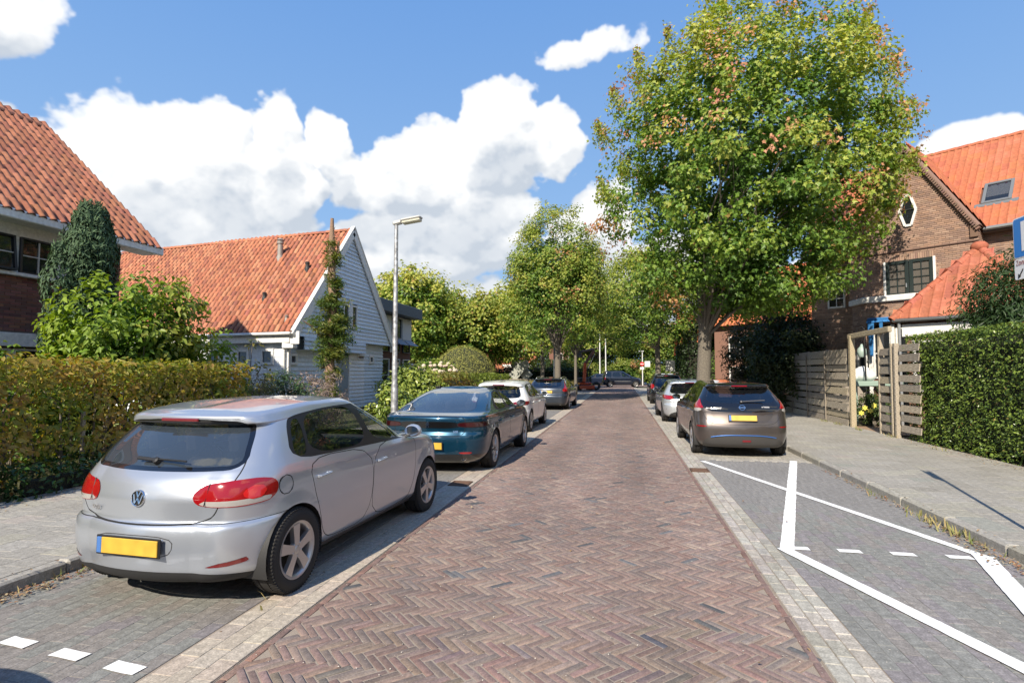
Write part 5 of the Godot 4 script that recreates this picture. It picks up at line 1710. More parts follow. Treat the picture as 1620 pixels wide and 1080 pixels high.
	hedge("conifer_hedge", "bright green conifer hedge right of the tall maple's trunk", Vector3(6.35, 0.1, -41.5), Vector3(1.5, 5.2, 3.0), 0.0, 5600, Vector2(0.10, 0.18), 0.3, 0.18, lime, NEEDLE, LM)
	hedge("conifer_hedge", "darker green conifer hedge beside the bright one, towards the fence", Vector3(7.6, 0.1, -40.0), Vector3(1.4, 5.2, 2.4), 0.0, 4600, Vector2(0.10, 0.18), 0.3, 0.18, func(p, b, d): return Color(0.07, 0.17, 0.025) * rf(0.75, 1.25), NEEDLE, LM)
	hedge("ivy_hedge", "dark tall hedge left of the tall maple's trunk", Vector3(4.5, 0.1, -40.0), Vector3(1.3, 5.0, 5.0), 0.0, 5200, Vector2(0.14, 0.22), 0.35, 0.25, func(p, b, d): return Color(0.03, 0.055, 0.016) * rf(0.7, 1.3), LEAF, LM)
	hedge("ivy_hedge", "light green hedge above the black car's roof", Vector3(5.0, 0.1, -45.0), Vector3(1.6, 3.6, 4.4), 0.0, 4200, Vector2(0.14, 0.22), 0.35, 0.2, func(p, b, d): return Color(0.075, 0.145, 0.026) * rf(0.75, 1.25), LEAF, LM)

func hedge(called: String, label: String, at: Vector3, size: Vector3, turn: float, n: int, leaf: Vector2, depth: float, bulge: float, tints: Callable, mesh: Mesh, mat: Material, faces := [1.0, 1.0, 1.0, 1.0, 1.0], corec := Color(0.022, 0.022, 0.012), droop := 0.4, jit := 0.5) -> Node3D:
	var t := thing(called, label, "hedge", at, turn)
	var d := leaf_block(size, n, leaf, depth, bulge, tints, faces, droop, jit)
	many("foliage", mesh, mat, d[0], d[1], t)
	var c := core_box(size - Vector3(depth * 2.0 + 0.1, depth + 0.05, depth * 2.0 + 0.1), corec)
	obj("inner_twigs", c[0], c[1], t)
	return t

func build_gardens() -> void:
	# beech hedge along the left pavement: open at the foot, browning leaves
	var t := thing("beech_hedge", "yellowing beech hedge along the left pavement beside the silver hatchback", "hedge", Vector3(-8.05, 0.1, -6.1))
	var tn := FastNoiseLite.new()
	tn.seed = 31
	tn.frequency = 0.8
	var beech := func(p: Vector3, b: float, d: float) -> Color:
		var h := clampf(p.y / 1.75, 0.0, 1.0)
		var k := clampf(tn.get_noise_3dv(p) * 0.9 + 0.42 + rng.randfn(0, 0.16) - (0.30 if h > 0.86 else 0.0), 0.0, 1.0)
		var c := Color(0.215, 0.285, 0.042).lerp(Color(0.46, 0.345, 0.085), clampf(k * 1.5, 0, 1)).lerp(Color(0.36, 0.185, 0.07), clampf((k - 0.55) * 1.9, 0, 1))
		return c * rf(0.75, 1.25)
	var d := leaf_block(Vector3(0.9, 1.25, 8.6), 11000, Vector2(0.065, 0.125), 0.34, 0.16, beech, [0.3, 1.0, 1.0, 0.8, 0.4])
	for i in d[0].size():
		d[0][i] = Transform3D((d[0][i] as Transform3D).basis, (d[0][i] as Transform3D).origin + Vector3(0, 0.50, 0))
	var low := leaf_block(Vector3(0.8, 0.7, 8.4), 2300, Vector2(0.05, 0.09), 0.4, 0.2, beech, [0.2, 1.0, 0.1, 0.6, 0.2])
	d[0].append_array(low[0])
	d[1].append_array(low[1])
	many("foliage", LEAF, LM_THIN, d[0], d[1], t)
	var st := MB.new()
	for i in 34:
		var z := -4.1 + i * 0.25 + rf(-0.06, 0.06)
		var p := Vector3(rf(-0.15, 0.2), -0.05, z)
		st.tube([p, p + Vector3(rf(-0.05, 0.05), 0.5, rf(-0.05, 0.05)), p + Vector3(rf(-0.15, 0.15), 1.1, rf(-0.15, 0.15)), p + Vector3(rf(-0.3, 0.3), 1.6, rf(-0.3, 0.3))], [0.028, 0.022, 0.014, 0.005], 6, false)
		for k in 5:
			var y := rf(0.35, 1.3)
			st.tube([p + Vector3(0, y, 0), p + Vector3(rf(-0.4, 0.4), y + rf(0.1, 0.4), rf(-0.3, 0.3))], [0.010, 0.003], 4, false)
	obj("stems", st.mesh(), BARK, t)
	for z: float in [-6.9, -5.4, -3.9, -8.4]:
		var post := thing("hedge_post", ["third grey post in the beech hedge, beside the silver hatchback's rear window", "second grey post in the beech hedge from the camera's side", "nearest grey post in the beech hedge, at the left edge", "farthest grey post in the beech hedge, by the dry bushes"][[-6.9, -5.4, -3.9, -8.4].find(z)], "post", Vector3(-7.62, 0.1, z), 0.0, "posts in the beech hedge")
		var pm := MB.new()
		pm.box(Vector3(-0.12, 0.5, 0), Vector3(0.05, 1.0, 0.05), 0.006)
		obj("post", pm.mesh(), grain(m_(Color(0.24, 0.21, 0.17), 0.9), noise_tex("bark", 0.03, 0.55, 1.15, 5, 512), 3.0, 0.6), post)
	hedge("ivy", "low dark ivy creeping at the foot of the beech hedge", Vector3(-7.45, 0.1, -6.4), Vector3(0.5, 0.4, 1.5), 0.0, 700, Vector2(0.06, 0.10), 0.15, 0.1, func(p, b, d): return Color(0.028, 0.065, 0.016) * rf(0.7, 1.4), LEAF, LM_GLOSS)
	# columnar yew by the house
	var yew := func(p: Vector3, o: float, tone: float, red: float) -> Color: return Color(0.042, 0.085, 0.042).lerp(Color(0.10, 0.165, 0.07), clampf((o - 0.6) + tone + rng.randf() * 0.4, 0, 1)) * rf(0.75, 1.25)
	var y := thing("columnar_yew", "dark columnar conifer against the brick house's roof", "conifer", Vector3(-10.3, 0.06, -9.15))
	var xf := []
	var cs := []
	for q: Array in [[0.0, 0.0, 0.52, 4.96], [-0.1, 0.50, 0.30, 4.0], [0.08, -0.16, 0.36, 4.86], [-0.12, -0.1, 0.36, 4.88], [0.1, 0.16, 0.36, 4.84], [0.16, 0.0, 0.36, 4.82], [0.05, 0.26, 0.28, 4.64], [0.06, -0.30, 0.28, 4.66]]:
		for i in 2900:
			var h := pow(rng.randf(), 0.8)
			var r: float = q[2] * (1.0 - pow(h, 16.0) * 0.7) * (0.85 + 0.15 * sin(h * 25.0))
			var a := rf(0, TAU)
			var o := Vector3(cos(a), 0.5, sin(a))
			xf.append(Transform3D(leaf_basis(o, -1.6, 0.35).scaled(Vector3.ONE * rf(0.08, 0.15)), Vector3(q[0] + cos(a) * r * rf(0.8, 1.05), h * q[3], q[1] + sin(a) * r * rf(0.8, 1.05))))
			cs.append(yew.call(Vector3.ZERO, rf(0.5, 1.0), rng.randfn(0, 0.1), 0.0))
	many("foliage", NEEDLE, LM_DULL, xf, cs, y)
	obj("stem", trunk_mesh(0.10, 0.03, [Vector3.ZERO, Vector3(0, 2.2, 0), Vector3(0, 4.3, 0)]), BARK, y)
	# magnolia-like shrub tree
	var mag := func(p: Vector3, o: float, tone: float, red: float) -> Color:
		var c := Color(0.11, 0.22, 0.026).lerp(Color(0.31, 0.41, 0.055), clampf((o - 0.62) * 1.9 + tone + rng.randf() * 0.3, 0, 1))
		if p.x > 0.9 or rng.randf() < 0.06:
			c = c.lerp(Color(0.30, 0.24, 0.06), rf(0.1, 0.6))
		return c * rf(0.8, 1.2)
	bush("garden_shrub", "glossy green garden shrub-tree rising above the beech hedge before the brick house", "shrub", Vector3(-9.3, 0.06, -9.3), Vector3(2.3, 3.9, 2.8), 210, 54, Vector2(0.18, 0.4), Vector2(0.10, 0.17), mag, LEAF, LM, "", 16)
	bush("garden_shrub", "lower spreading green shrub above the hedge, right of the tall garden shrub", "shrub", Vector3(-9.1, 0.06, -10.8), Vector3(2.0, 2.5, 2.0), 90, 46, Vector2(0.16, 0.36), Vector2(0.09, 0.15), mag, LEAF, LM, "", 12)
	bush("garden_shrub", "feathery pale green shrub at the left, just above the beech hedge", "shrub", Vector3(-9.2, 0.06, -7.0), Vector3(1.8, 2.2, 1.8), 80, 46, Vector2(0.14, 0.3), Vector2(0.07, 0.12), mt(0.2, 2.4, 0.7, 1.05), LEAF, LM)
	# thin arching branch with sparse leaves in front of the wooden house's eave
	bush("garden_shrub", "sparse arching shrub with yellowing leaves before the wooden house's eave", "shrub", Vector3(-9.4, 0.06, -12.6), Vector3(1.6, 2.6, 2.0), 30, 24, Vector2(0.12, 0.28), Vector2(0.08, 0.13), func(p, o, tone, red): return Color(0.11, 0.15, 0.03).lerp(Color(0.30, 0.25, 0.07), rng.randf()) * rf(0.8, 1.2), LEAF, LM, "", 22)
	# bushes after the hedge
	var grey := func(p, o, tone, red): return Color(0.22, 0.155, 0.13).lerp(Color(0.34, 0.27, 0.23), rng.randf()) * rf(0.75, 1.2)
	bush("dry_bush", "dry pinkish grey bush left of the stripped conifer, before the wooden house", "bush", Vector3(-8.1, 0.06, -14.1), Vector3(1.5, 1.75, 1.7), 90, 60, Vector2(0.12, 0.26), Vector2(0.05, 0.11), grey, NEEDLE, LM_DULL, "", 30)
	bush("dry_bush", "brownish dry bush between the beech hedge and the green laurel", "bush", Vector3(-8.2, 0.06, -11.5), Vector3(1.2, 1.7, 1.3), 70, 56, Vector2(0.12, 0.26), Vector2(0.05, 0.10), func(p, o, tone, red): return Color(0.15, 0.11, 0.06).lerp(Color(0.14, 0.15, 0.05), rng.randf()) * rf(0.75, 1.2), NEEDLE, LM_DULL, "", 24)
	bush("laurel_bush", "dark green narrow-leaved bush between the two dry bushes", "bush", Vector3(-8.1, 0.06, -12.7), Vector3(1.2, 1.75, 1.2), 80, 50, Vector2(0.12, 0.28), Vector2(0.08, 0.14), func(p, o, tone, red): return Color(0.035, 0.075, 0.024).lerp(Color(0.10, 0.15, 0.05), clampf(o - 0.6 + rng.randf() * 0.4, 0, 1)) * rf(0.8, 1.2), NEEDLE, LM_GLOSS, "", 14)
	build_stripped_conifer()
	# laurel and hedges between the house and the blue saloon
	var laurel := func(p, o, tone, red): return Color(0.12, 0.18, 0.03).lerp(Color(0.38, 0.42, 0.075), clampf((o - 0.72) * 2.2 + tone + rng.randf() * 0.25, 0, 1)) * rf(0.8, 1.2)
	bush("rhododendron", "large-leaved yellow-green bush around the lamp post's foot", "bush", Vector3(-7.3, 0.06, -18.9), Vector3(2.4, 1.8, 3.2), 140, 44, Vector2(0.16, 0.34), Vector2(0.11, 0.18), laurel, LEAF, LM_GLOSS)
	bush("rhododendron", "lower yellow-green bush at the corner left of the lamp post", "bush", Vector3(-6.9, 0.06, -16.6), Vector3(1.7, 1.05, 1.8), 90, 44, Vector2(0.14, 0.3), Vector2(0.10, 0.16), laurel, LEAF, LM_GLOSS)
	hedge("copper_hedge", "copper brown beech hedge behind the blue saloon's roof", Vector3(-6.9, 0.06, -22.0), Vector3(1.2, 1.55, 5.0), 0.0, 5200, Vector2(0.08, 0.14), 0.25, 0.14, func(p, b, d): return (Color(0.30, 0.175, 0.05) if b + p.z * 0.12 > -0.05 else Color(0.20, 0.24, 0.04)).lerp(Color(0.18, 0.22, 0.04), rng.randf() * 0.5 + (0.4 if p.y > 1.4 else 0.0)) * rf(0.8, 1.25), LEAF, LM)
	hedge("clipped_hedge", "low clipped green hedge before the hydrangeas", Vector3(-6.9, 0.06, -28.2), Vector3(1.3, 1.5, 6.4), 0.0, 5200, Vector2(0.09, 0.16), 0.25, 0.12, func(p, b, d): return Color(0.13, 0.19, 0.03).lerp(Color(0.26, 0.31, 0.05), rng.randf()) * rf(0.8, 1.25), LEAF, LM)
	# hydrangea with pale pink heads, and the clipped dome behind it
	var hy := bush("hydrangea_bush", "hydrangea with pale pink flower heads beside the clipped golden dome", "bush", Vector3(-9.6, 0.06, -27.0), Vector3(3.4, 2.25, 4.4), 110, 46, Vector2(0.2, 0.4), Vector2(0.12, 0.2), mt(0.2, 2.6, 0.6), LEAF, LM)
	var head := MB.new()
	head.ball(Vector3.ZERO, Vector3(1, 0.8, 1), 10, 6)
	var hm := head.mesh()
	var fm := grain(m_(Color(0.68, 0.53, 0.42), 0.9), noise_tex("soil", 0.02, 0.45, 1.2, 5, 512), 9.0, 3.0)
	var fm2 := grain(m_(Color(0.70, 0.60, 0.44), 0.9), noise_tex("soil", 0.02, 0.45, 1.2, 5, 512), 9.0, 3.0)
	for i in 120:
		var a := rf(-0.4, PI + 0.2)
		var y2 := rf(0.35, 1.0)
		var o := obj("flower_head", hm, fm if i % 2 else fm2, hy)
		var rr := sqrt(1.0 - (y2 - 0.15) * (y2 - 0.15) * 0.95)
		o.position = Vector3(sin(a) * 1.7 * rr, 0.75 + y2 * 1.35, cos(a) * 2.1 * rr + 0.3)
		o.scale = Vector3.ONE * rf(0.065, 0.115)
	var dome := thing("topiary_dome", "clipped golden green dome of yew behind the hydrangea", "topiary", Vector3(-9.35, 0.06, -32.6))
	xf = []
	cs = []
	for i in 7000:
		var v := Vector3(rng.randfn(), absf(rng.randfn()), rng.randfn()).normalized()
		xf.append(Transform3D(leaf_basis(v, -0.5, 0.4).scaled(Vector3.ONE * rf(0.07, 0.13)), Vector3(v.x * 2.0, 0.9 + v.y * 2.3, v.z * 2.0) * rf(0.96, 1.01) + Vector3(0, -rf(0, 0.9) * (1.0 if v.y < 0.15 else 0.0), 0)))
		cs.append(Color(0.20, 0.23, 0.05).lerp(Color(0.42, 0.39, 0.10), rng.randf()) * rf(0.8, 1.2))
	many("foliage", NEEDLE, LM_DULL, xf, cs, dome)
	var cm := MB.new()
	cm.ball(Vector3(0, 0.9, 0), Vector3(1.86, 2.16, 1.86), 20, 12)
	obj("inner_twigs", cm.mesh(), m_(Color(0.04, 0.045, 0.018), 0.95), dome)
	# yew hedge on the right
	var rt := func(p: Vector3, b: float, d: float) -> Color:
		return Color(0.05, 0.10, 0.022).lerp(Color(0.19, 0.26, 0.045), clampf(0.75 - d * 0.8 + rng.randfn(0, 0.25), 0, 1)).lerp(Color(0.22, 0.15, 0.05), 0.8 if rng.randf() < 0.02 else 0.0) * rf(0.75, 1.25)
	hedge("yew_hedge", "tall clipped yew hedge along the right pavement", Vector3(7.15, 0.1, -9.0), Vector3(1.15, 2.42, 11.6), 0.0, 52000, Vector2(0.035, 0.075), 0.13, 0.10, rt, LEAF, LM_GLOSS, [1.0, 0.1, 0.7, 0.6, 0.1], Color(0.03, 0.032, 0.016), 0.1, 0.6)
	# dark yew above it
	bush("yew_tree", "dark green yew rising behind the clipped hedge at the right edge", "conifer", Vector3(8.75, 0.1, -13.2), Vector3(3.3, 4.5, 3.4), 480, 130, Vector2(0.22, 0.5), Vector2(0.09, 0.17), func(p, o, tone, red): return Color(0.03, 0.062, 0.024).lerp(Color(0.08, 0.135, 0.045), clampf((o - 0.7) * 1.8 + tone + rng.randf() * 0.3, 0, 1)) * rf(0.75, 1.25), NEEDLE, LM, "", 12)
	# ivy at the fence's far end
	bush("ivy_bush", "dark ivy climbing the far end of the wooden fence", "bush", Vector3(5.95, 0.1, -25.6), Vector3(1.2, 2.6, 2.2), 110, 50, Vector2(0.16, 0.34), Vector2(0.07, 0.12), func(p, o, tone, red): return Color(0.022, 0.045, 0.014) * rf(0.7, 1.5), LEAF, LM_GLOSS)

func build_stripped_conifer() -> void:
	var t := thing("stripped_conifer", "tall half-stripped conifer with bare reddish trunk before the blue gable", "conifer", Vector3(-8.9, 0.06, -16.1))
	var bark := grain(m_(Color(0.30, 0.195, 0.13), 0.92), noise_tex("bark", 0.03, 0.55, 1.15, 5, 512), 2.4, 2.5)
	var b := MB.new()
	b.tube([Vector3(0, -0.1, 0), Vector3(0.02, 0.8, 0), Vector3(-0.05, 2.2, 0.04), Vector3(0.02, 3.6, 0.0), Vector3(-0.03, 4.9, 0.02), Vector3(-0.05, 5.8, 0.0), Vector3(-0.04, 6.45, 0.02)], [0.19, 0.16, 0.145, 0.125, 0.115, 0.085, 0.05], 12)
	b.tube([Vector3(0.0, 4.9, 0), Vector3(0.12, 5.4, -0.1), Vector3(0.1, 5.75, -0.15)], [0.07, 0.055, 0.035], 8)
	b.tube([Vector3(-0.1, 2.5, 0.1), Vector3(-0.35, 3.0, 0.55), Vector3(-0.5, 3.15, 0.8)], [0.05, 0.035, 0.012], 6)
	for i in 90:
		var y := rf(1.2, 6.1)
		var a := rf(0, TAU)
		var l := rf(0.08, 0.45)
		var p := Vector3(0, y, 0)
		b.tube([p, p + Vector3(cos(a) * l, rf(-0.06, 0.12), sin(a) * l)], [0.016, 0.005], 4, false)
	obj("trunk", b.mesh(), bark, t)
	var xf := []
	var cs := []
	var sprays := []
	for i in 150:
		var y: float = pick([rf(0.2, 1.1), rf(1.0, 2.2), rf(2.0, 3.8), rf(2.2, 3.6), rf(2.4, 3.4), rf(3.6, 4.6)])
		var reach := 0.36 + 0.46 * clampf(1.0 - absf(y - 2.9) / 1.2, 0.0, 1.0)
		if y > 3.9:
			reach = 0.26
		sprays.append([y, reach])
	for i in 16:
		sprays.append([rf(4.6, 5.8), 0.2])
	for s: Array in sprays:
		var a := rf(0, TAU)
		var l: float = s[1] * rf(0.5, 1.1)
		var green := rng.randf() > 0.25
		for k in 110:
			var f := pow(rng.randf(), 0.7)
			var p := Vector3(cos(a) * l * f, s[0] + f * l * 0.25 - f * f * 0.12, sin(a) * l * f) + Vector3(rng.randfn(0, 0.07), rng.randfn(0, 0.05), rng.randfn(0, 0.07))
			var bb := leaf_basis(Vector3(0.2, 1, 0.2), -0.1, 0.7)
			xf.append(Transform3D(bb.scaled(Vector3.ONE * rf(0.08, 0.16)), p))
			cs.append((Color(0.075, 0.14, 0.028) if green else Color(0.20, 0.21, 0.04)).lerp(Color(0.17, 0.21, 0.04), rng.randf() * 0.6) * rf(0.8, 1.2))
	many("foliage", NEEDLE, LM, xf, cs, t)

# ---------------------------------------------------------------- cars
# A body is a stack of plan outlines (rows: height, rear end, front end, half width, rear corner, rear bow, front corner, front bow),
# closed over the roof; windows, lamps, shut lines and wheel arches are then cut out of that one skin.
class Body:
	var rows: Array
	var crown := 0.03
	var roof_drop: Array = [[-9.0, 0.0], [9.0, 0.0]]
	var belt := 0.95
	var top := 1.4
	var side_bow := 0.035
	var P := PackedVector3Array()
	var N := PackedVector3Array()
	var U := PackedFloat32Array() # arc length from the rear's middle
	var Q := PackedFloat32Array() # 0 rear face .. 1 rear corner end .. 2 front corner start .. 3 front
	var axles := [1.3, -1.3]
	var arch_r := 0.35
	var arch_y := 0.31
	var nr := 14
	var nc := 10
	var ns := 56
	var nf := 8
	var sub := 4
	var fine := 1.0

	static func cr(a: float, b: float, c: float, d: float, t: float) -> float: # monotone-ish cubic
		var m1 := (c - a) * 0.5
		var m2 := (d - b) * 0.5
		var s := c - b
		if s == 0.0:
			m1 = 0.0
			m2 = 0.0
		else:
			m1 = clampf(m1 / s, 0.0, 2.2) * s
			m2 = clampf(m2 / s, 0.0, 2.2) * s
		var t2 := t * t
		var t3 := t2 * t
		return (2 * t3 - 3 * t2 + 1) * b + (t3 - 2 * t2 + t) * m1 + (-2 * t3 + 3 * t2) * c + (t3 - t2) * m2

	func row_at(i: int, t: float) -> PackedFloat32Array:
		var o := PackedFloat32Array()
		var n := rows.size()
		for k in 8:
			o.append(cr(rows[maxi(i - 1, 0)][k], rows[i][k], rows[mini(i + 1, n - 1)][k], rows[mini(i + 2, n - 1)][k], t))
		return o

	func at_height(y: float) -> PackedFloat32Array:
		for i in rows.size() - 1:
			if y <= rows[i + 1][0]:
				return row_at(i, clampf((y - rows[i][0]) / (rows[i + 1][0] - rows[i][0]), 0, 1))
		return row_at(rows.size() - 2, 1.0)

	func drop(z: float) -> float:
		for i in roof_drop.size() - 1:
			if z <= roof_drop[i + 1][0]:
				return lerpf(roof_drop[i][1], roof_drop[i + 1][1], smoothstep(roof_drop[i][0], roof_drop[i + 1][0], z))
		return roof_drop[-1][1]

	func outline(r: PackedFloat32Array) -> Array: # [points as Vector2(x, z), q]
		var pts := PackedVector2Array()
		var q := PackedFloat32Array()
		var w := r[3]
		var rc := minf(r[4], w * 0.95)
		var fc := minf(r[6], w * 0.95)
		for i in nr:
			var a := float(i) / nr
			pts.append(Vector2(a * (w - rc), r[1] - r[5] * a * a * (1.0 - rc / w)))
			q.append(a * 0.6)
		var zr0 := r[1] - r[5] * (1.0 - rc / w)
		var rl := rc * 1.05 + r[5] * rc / w
		for i in nc + 1:
			var t := PI * 0.5 * i / nc
			pts.append(Vector2(w - rc + rc * pow(sin(t), 0.9), zr0 - rl * (1.0 - pow(cos(t), 0.9)) if i < nc else zr0 - rl))
			q.append(0.6 + 0.4 * i / nc)
		var zf0 := r[2] + r[7] * (1.0 - fc / w)
		var fl := fc * 1.2 + r[7] * fc / w
		var z0 := zr0 - rl
		var z1 := zf0 + fl
		for i in range(1, ns):
			var t := float(i) / ns
			pts.append(Vector2(w, lerpf(z0, z1, t)))
			q.append(1.0 + t)
		for i in nc + 1:
			var t := PI * 0.5 * i / nc
			pts.append(Vector2(w - fc * (1.0 - cos(t)), z1 - fl * sin(t)))
			q.append(2.0 + 0.4 * i / nc)
		for i in range(1, nf + 1):
			var a := 1.0 - float(i) / nf
			pts.append(Vector2(a * (w - fc), r[2] + r[7] * a * a * (1.0 - fc / w)))
			q.append(2.4 + 0.6 * (1.0 - a))
		# the sides draw in a little towards both ends
		var mid := (r[1] + r[2]) * 0.5
		var hl := (r[1] - r[2]) * 0.5
		for i in pts.size():
			var k := absf(pts[i].y - mid) / hl
			pts[i].x *= 1.0 - side_bow * k * k * k
		return [pts, q]

	func lift(p: Vector3) -> Vector3:
		p.y -= drop(p.z) * smoothstep(belt, top, p.y)
		for az: float in axles: # lip round the wheel arches
			var d := Vector2(p.z - az, p.y - arch_y).length()
			if p.x > 0.5 and d < arch_r + 0.10 and p.y < belt:
				p.x += 0.014 * (1.0 - clampf((d - arch_r) / 0.10, 0.0, 1.0))
		return p

	func build() -> PackedInt32Array:
		var grid := []
		var qq: PackedFloat32Array
		for i in rows.size() - 1:
			var k := sub
			if absf(rows[i + 1][1] - rows[i][1]) < 0.02 and rows[i + 1][0] - rows[i][0] < 0.03:
				k = 2
			for j in k:
				grid.append(row_at(i, float(j) / k))
		grid.append(row_at(rows.size() - 2, 1.0))
		var lines := []
		for g: PackedFloat32Array in grid:
			var o := outline(g)
			qq = o[1]
			var l := PackedVector3Array()
			for p: Vector2 in o[0]:
				l.append(lift(Vector3(p.x, g[0], p.y)))
			lines.append(l)
		var last: PackedFloat32Array = grid[-1]
		var o := outline(last)
		for s: float in [0.06, 0.14, 0.26, 0.42, 0.62, 0.82, 1.0]:
			var l := PackedVector3Array()
			for p: Vector2 in o[0]:
				l.append(lift(Vector3(p.x * (1.0 - s), last[0] + crown * (1.0 - pow(1.0 - s, 2.2)), lerpf(p.y, (last[1] + last[2]) * 0.5, 0.14 * s))))
			lines.append(l)
		var nv := (lines[0] as PackedVector3Array).size()
		for l: PackedVector3Array in lines:
			var u := 0.0
			for i in nv:
				if i > 0:
					u += l[i].distance_to(l[i - 1])
				P.append(l[i])
				U.append(u)
				Q.append(qq[i])
		var nl := lines.size()
		for j in nl:
			for i in nv:
				var l: PackedVector3Array = lines[j]
				var a := l[mini(i + 1, nv - 1)] - l[maxi(i - 1, 0)]
				if i == 0:
					a = Vector3(1, 0, 0) * 0.1
				if i == nv - 1:
					a = Vector3(-1, 0, 0) * 0.1
				var b: Vector3 = (lines[mini(j + 1, nl - 1)] as PackedVector3Array)[i] - (lines[maxi(j - 1, 0)] as PackedVector3Array)[i]
				var n := b.cross(a)
				if j == nl - 1 or n.length() < 1e-9:
					n = Vector3.UP if j >= nl - 2 else Vector3(0, 0, 1)
				n = n.normalized()
				N.append(n)
		# normals must look outwards
		var idx := PackedInt32Array()
		var flip := 0
		for k in range(0, N.size(), 37):
			var c := Vector3(P[k].x * 0.2, 0.6, clampf(P[k].z, -1.4, 1.2))
			flip += 1 if N[k].dot(P[k] - c) > 0 else -1
		if flip < 0:
			for k in N.size():
				N[k] = -N[k]
		for i in nv:
			N[(nl - 1) * nv + i] = Vector3.UP
		for j in nl - 1:
			for i in nv - 1:
				var a := j * nv + i
				idx.append_array([a, a + 1, a + nv + 1, a, a + nv + 1, a + nv])
		return idx

	func split(idx: PackedInt32Array, D: PackedFloat32Array) -> Array:
		var inn := PackedInt32Array()
		var out := PackedInt32Array()
		for t in range(0, idx.size(), 3):
			var a := idx[t]
			var b := idx[t + 1]
			var c := idx[t + 2]
			var sa := D[a] < 0.0
			var sb := D[b] < 0.0
			var sc := D[c] < 0.0
			if sa == sb and sb == sc:
				if sa:
					inn.append(a); inn.append(b); inn.append(c)
				else:
					out.append(a); out.append(b); out.append(c)
				continue
			if sb != sa and sb != sc:
				var x := a
				a = b; b = c; c = x
			elif sc != sa and sc != sb:
				var x := c
				c = b; b = a; a = x
			var ab := cut(a, b, D)
			var ac := cut(a, c, D)
			D.append(0.0)
			D.append(0.0)
			if D[a] < 0.0:
				inn.append_array([a, ab, ac])
				out.append_array([ab, b, c, ab, c, ac])
			else:
				out.append_array([a, ab, ac])
				inn.append_array([ab, b, c, ab, c, ac])
		return [inn, out]

	func cut(a: int, b: int, D: PackedFloat32Array) -> int:
		var t := D[a] / (D[a] - D[b])
		P.append(P[a].lerp(P[b], t))
		N.append(N[a].lerp(N[b], t).normalized())
		U.append(lerpf(U[a], U[b], t))
		Q.append(lerpf(Q[a], Q[b], t))
		return P.size() - 1

	static func sd(p: Vector2, poly: PackedVector2Array) -> float:
		var d := 1e9
		var s := 1.0
		var n := poly.size()
		var j := n - 1
		for i in n:
			var vi := poly[i]
			var e := poly[j] - vi
			var w := p - vi
			var b := w - e * clampf(w.dot(e) / e.length_squared(), 0.0, 1.0)
			d = minf(d, b.length_squared())
			var c1 := p.y >= vi.y
			var c2 := p.y < poly[j].y
			var c3 := e.x * w.y > e.y * w.x
			if (c1 and c2 and c3) or (not c1 and not c2 and not c3):
				s = -s
			j = i
		return s * sqrt(d)

	func field(space: String, poly: PackedVector2Array) -> PackedFloat32Array:
		var D := PackedFloat32Array()
		D.resize(P.size())
		if space == "above": # poly[0] = (height at the rear, height at the front)
			for i in P.size():
				D[i] = lerpf(poly[0].x, poly[0].y, clampf((2.0 - P[i].z) / 4.0, 0, 1)) - P[i].y
			return D
		var lo := poly[0]
		var hi := poly[0]
		for p: Vector2 in poly:
			lo = lo.min(p)
			hi = hi.max(p)
		lo -= Vector2(0.07, 0.07)
		hi += Vector2(0.07, 0.07)
		for i in P.size():
			var p := P[i]
			var c: Vector2
			var ok := true
			match space:
				"S":
					c = Vector2(p.z, p.y)
					ok = Q[i] > 0.66 and Q[i] < 2.06 and p.x > 0.3
				"R":
					c = Vector2(p.x, p.y)
					ok = Q[i] < 1.25
				"W":
					c = Vector2(U[i], p.y)
					ok = Q[i] < 1.8
				"F":
					c = Vector2(p.x, p.y)
					ok = Q[i] > 2.02
			if not ok or c.x < lo.x or c.y < lo.y or c.x > hi.x or c.y > hi.y:
				D[i] = 0.07
			else:
				D[i] = sd(c, poly)
		return D

	func emit(idx: PackedInt32Array, off: float, sides: int) -> ArrayMesh: # sides: 1 right, 2 left, 3 both
		var v := PackedVector3Array()
		var n := PackedVector3Array()
		var id := PackedInt32Array()
		for s in 2:
			if not (sides & (1 << s)):
				continue
			var m := Vector3(1 if s == 0 else -1, 1, 1)
			var at := {}
			for t in range(0, idx.size(), 3):
				var tri := [0, 0, 0]
				for k in 3:
					var i := idx[t + k]
					if not at.has(i):
						at[i] = v.size()
						v.append((P[i] + N[i] * off) * m)
						n.append(N[i] * m)
					tri[k] = at[i]
				var g := (v[tri[1]] - v[tri[0]]).cross(v[tri[2]] - v[tri[0]])
				if g.length_squared() < 1e-16:
					continue
				if g.dot(n[tri[0]] + n[tri[1]] + n[tri[2]]) > 0.0:
					id.append(tri[0]); id.append(tri[2]); id.append(tri[1])
				else:
					id.append(tri[0]); id.append(tri[1]); id.append(tri[2])
		var a := []
		a.resize(Mesh.ARRAY_MAX)
		a[Mesh.ARRAY_VERTEX] = v
		a[Mesh.ARRAY_NORMAL] = n
		a[Mesh.ARRAY_INDEX] = id
		var mesh := ArrayMesh.new()
		if id.size():
			mesh.add_surface_from_arrays(Mesh.PRIMITIVE_TRIANGLES, a)
		return mesh

	func rear(x: float, y: float) -> Transform3D: # a frame on the rear face: z outwards
		var f := func(xx: float, yy: float) -> Vector3:
			var r := at_height(yy)
			var rc := minf(r[4], r[3] * 0.95)
			var a := absf(xx) / (r[3] - rc)
			return lift(Vector3(xx, yy, r[1] - r[5] * a * a * (1.0 - rc / r[3])))
		var p: Vector3 = f.call(x, y)
		var dx: Vector3 = (f.call(x + 0.02, y) - f.call(x - 0.02, y)).normalized()
		var dy: Vector3 = (f.call(x, y + 0.02) - f.call(x, y - 0.02)).normalized()
		var n := dx.cross(dy).normalized()
		return Transform3D(Basis(dx, n.cross(dx), n), p)

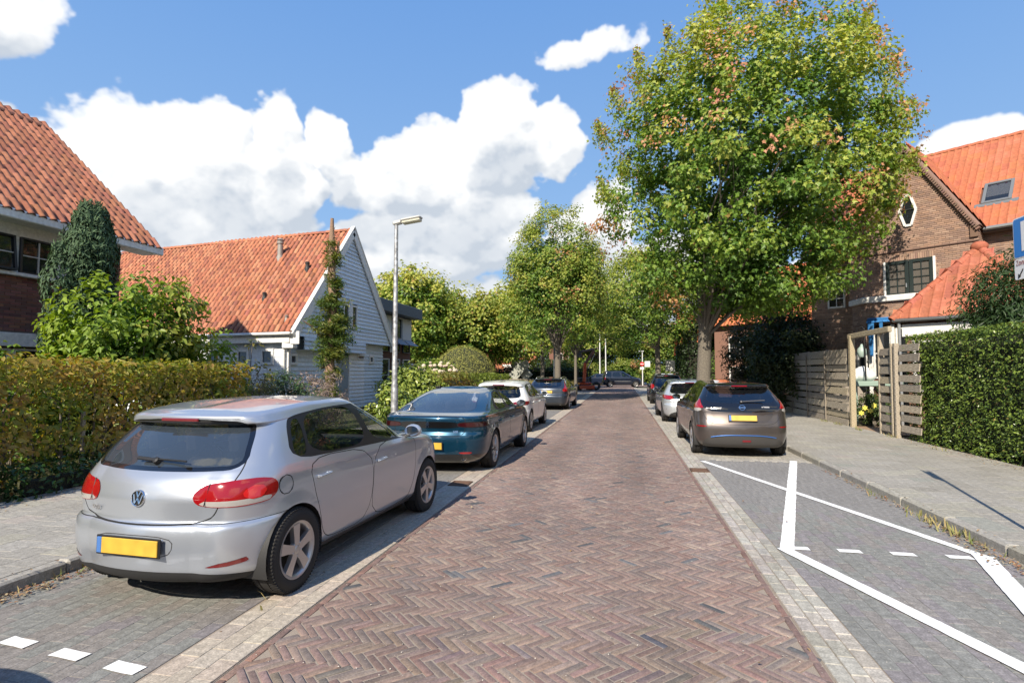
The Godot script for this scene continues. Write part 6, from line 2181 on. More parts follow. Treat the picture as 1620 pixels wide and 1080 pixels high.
	func side(z: float, y: float) -> Transform3D: # a frame on the right side: x along the car (towards the front is -z), z outwards
		var f := func(zz: float, yy: float) -> Vector3:
			var r := at_height(yy)
			var k := absf(zz - (r[1] + r[2]) * 0.5) / ((r[1] - r[2]) * 0.5)
			return lift(Vector3(r[3] * (1.0 - side_bow * k * k * k), yy, zz))
		var p: Vector3 = f.call(z, y)
		var dz: Vector3 = (f.call(z - 0.02, y) - f.call(z + 0.02, y)).normalized()
		var dy: Vector3 = (f.call(z, y + 0.02) - f.call(z, y - 0.02)).normalized()
		var n := dy.cross(dz) * -1.0
		if n.x < 0:
			n = -n
		n = n.normalized()
		return Transform3D(Basis(-dz, n.cross(-dz), n), p)

var CM := {}
func car_setup() -> void:
	CM.black = m_(Color(0.012, 0.012, 0.013), 0.45)
	CM.gloss_black = m_(Color(0.008, 0.008, 0.009), 0.08)
	CM.gloss_black.clearcoat_enabled = true
	CM.plastic = grain(m_(Color(0.025, 0.025, 0.026), 0.65), noise_tex("fine", 0.05, 0.72, 1.12, 5, 512), 8.0)
	CM.line = m_(Color(0.01, 0.01, 0.01), 0.9)
	CM.rubber = grain(m_(Color(0.022, 0.021, 0.020), 0.85), noise_tex("fine", 0.05, 0.72, 1.12, 5, 512), 9.0, 0.15)
	CM.alloy = m_(Color(0.52, 0.51, 0.50), 0.34, 0.75)
	CM.dark_alloy = m_(Color(0.10, 0.10, 0.105), 0.4, 0.6)
	CM.brake = m_(Color(0.035, 0.033, 0.031), 0.8, 0.2)
	CM.chrome = m_(Color(0.78, 0.78, 0.79), 0.10, 1.0)
	CM.red = m_(Color(0.27, 0.005, 0.007), 0.12)
	CM.red.clearcoat_enabled = true
	CM.bright_red = m_(Color(0.52, 0.014, 0.014), 0.12)
	CM.bright_red.clearcoat_enabled = true
	CM.smoked = m_(Color(0.035, 0.004, 0.005), 0.08)
	CM.smoked.clearcoat_enabled = true
	CM.dark_red = m_(Color(0.16, 0.008, 0.010), 0.12)
	CM.dark_red.clearcoat_enabled = true
	CM.clear = m_(Color(0.36, 0.34, 0.32), 0.14)
	CM.clear.clearcoat_enabled = true
	CM.plate = grain(m_(Color(0.58, 0.36, 0.045), 0.5), noise_tex("plateblur", 0.012, 0.88, 1.0, 2, 256), 2.0)
	CM.blue = m_(Color(0.06, 0.16, 0.42), 0.5)
	CM.seat = grain(m_(Color(0.035, 0.035, 0.037), 0.9), noise_tex("fine", 0.05, 0.72, 1.12, 5, 512), 6.0)
	CM.cabin = m_(Color(0.022, 0.022, 0.024), 0.85)
	CM.glass = m_(Color(0.010, 0.013, 0.014), 0.02)
	CM.glass.transparency = BaseMaterial3D.TRANSPARENCY_ALPHA
	CM.glass.albedo_color.a = 0.26
	CM.tinted = m_(Color(0.006, 0.007, 0.009), 0.02)
	CM.tinted.transparency = BaseMaterial3D.TRANSPARENCY_ALPHA
	CM.tinted.albedo_color.a = 0.80
	CM.glass.metallic_specular = 0.7
	CM.glass.clearcoat_enabled = true
	CM.glass.clearcoat = 0.6
	CM.tinted.metallic_specular = 0.7
	CM.tinted.clearcoat_enabled = true
	CM.tinted.clearcoat = 1.0
	for k: String in ["gloss_black", "red", "bright_red", "smoked", "dark_red", "clear", "glass", "tinted"]:
		CM[k].clearcoat_roughness = 0.02
	CM.hatch_glass = m_(Color(0.05, 0.065, 0.085), 0.02)
	CM.hatch_glass.transparency = BaseMaterial3D.TRANSPARENCY_ALPHA
	CM.hatch_glass.albedo_color.a = 0.6
	CM.hatch_glass.metallic = 0.0
	CM.hatch_glass.metallic_specular = 0.71
	CM.hatch_glass.clearcoat_enabled = true
	CM.hatch_glass.clearcoat_roughness = 0.02
	CM.mirror = m_(Color(0.6, 0.62, 0.64), 0.03, 1.0)

func paint(c: Color, metal := 0.55, rough := 0.34) -> StandardMaterial3D:
	var m := m_(c, rough, metal)
	m.clearcoat_enabled = true
	m.clearcoat = 1.0
	m.clearcoat_roughness = 0.03
	return m

func make_wheel(parent: Node3D, at: Vector3, left: bool, R: float, rim: float, width: float, style: String) -> void:
	var tyre := MB.new()
	var w := width * 0.5
	tyre.lathe([Vector2(rim - 0.01, -w * 0.8), Vector2(rim + 0.015, -w * 0.98), Vector2(R - 0.05, -w), Vector2(R - 0.014, -w * 0.86), Vector2(R, -w * 0.7), Vector2(R, -w * 0.42), Vector2(R - 0.008, -w * 0.40), Vector2(R - 0.008, -w * 0.32), Vector2(R, -w * 0.30), Vector2(R, w * 0.30), Vector2(R - 0.008, w * 0.32), Vector2(R - 0.008, w * 0.40), Vector2(R, w * 0.42), Vector2(R, w * 0.7), Vector2(R - 0.014, w * 0.86), Vector2(R - 0.05, w), Vector2(rim + 0.02, w * 0.99), Vector2(rim + 0.004, w * 0.93), Vector2(rim - 0.012, w * 0.8)], 48, Vector3.RIGHT)
	for i in 72: # tread blocks
		var a := TAU * i / 72
		for s: float in [-1.0, 1.0]:
			tyre.X = Transform3D(Basis(Vector3.RIGHT, a), Vector3.ZERO)
			tyre.beam(Vector3(s * w * 0.44, R - 0.001, 0), Vector3(s * w * 0.9, R - 0.016, 0.022), 0.015, 0.014)
	tyre.X = Transform3D.IDENTITY
	var t := obj("wheel", tyre.mesh(), CM.rubber, parent)
	t.position = at
	if left:
		t.rotation.y = PI
	t.rotate_object_local(Vector3.RIGHT, rf(0, TAU))
	var r := MB.new()
	r.lathe([Vector2(rim - 0.02, -w * 0.7), Vector2(rim - 0.03, 0.0), Vector2(rim - 0.028, w * 0.72), Vector2(rim - 0.018, w * 0.88), Vector2(rim + 0.004, w * 0.95), Vector2(rim + 0.006, w * 0.90)], 40, Vector3.RIGHT)
	obj("rim", r.mesh(), CM.alloy if style != "dark" else CM.dark_alloy, t)
	r = MB.new()
	r.lathe([Vector2(0.0, w * 0.08), Vector2(rim * 0.62, w * 0.08), Vector2(rim * 0.66, 0.0), Vector2(rim - 0.02, -0.01)], 32, Vector3.RIGHT, false)
	obj("brake_disc", r.mesh(), CM.brake, t)
	var n := 5
	var polys := []
	match style:
		"five":
			polys = [[Vector2(-0.030, 0.03), Vector2(0.030, 0.03), Vector2(0.033, 0.11), Vector2(0.043, rim - 0.02), Vector2(-0.043, rim - 0.02), Vector2(-0.033, 0.11)]]
		"twin", "dark":
			polys = [[Vector2(-0.036, 0.03), Vector2(-0.004, 0.03), Vector2(-0.032, rim - 0.02), Vector2(-0.060, rim - 0.02)], [Vector2(0.004, 0.03), Vector2(0.036, 0.03), Vector2(0.060, rim - 0.02), Vector2(0.032, rim - 0.02)]]
		"ten":
			n = 10
			polys = [[Vector2(-0.016, 0.03), Vector2(0.016, 0.03), Vector2(0.021, rim - 0.02), Vector2(-0.021, rim - 0.02)]]
	var sp := MB.new()
	for i in n:
		for q: Array in polys:
			sp.X = Transform3D(Basis(Vector3.RIGHT, TAU * i / n) * Basis(Vector3(0, 0, 1), Vector3(0, 1, 0), Vector3(-1, 0, 0)).inverse(), Vector3(w * 0.72, 0, 0))
			sp.X.basis = Basis(Vector3.RIGHT, TAU * i / n) * Basis(Vector3(0, 0, -1), Vector3(0, 1, 0), Vector3(1, 0, 0))
			sp.prism(PackedVector2Array(q), 0.036, 0.007)
	obj("spokes", sp.mesh(), CM.alloy if style != "dark" else CM.dark_alloy, t)
	var h := MB.new()
	h.lathe([Vector2(0.0, w * 0.95), Vector2(0.026, w * 0.94), Vector2(0.033, w * 0.90), Vector2(0.036, w * 0.86), Vector2(0.062, w * 0.84), Vector2(0.066, w * 0.6)], 24, Vector3.RIGHT)
	for i in 5:
		var a := TAU * (i + 0.5) / 5
		h.ball(Vector3(w * 0.83, cos(a) * 0.052, sin(a) * 0.052), Vector3(0.012, 0.009, 0.009), 8, 5)
	obj("hub_cap", h.mesh(), CM.alloy if style == "five" else CM.dark_alloy, t)

func text_mesh(s: String, size: float, depth := 0.003, bold := true) -> TextMesh:
	var t := TextMesh.new()
	var f := SystemFont.new()
	f.font_names = PackedStringArray(["Droid Sans"])
	f.font_weight = 700 if bold else 400
	t.font = f
	t.text = s
	t.font_size = 32
	t.pixel_size = size / 32.0
	t.depth = depth
	return t

func on(t: Transform3D, lift_ := 0.002) -> Transform3D:
	return Transform3D(t.basis, t.origin + t.basis.z * lift_)

# cfg: rows, dims, regions, details
func make_car(called: String, label: String, category: String, at: Vector3, turn: float, cfg: Dictionary, group := "") -> Node3D:
	var root := thing(called, label, category, at, turn, group)
	var b := Body.new()
	b.rows = cfg.rows
	b.crown = cfg.get("crown", 0.03)
	b.roof_drop = cfg.get("roof_drop", b.roof_drop)
	b.belt = cfg.belt
	b.top = cfg.top
	b.axles = cfg.axles
	b.arch_r = cfg.arch_r
	b.arch_y = cfg.wheel_r
	b.side_bow = cfg.get("side_bow", 0.035)
	if cfg.has("detail"):
		var k: float = cfg.detail
		b.nr = int(14 * k)
		b.nc = int(10 * k)
		b.ns = int(56 * k)
		b.sub = maxi(2, int(4 * k))
	var idx := b.build()
	# wheel arches
	for az: float in b.axles:
		var D := PackedFloat32Array()
		D.resize(b.P.size())
		for i in b.P.size():
			var p := b.P[i]
			D[i] = Vector2(p.z - az, p.y - b.arch_y).length() - b.arch_r if p.x > 0.45 and p.y < b.belt else 0.1
		idx = b.split(idx, D)[1]
	var trims := {}
	for g: Dictionary in cfg.regions:
		var poly: PackedVector2Array = g.poly if g.has("sharp") else ring2(Array(g.poly), 2)
		var D := b.field(g.space, poly)
		if g.has("line"):
			var wd: float = g.line
			var D1 := D.duplicate()
			for i in D1.size():
				D1[i] += wd
			var s1 := b.split(idx, D1)
			var D2 := b.field(g.space, poly)
			for i in D2.size():
				D2[i] -= wd
			var s2 := b.split(s1[1], D2)
			var key: String = g.get("name", "shut_line")
			if g.get("sides", 3) == 3:
				idx = s1[0]
				idx.append_array(s2[1])
				if not trims.has(key):
					trims[key] = [PackedInt32Array(), g.get("mat", CM.line)]
				(trims[key][0] as PackedInt32Array).append_array(s2[0])
				trims[key][0].append_array(s2[0])
			else:
				obj(key, b.emit(s2[0], 0.0012, g.sides), g.get("mat", CM.line), root)
			continue
		if g.has("rim"):
			var Dr := D.duplicate()
			for i in Dr.size():
				Dr[i] -= g.rim
			var sr := b.split(idx, Dr)
			idx = sr[1]
			var D3 := b.field(g.space, poly)
			var si := b.split(sr[0], D3)
			var key2: String = g.get("rim_name", "trim")
			if not trims.has(key2):
				trims[key2] = [PackedInt32Array(), g.get("rim_mat", CM.black)]
			trims[key2][0].append_array(si[1])
			emit_region(b, g, si[0], root)
			continue
		var s := b.split(idx, D)
		idx = s[1]
		emit_region(b, g, s[0], root)
	for key: String in trims:
		if (trims[key][0] as PackedInt32Array).size():
			obj(key, b.emit(trims[key][0], -0.001, 3), trims[key][1], root)
	obj("body", b.emit(idx, 0.0, 3), cfg.paint, root)
	var lining := PackedInt32Array()
	for t in range(0, idx.size(), 3):
		if b.P[idx[t]].y > 0.35 and b.P[idx[t]].y < cfg.top + 0.02:
			lining.append_array([idx[t], idx[t + 1], idx[t + 2]])
	obj("cabin_lining", b.emit(lining, -0.03, 3), CM.cabin, root)
	# floor, wheel wells
	var fl := MB.new()
	var zr: float = cfg.rows[0][1]
	var zf: float = cfg.rows[0][2]
	fl.box(Vector3(0, 0.225, (zr + zf) * 0.5), Vector3(1.0, 0.05, zr - zf - 0.24))
	fl.box(Vector3(0, 0.23, (b.axles[0] + b.axles[1]) * 0.5), Vector3(1.56, 0.05, b.axles[0] - b.axles[1] - b.arch_r * 2.0))
	fl.box(Vector3(0, 0.25, (zr + b.axles[0] + b.arch_r) * 0.5 - 0.05), Vector3(1.0, 0.05, zr - b.axles[0] - b.arch_r - 0.2))
	obj("floor_pan", fl.mesh(), CM.plastic, root)
	var wells := MB.new()
	for az: float in b.axles:
		for s: float in [-1.0, 1.0]:
			var n := 18
			for i in n:
				var a0 := -0.35 + (PI + 0.7) * i / n
				var a1 := -0.35 + (PI + 0.7) * (i + 1) / n
				var x0 := s * 0.52
				var x1: float = s * (b.at_height(0.5)[3] - 0.012)
				var r := b.arch_r + 0.004
				var p0 := Vector3(0, b.arch_y + sin(a0) * r, az + cos(a0) * r)
				var p1 := Vector3(0, b.arch_y + sin(a1) * r, az + cos(a1) * r)
				var X0 := Vector3(x0, 0, 0)
				var X1 := Vector3(x1, 0, 0)
				var m0 := Vector3(0, -sin(a0), -cos(a0))
				var m1 := Vector3(0, -sin(a1), -cos(a1))
				wells.squad(p0 + X0, p1 + X0, p1 + X1, p0 + X1, m0, m1, m1, m0)
				wells.tri(Vector3(x0, b.arch_y, az), p0 + X0, p1 + X0, Vector3(s, 0, 0), Vector3(s, 0, 0), Vector3(s, 0, 0))
	obj("wheel_arch_liner", wells.mesh(), CM.plastic, root)
	for az: float in b.axles:
		for left: bool in [false, true]:
			var x: float = cfg.track * 0.5
			make_wheel(root, Vector3(-x if left else x, cfg.wheel_r, az), left, cfg.wheel_r, cfg.rim_r, cfg.get("tyre_w", 0.205), cfg.get("wheel", "five"))
	if cfg.get("cabin", true):
		make_cabin(root, b, cfg)
	# door mirrors
	var mz: float = cfg.get("mirror_z", -0.78)
	var my: float = cfg.get("mirror_y", 1.0)
	for s: float in [1.0, -1.0]:
		var f := b.side(mz, my)
		var c := Vector3(s * (f.origin.x + 0.135), my + 0.02, mz)
		var m := MB.new()
		m.ball(c, Vector3(0.100, 0.070, 0.065), 16, 10)
		var mo := obj("door_mirror", m.mesh(), cfg.get("mirror_mat", cfg.paint), root)
		m = MB.new()
		m.beam(Vector3(s * (f.origin.x - 0.02), my - 0.05, mz - 0.01), c + Vector3(s * -0.02, -0.05, 0), 0.05, 0.035, 0.008)
		obj("mirror_arm", m.mesh(), CM.black, mo)
		m = MB.new()
		m.X = Transform3D(Basis(Vector3.RIGHT * 0.082, Vector3.UP * 0.054, Vector3.BACK), c + Vector3(0, 0, 0.052))
		m.lathe([Vector2(0.0, 0.014), Vector2(0.94, 0.012), Vector2(1.0, 0.0)], 20, Vector3.BACK, false)
		obj("mirror_glass", m.mesh(), CM.mirror, mo)
	for q: Array in cfg.get("handles", []): # z, y
		for s: float in [1.0, -1.0]:
			var f := b.side(q[0], q[1])
			var m := MB.new()
			m.beam(Vector3(0.085, 0.004, 0.024), Vector3(-0.085, -0.004, 0.024), 0.028, 0.018, 0.007, Vector3.UP)
			m.box(Vector3(0.078, 0.003, 0.010), Vector3(0.026, 0.026, 0.03), 0.005)
			m.box(Vector3(-0.078, -0.003, 0.010), Vector3(0.026, 0.026, 0.03), 0.005)
			var o := obj("door_handle", m.mesh(), cfg.get("handle_mat", cfg.paint), root)
			var x := Transform3D(Basis(f.basis.x, f.basis.y, f.basis.z), f.origin)
			o.transform = x if s > 0 else Transform3D(Basis(Vector3(-1, 0, 0) * 1.0, Vector3.UP, Vector3(0, 0, 1)) * x.basis * Basis(Vector3(-1, 0, 0), Vector3.UP, Vector3.BACK), x.origin * Vector3(-1, 1, 1))
	# number plate, plain yellow with the blue strip
	var pf := b.rear(0.0, cfg.plate_y)
	var pl := MB.new()
	pl.box(Vector3(0.02, 0, 0.012), Vector3(0.475, 0.108, 0.012), 0.003)
	var tilt := Basis(Vector3.RIGHT, cfg.get("plate_tilt", 0.0))
	var po := obj("number_plate", pl.mesh(), CM.plate, root)
	po.transform = Transform3D(pf.basis * tilt, pf.origin + pf.basis.z * float(cfg.get("plate_out", 0.006)))
	pl = MB.new()
	pl.box(Vector3(-0.238, 0, 0.012), Vector3(0.04, 0.108, 0.012), 0.003)
	obj("plate_strip", pl.mesh(), CM.blue, po)
	pl = MB.new()
	pl.box(Vector3(0, 0, 0.002), Vector3(0.545, 0.132, 0.012), 0.004)
	obj("plate_holder", pl.mesh(), CM.black, po)
	if cfg.has("badge"):
		cfg.badge.call(root, b)
	return root

func emit_region(b: Body, g: Dictionary, part: PackedInt32Array, root: Node3D) -> void:
	if part.is_empty():
		return
	var off: float = g.get("off", 0.0)
	if g.get("join", false):
		obj(g.name, b.emit(part, off, 3), g.mat, root)
		return
	for s: int in [1, 2]:
		if g.get("sides", 3) & s:
			obj(g.name, b.emit(part, off, s), g.mat, root)

func make_cabin(root: Node3D, b: Body, cfg: Dictionary) -> void:
	var k: float = cfg.get("seat_y", 0.0)
	for q: Array in [[-0.36, 0.12, 0.50], [0.36, 0.12, 0.50], [-0.38, 0.98, 0.48], [0.38, 0.98, 0.48], [0.0, 1.0, 0.34]]:
		if q[1] > 0.5 and cfg.get("no_rear_seat", false):
			continue
		var m := MB.new()
		var z: float = q[1] + float(cfg.get("seat_z", 0.0))
		m.beam(Vector3(q[0], 0.45 + k, z - 0.28), Vector3(q[0], 0.47 + k, z + 0.18), q[2], 0.16, 0.05)
		m.beam(Vector3(q[0], 0.48 + k, z + 0.16), Vector3(q[0], 1.03 + k, z + 0.34), q[2], 0.13, 0.05, Vector3.RIGHT)
		var s := obj("seat", m.mesh(), CM.seat, root)
		m = MB.new()
		m.beam(Vector3(q[0], 1.05 + k, z + 0.345), Vector3(q[0], 1.22 + k, z + 0.365), 0.26, 0.09, 0.035, Vector3.RIGHT)
		obj("headrest", m.mesh(), CM.seat, s)
	var d := MB.new()
	d.beam(Vector3(-0.68, 0.83 + k, -0.82), Vector3(0.68, 0.83 + k, -0.82), 0.5, 0.2, 0.06)
	obj("dashboard", d.mesh(), CM.cabin, root)
	d = MB.new()
	var ring := []
	var rr := []
	for i in 25:
		var a := TAU * i / 24
		ring.append(Vector3(-0.36 + cos(a) * 0.18, 0.93 + k + sin(a) * 0.17, -0.48 + sin(a) * -0.07))
		rr.append(0.014)
	d.tube(ring, rr, 6, false)
	obj("steering_wheel", d.mesh(), CM.cabin, root)

func V(a: Array) -> PackedVector2Array:
	var p := PackedVector2Array()
	for i in range(0, a.size(), 2):
		p.append(Vector2(a[i], a[i + 1]))
	return p

const HATCH := [
	[0.19, 1.88, -1.98, 0.74, 0.34, 0.12, 0.30, 0.20], [0.225, 1.955, -2.05, 0.80, 0.34, 0.12, 0.32, 0.22], [0.28, 2.002, -2.10, 0.852, 0.36, 0.13, 0.34, 0.24], [0.36, 2.022, -2.13, 0.868, 0.36, 0.14, 0.36, 0.25],
	[0.46, 2.035, -2.15, 0.882, 0.36, 0.14, 0.36, 0.26], [0.55, 2.030, -2.155, 0.890, 0.36, 0.14, 0.36, 0.26], [0.605, 2.015, -2.15, 0.893, 0.36, 0.14, 0.36, 0.26], [0.635, 1.975, -2.145, 0.893, 0.36, 0.14, 0.36, 0.26],
	[0.70, 1.960, -2.13, 0.892, 0.35, 0.13, 0.36, 0.26], [0.78, 1.942, -2.09, 0.889, 0.34, 0.12, 0.36, 0.26], [0.86, 1.900, -1.98, 0.882, 0.34, 0.12, 0.36, 0.26], [0.90, 1.870, -1.82, 0.874, 0.34, 0.12, 0.36, 0.26],
	[0.93, 1.840, -1.52, 0.862, 0.32, 0.12, 0.34, 0.24], [0.965, 1.800, -1.12, 0.846, 0.30, 0.11, 0.30, 0.22], [1.00, 1.765, -0.98, 0.830, 0.27, 0.11, 0.26, 0.20], [1.10, 1.695, -0.78, 0.787, 0.23, 0.10, 0.20, 0.18], [1.20, 1.615, -0.58, 0.742, 0.20, 0.09, 0.18, 0.15],
	[1.30, 1.525, -0.37, 0.692, 0.18, 0.08, 0.16, 0.13], [1.340, 1.485, -0.27, 0.670, 0.17, 0.08, 0.16, 0.12], [1.350, 1.540, -0.25, 0.664, 0.15, 0.08, 0.16, 0.11], [1.360, 1.552, -0.23, 0.658, 0.14, 0.08, 0.16, 0.11], [1.405, 1.558, -0.13, 0.630, 0.14, 0.08, 0.16, 0.10], [1.425, 1.535, -0.06, 0.608, 0.16, 0.08, 0.16, 0.09], [1.438, 1.480, -0.02, 0.585, 0.17, 0.08, 0.16, 0.09]]

func scaled(rows: Array, ky: float, kz: float, kx: float) -> Array:
	var o := []
	for r: Array in rows:
		o.append([r[0] * ky, r[1] * kz, r[2] * kz, r[3] * kx, r[4], r[5], r[6], r[7]])
	return o

func tucked(rows: Array, by: float, kx: float) -> Array: # a shorter tail and a slimmer body
	var o := []
	for r: Array in rows:
		o.append([r[0], r[1] - by * clampf((0.95 - r[0]) / 0.3, 0.0, 1.0), r[2], r[3] * kx, r[4], r[5], r[6], r[7]])
	return o

func stretch(p: PackedVector2Array, kz: float, ky: float) -> PackedVector2Array:
	var o := PackedVector2Array()
	for q: Vector2 in p:
		o.append(Vector2(q.x * kz, q.y * ky))
	return o

func hatch_glass(kz: float, ky: float, tint_rear: Material, front: Material) -> Array:
	return [
		{"name": "side_window", "mat": front, "space": "S", "poly": stretch(V([1.24, 1.015, 1.13, 1.275, 1.01, 1.308, 1.07, 1.005]), kz, ky), "off": -0.004},
		{"name": "side_window", "mat": front, "space": "S", "poly": stretch(V([1.035, 1.003, 0.965, 1.315, 0.60, 1.343, 0.17, 1.352, 0.095, 0.985]), kz, ky), "off": -0.004},
		{"name": "side_window", "mat": front, "space": "S", "poly": stretch(V([-0.02, 0.982, 0.055, 1.352, -0.10, 1.342, -0.30, 1.275, -0.62, 1.115, -0.90, 0.972]), kz, ky), "off": -0.004},
		{"name": "window_frame", "mat": CM.black, "space": "S", "poly": stretch(V([1.30, 0.992, 1.165, 1.295, 1.02, 1.328, 0.60, 1.362, 0.0, 1.371, -0.14, 1.358, -0.34, 1.288, -0.66, 1.125, -1.0, 0.955, -0.6, 0.952, 0.5, 0.974]), kz, ky), "off": -0.001},
		{"name": "rear_window", "mat": tint_rear, "space": "R", "poly": stretch(V([0.0, 0.990, 0.40, 0.992, 0.645, 1.005, 0.585, 1.17, 0.525, 1.272, 0.3, 1.282, -0.3, 1.282, -0.5, 1.2, -0.5, 0.99]), 1.0, ky), "off": -0.004, "join": true, "rim": 0.028, "rim_name": "window_seal", "rim_mat": CM.gloss_black},
		{"name": "windscreen", "mat": CM.glass, "space": "F", "poly": stretch(V([0.0, 0.99, 0.66, 0.99, 0.58, 1.29, 0.0, 1.31, -0.5, 1.29, -0.5, 0.99]), 1.0, ky), "off": -0.004, "join": true, "rim": 0.015, "rim_name": "window_seal", "rim_mat": CM.gloss_black},
	]

func hatch_lines(kz: float, ky: float) -> Array:
	return [
		{"space": "S", "poly": stretch(V([1.12, 0.985, 1.02, 0.62, 0.93, 0.36, 0.80, 0.27, 0.12, 0.26, 0.07, 0.95]), kz, ky), "line": 0.0035},
		{"space": "S", "poly": stretch(V([0.06, 0.96, 0.11, 0.26, -0.78, 0.25, -0.90, 0.45, -0.95, 0.80, -0.93, 0.96]), kz, ky), "line": 0.0035},
		{"space": "R", "poly": V([0.0, 0.615 * ky, 0.42, 0.622 * ky, 0.55, 0.66 * ky, 0.60, 0.76 * ky, 0.675, 0.98 * ky, 0.55, 1.312 * ky, -0.5, 1.312 * ky, -0.6, 0.62 * ky]), "line": 0.004},
	]

func roundel(root: Node3D, f: Transform3D, r: float, letters: bool) -> void:
	var m := MB.new()
	m.lathe([Vector2(r * 0.82, 0.0), Vector2(r * 0.84, 0.006), Vector2(r * 0.94, 0.008), Vector2(r, 0.003), Vector2(r, -0.004)], 32, Vector3.BACK)
	if letters:
		for q: Array in [[-0.30, 0.80, 0.0, 0.10], [0.30, 0.80, 0.0, 0.10], [-0.68, 0.45, -0.34, -0.68], [0.68, 0.45, 0.34, -0.68], [-0.34, -0.68, 0.0, 0.02], [0.34, -0.68, 0.0, 0.02]]:
			m.beam(Vector3(q[0] * r, q[1] * r, 0.004), Vector3(q[2] * r, q[3] * r, 0.004), r * 0.15, 0.006, 0.0015, Vector3.BACK)
	var o := obj("emblem", m.mesh(), CM.chrome, root)
	o.transform = f
	m = MB.new()
	m.lathe([Vector2(0.0, 0.001), Vector2(r * 0.84, 0.0005), Vector2(r * 0.86, -0.003)], 32, Vector3.BACK, false)
	obj("emblem_ground", m.mesh(), CM.black, o)

func lettering(root: Node3D, f: Transform3D, s: String, size: float, mat: Material) -> void:
	var o := obj("lettering", text_mesh(s, size, 0.004), mat, root)
	o.transform = f

func rear_bits(root: Node3D, b: Body, lamp_y: float, lamp_w: float, wiper_y: float, wiper_l: float, lamp_mat: Material, lamp_out := 0.004) -> void:
	var f := b.rear(0.0, lamp_y)
	var m := MB.new()
	m.box(Vector3.ZERO, Vector3(lamp_w, 0.026, 0.02), 0.006)
	var o := obj("high_brake_lamp", m.mesh(), lamp_mat, root)
	o.transform = on(f, lamp_out)
	if wiper_l > 0.0:
		f = b.rear(0.0, wiper_y)
		m = MB.new()
		m.X = on(f, 0.012)
		m.lathe([Vector2(0.0, 0.022), Vector2(0.022, 0.018), Vector2(0.028, -0.01)], 14, Vector3.BACK)
		m.beam(Vector3(0.0, 0, 0.014), Vector3(-wiper_l * 0.4, 0.012, 0.014), 0.026, 0.014, 0.004, Vector3.BACK)
		m.beam(Vector3(-wiper_l * 0.3, 0.014, 0.008), Vector3(wiper_l * 0.65, 0.0, 0.010), 0.012, 0.014, 0.003, Vector3.BACK)
		obj("wiper", m.mesh(), CM.black, root)

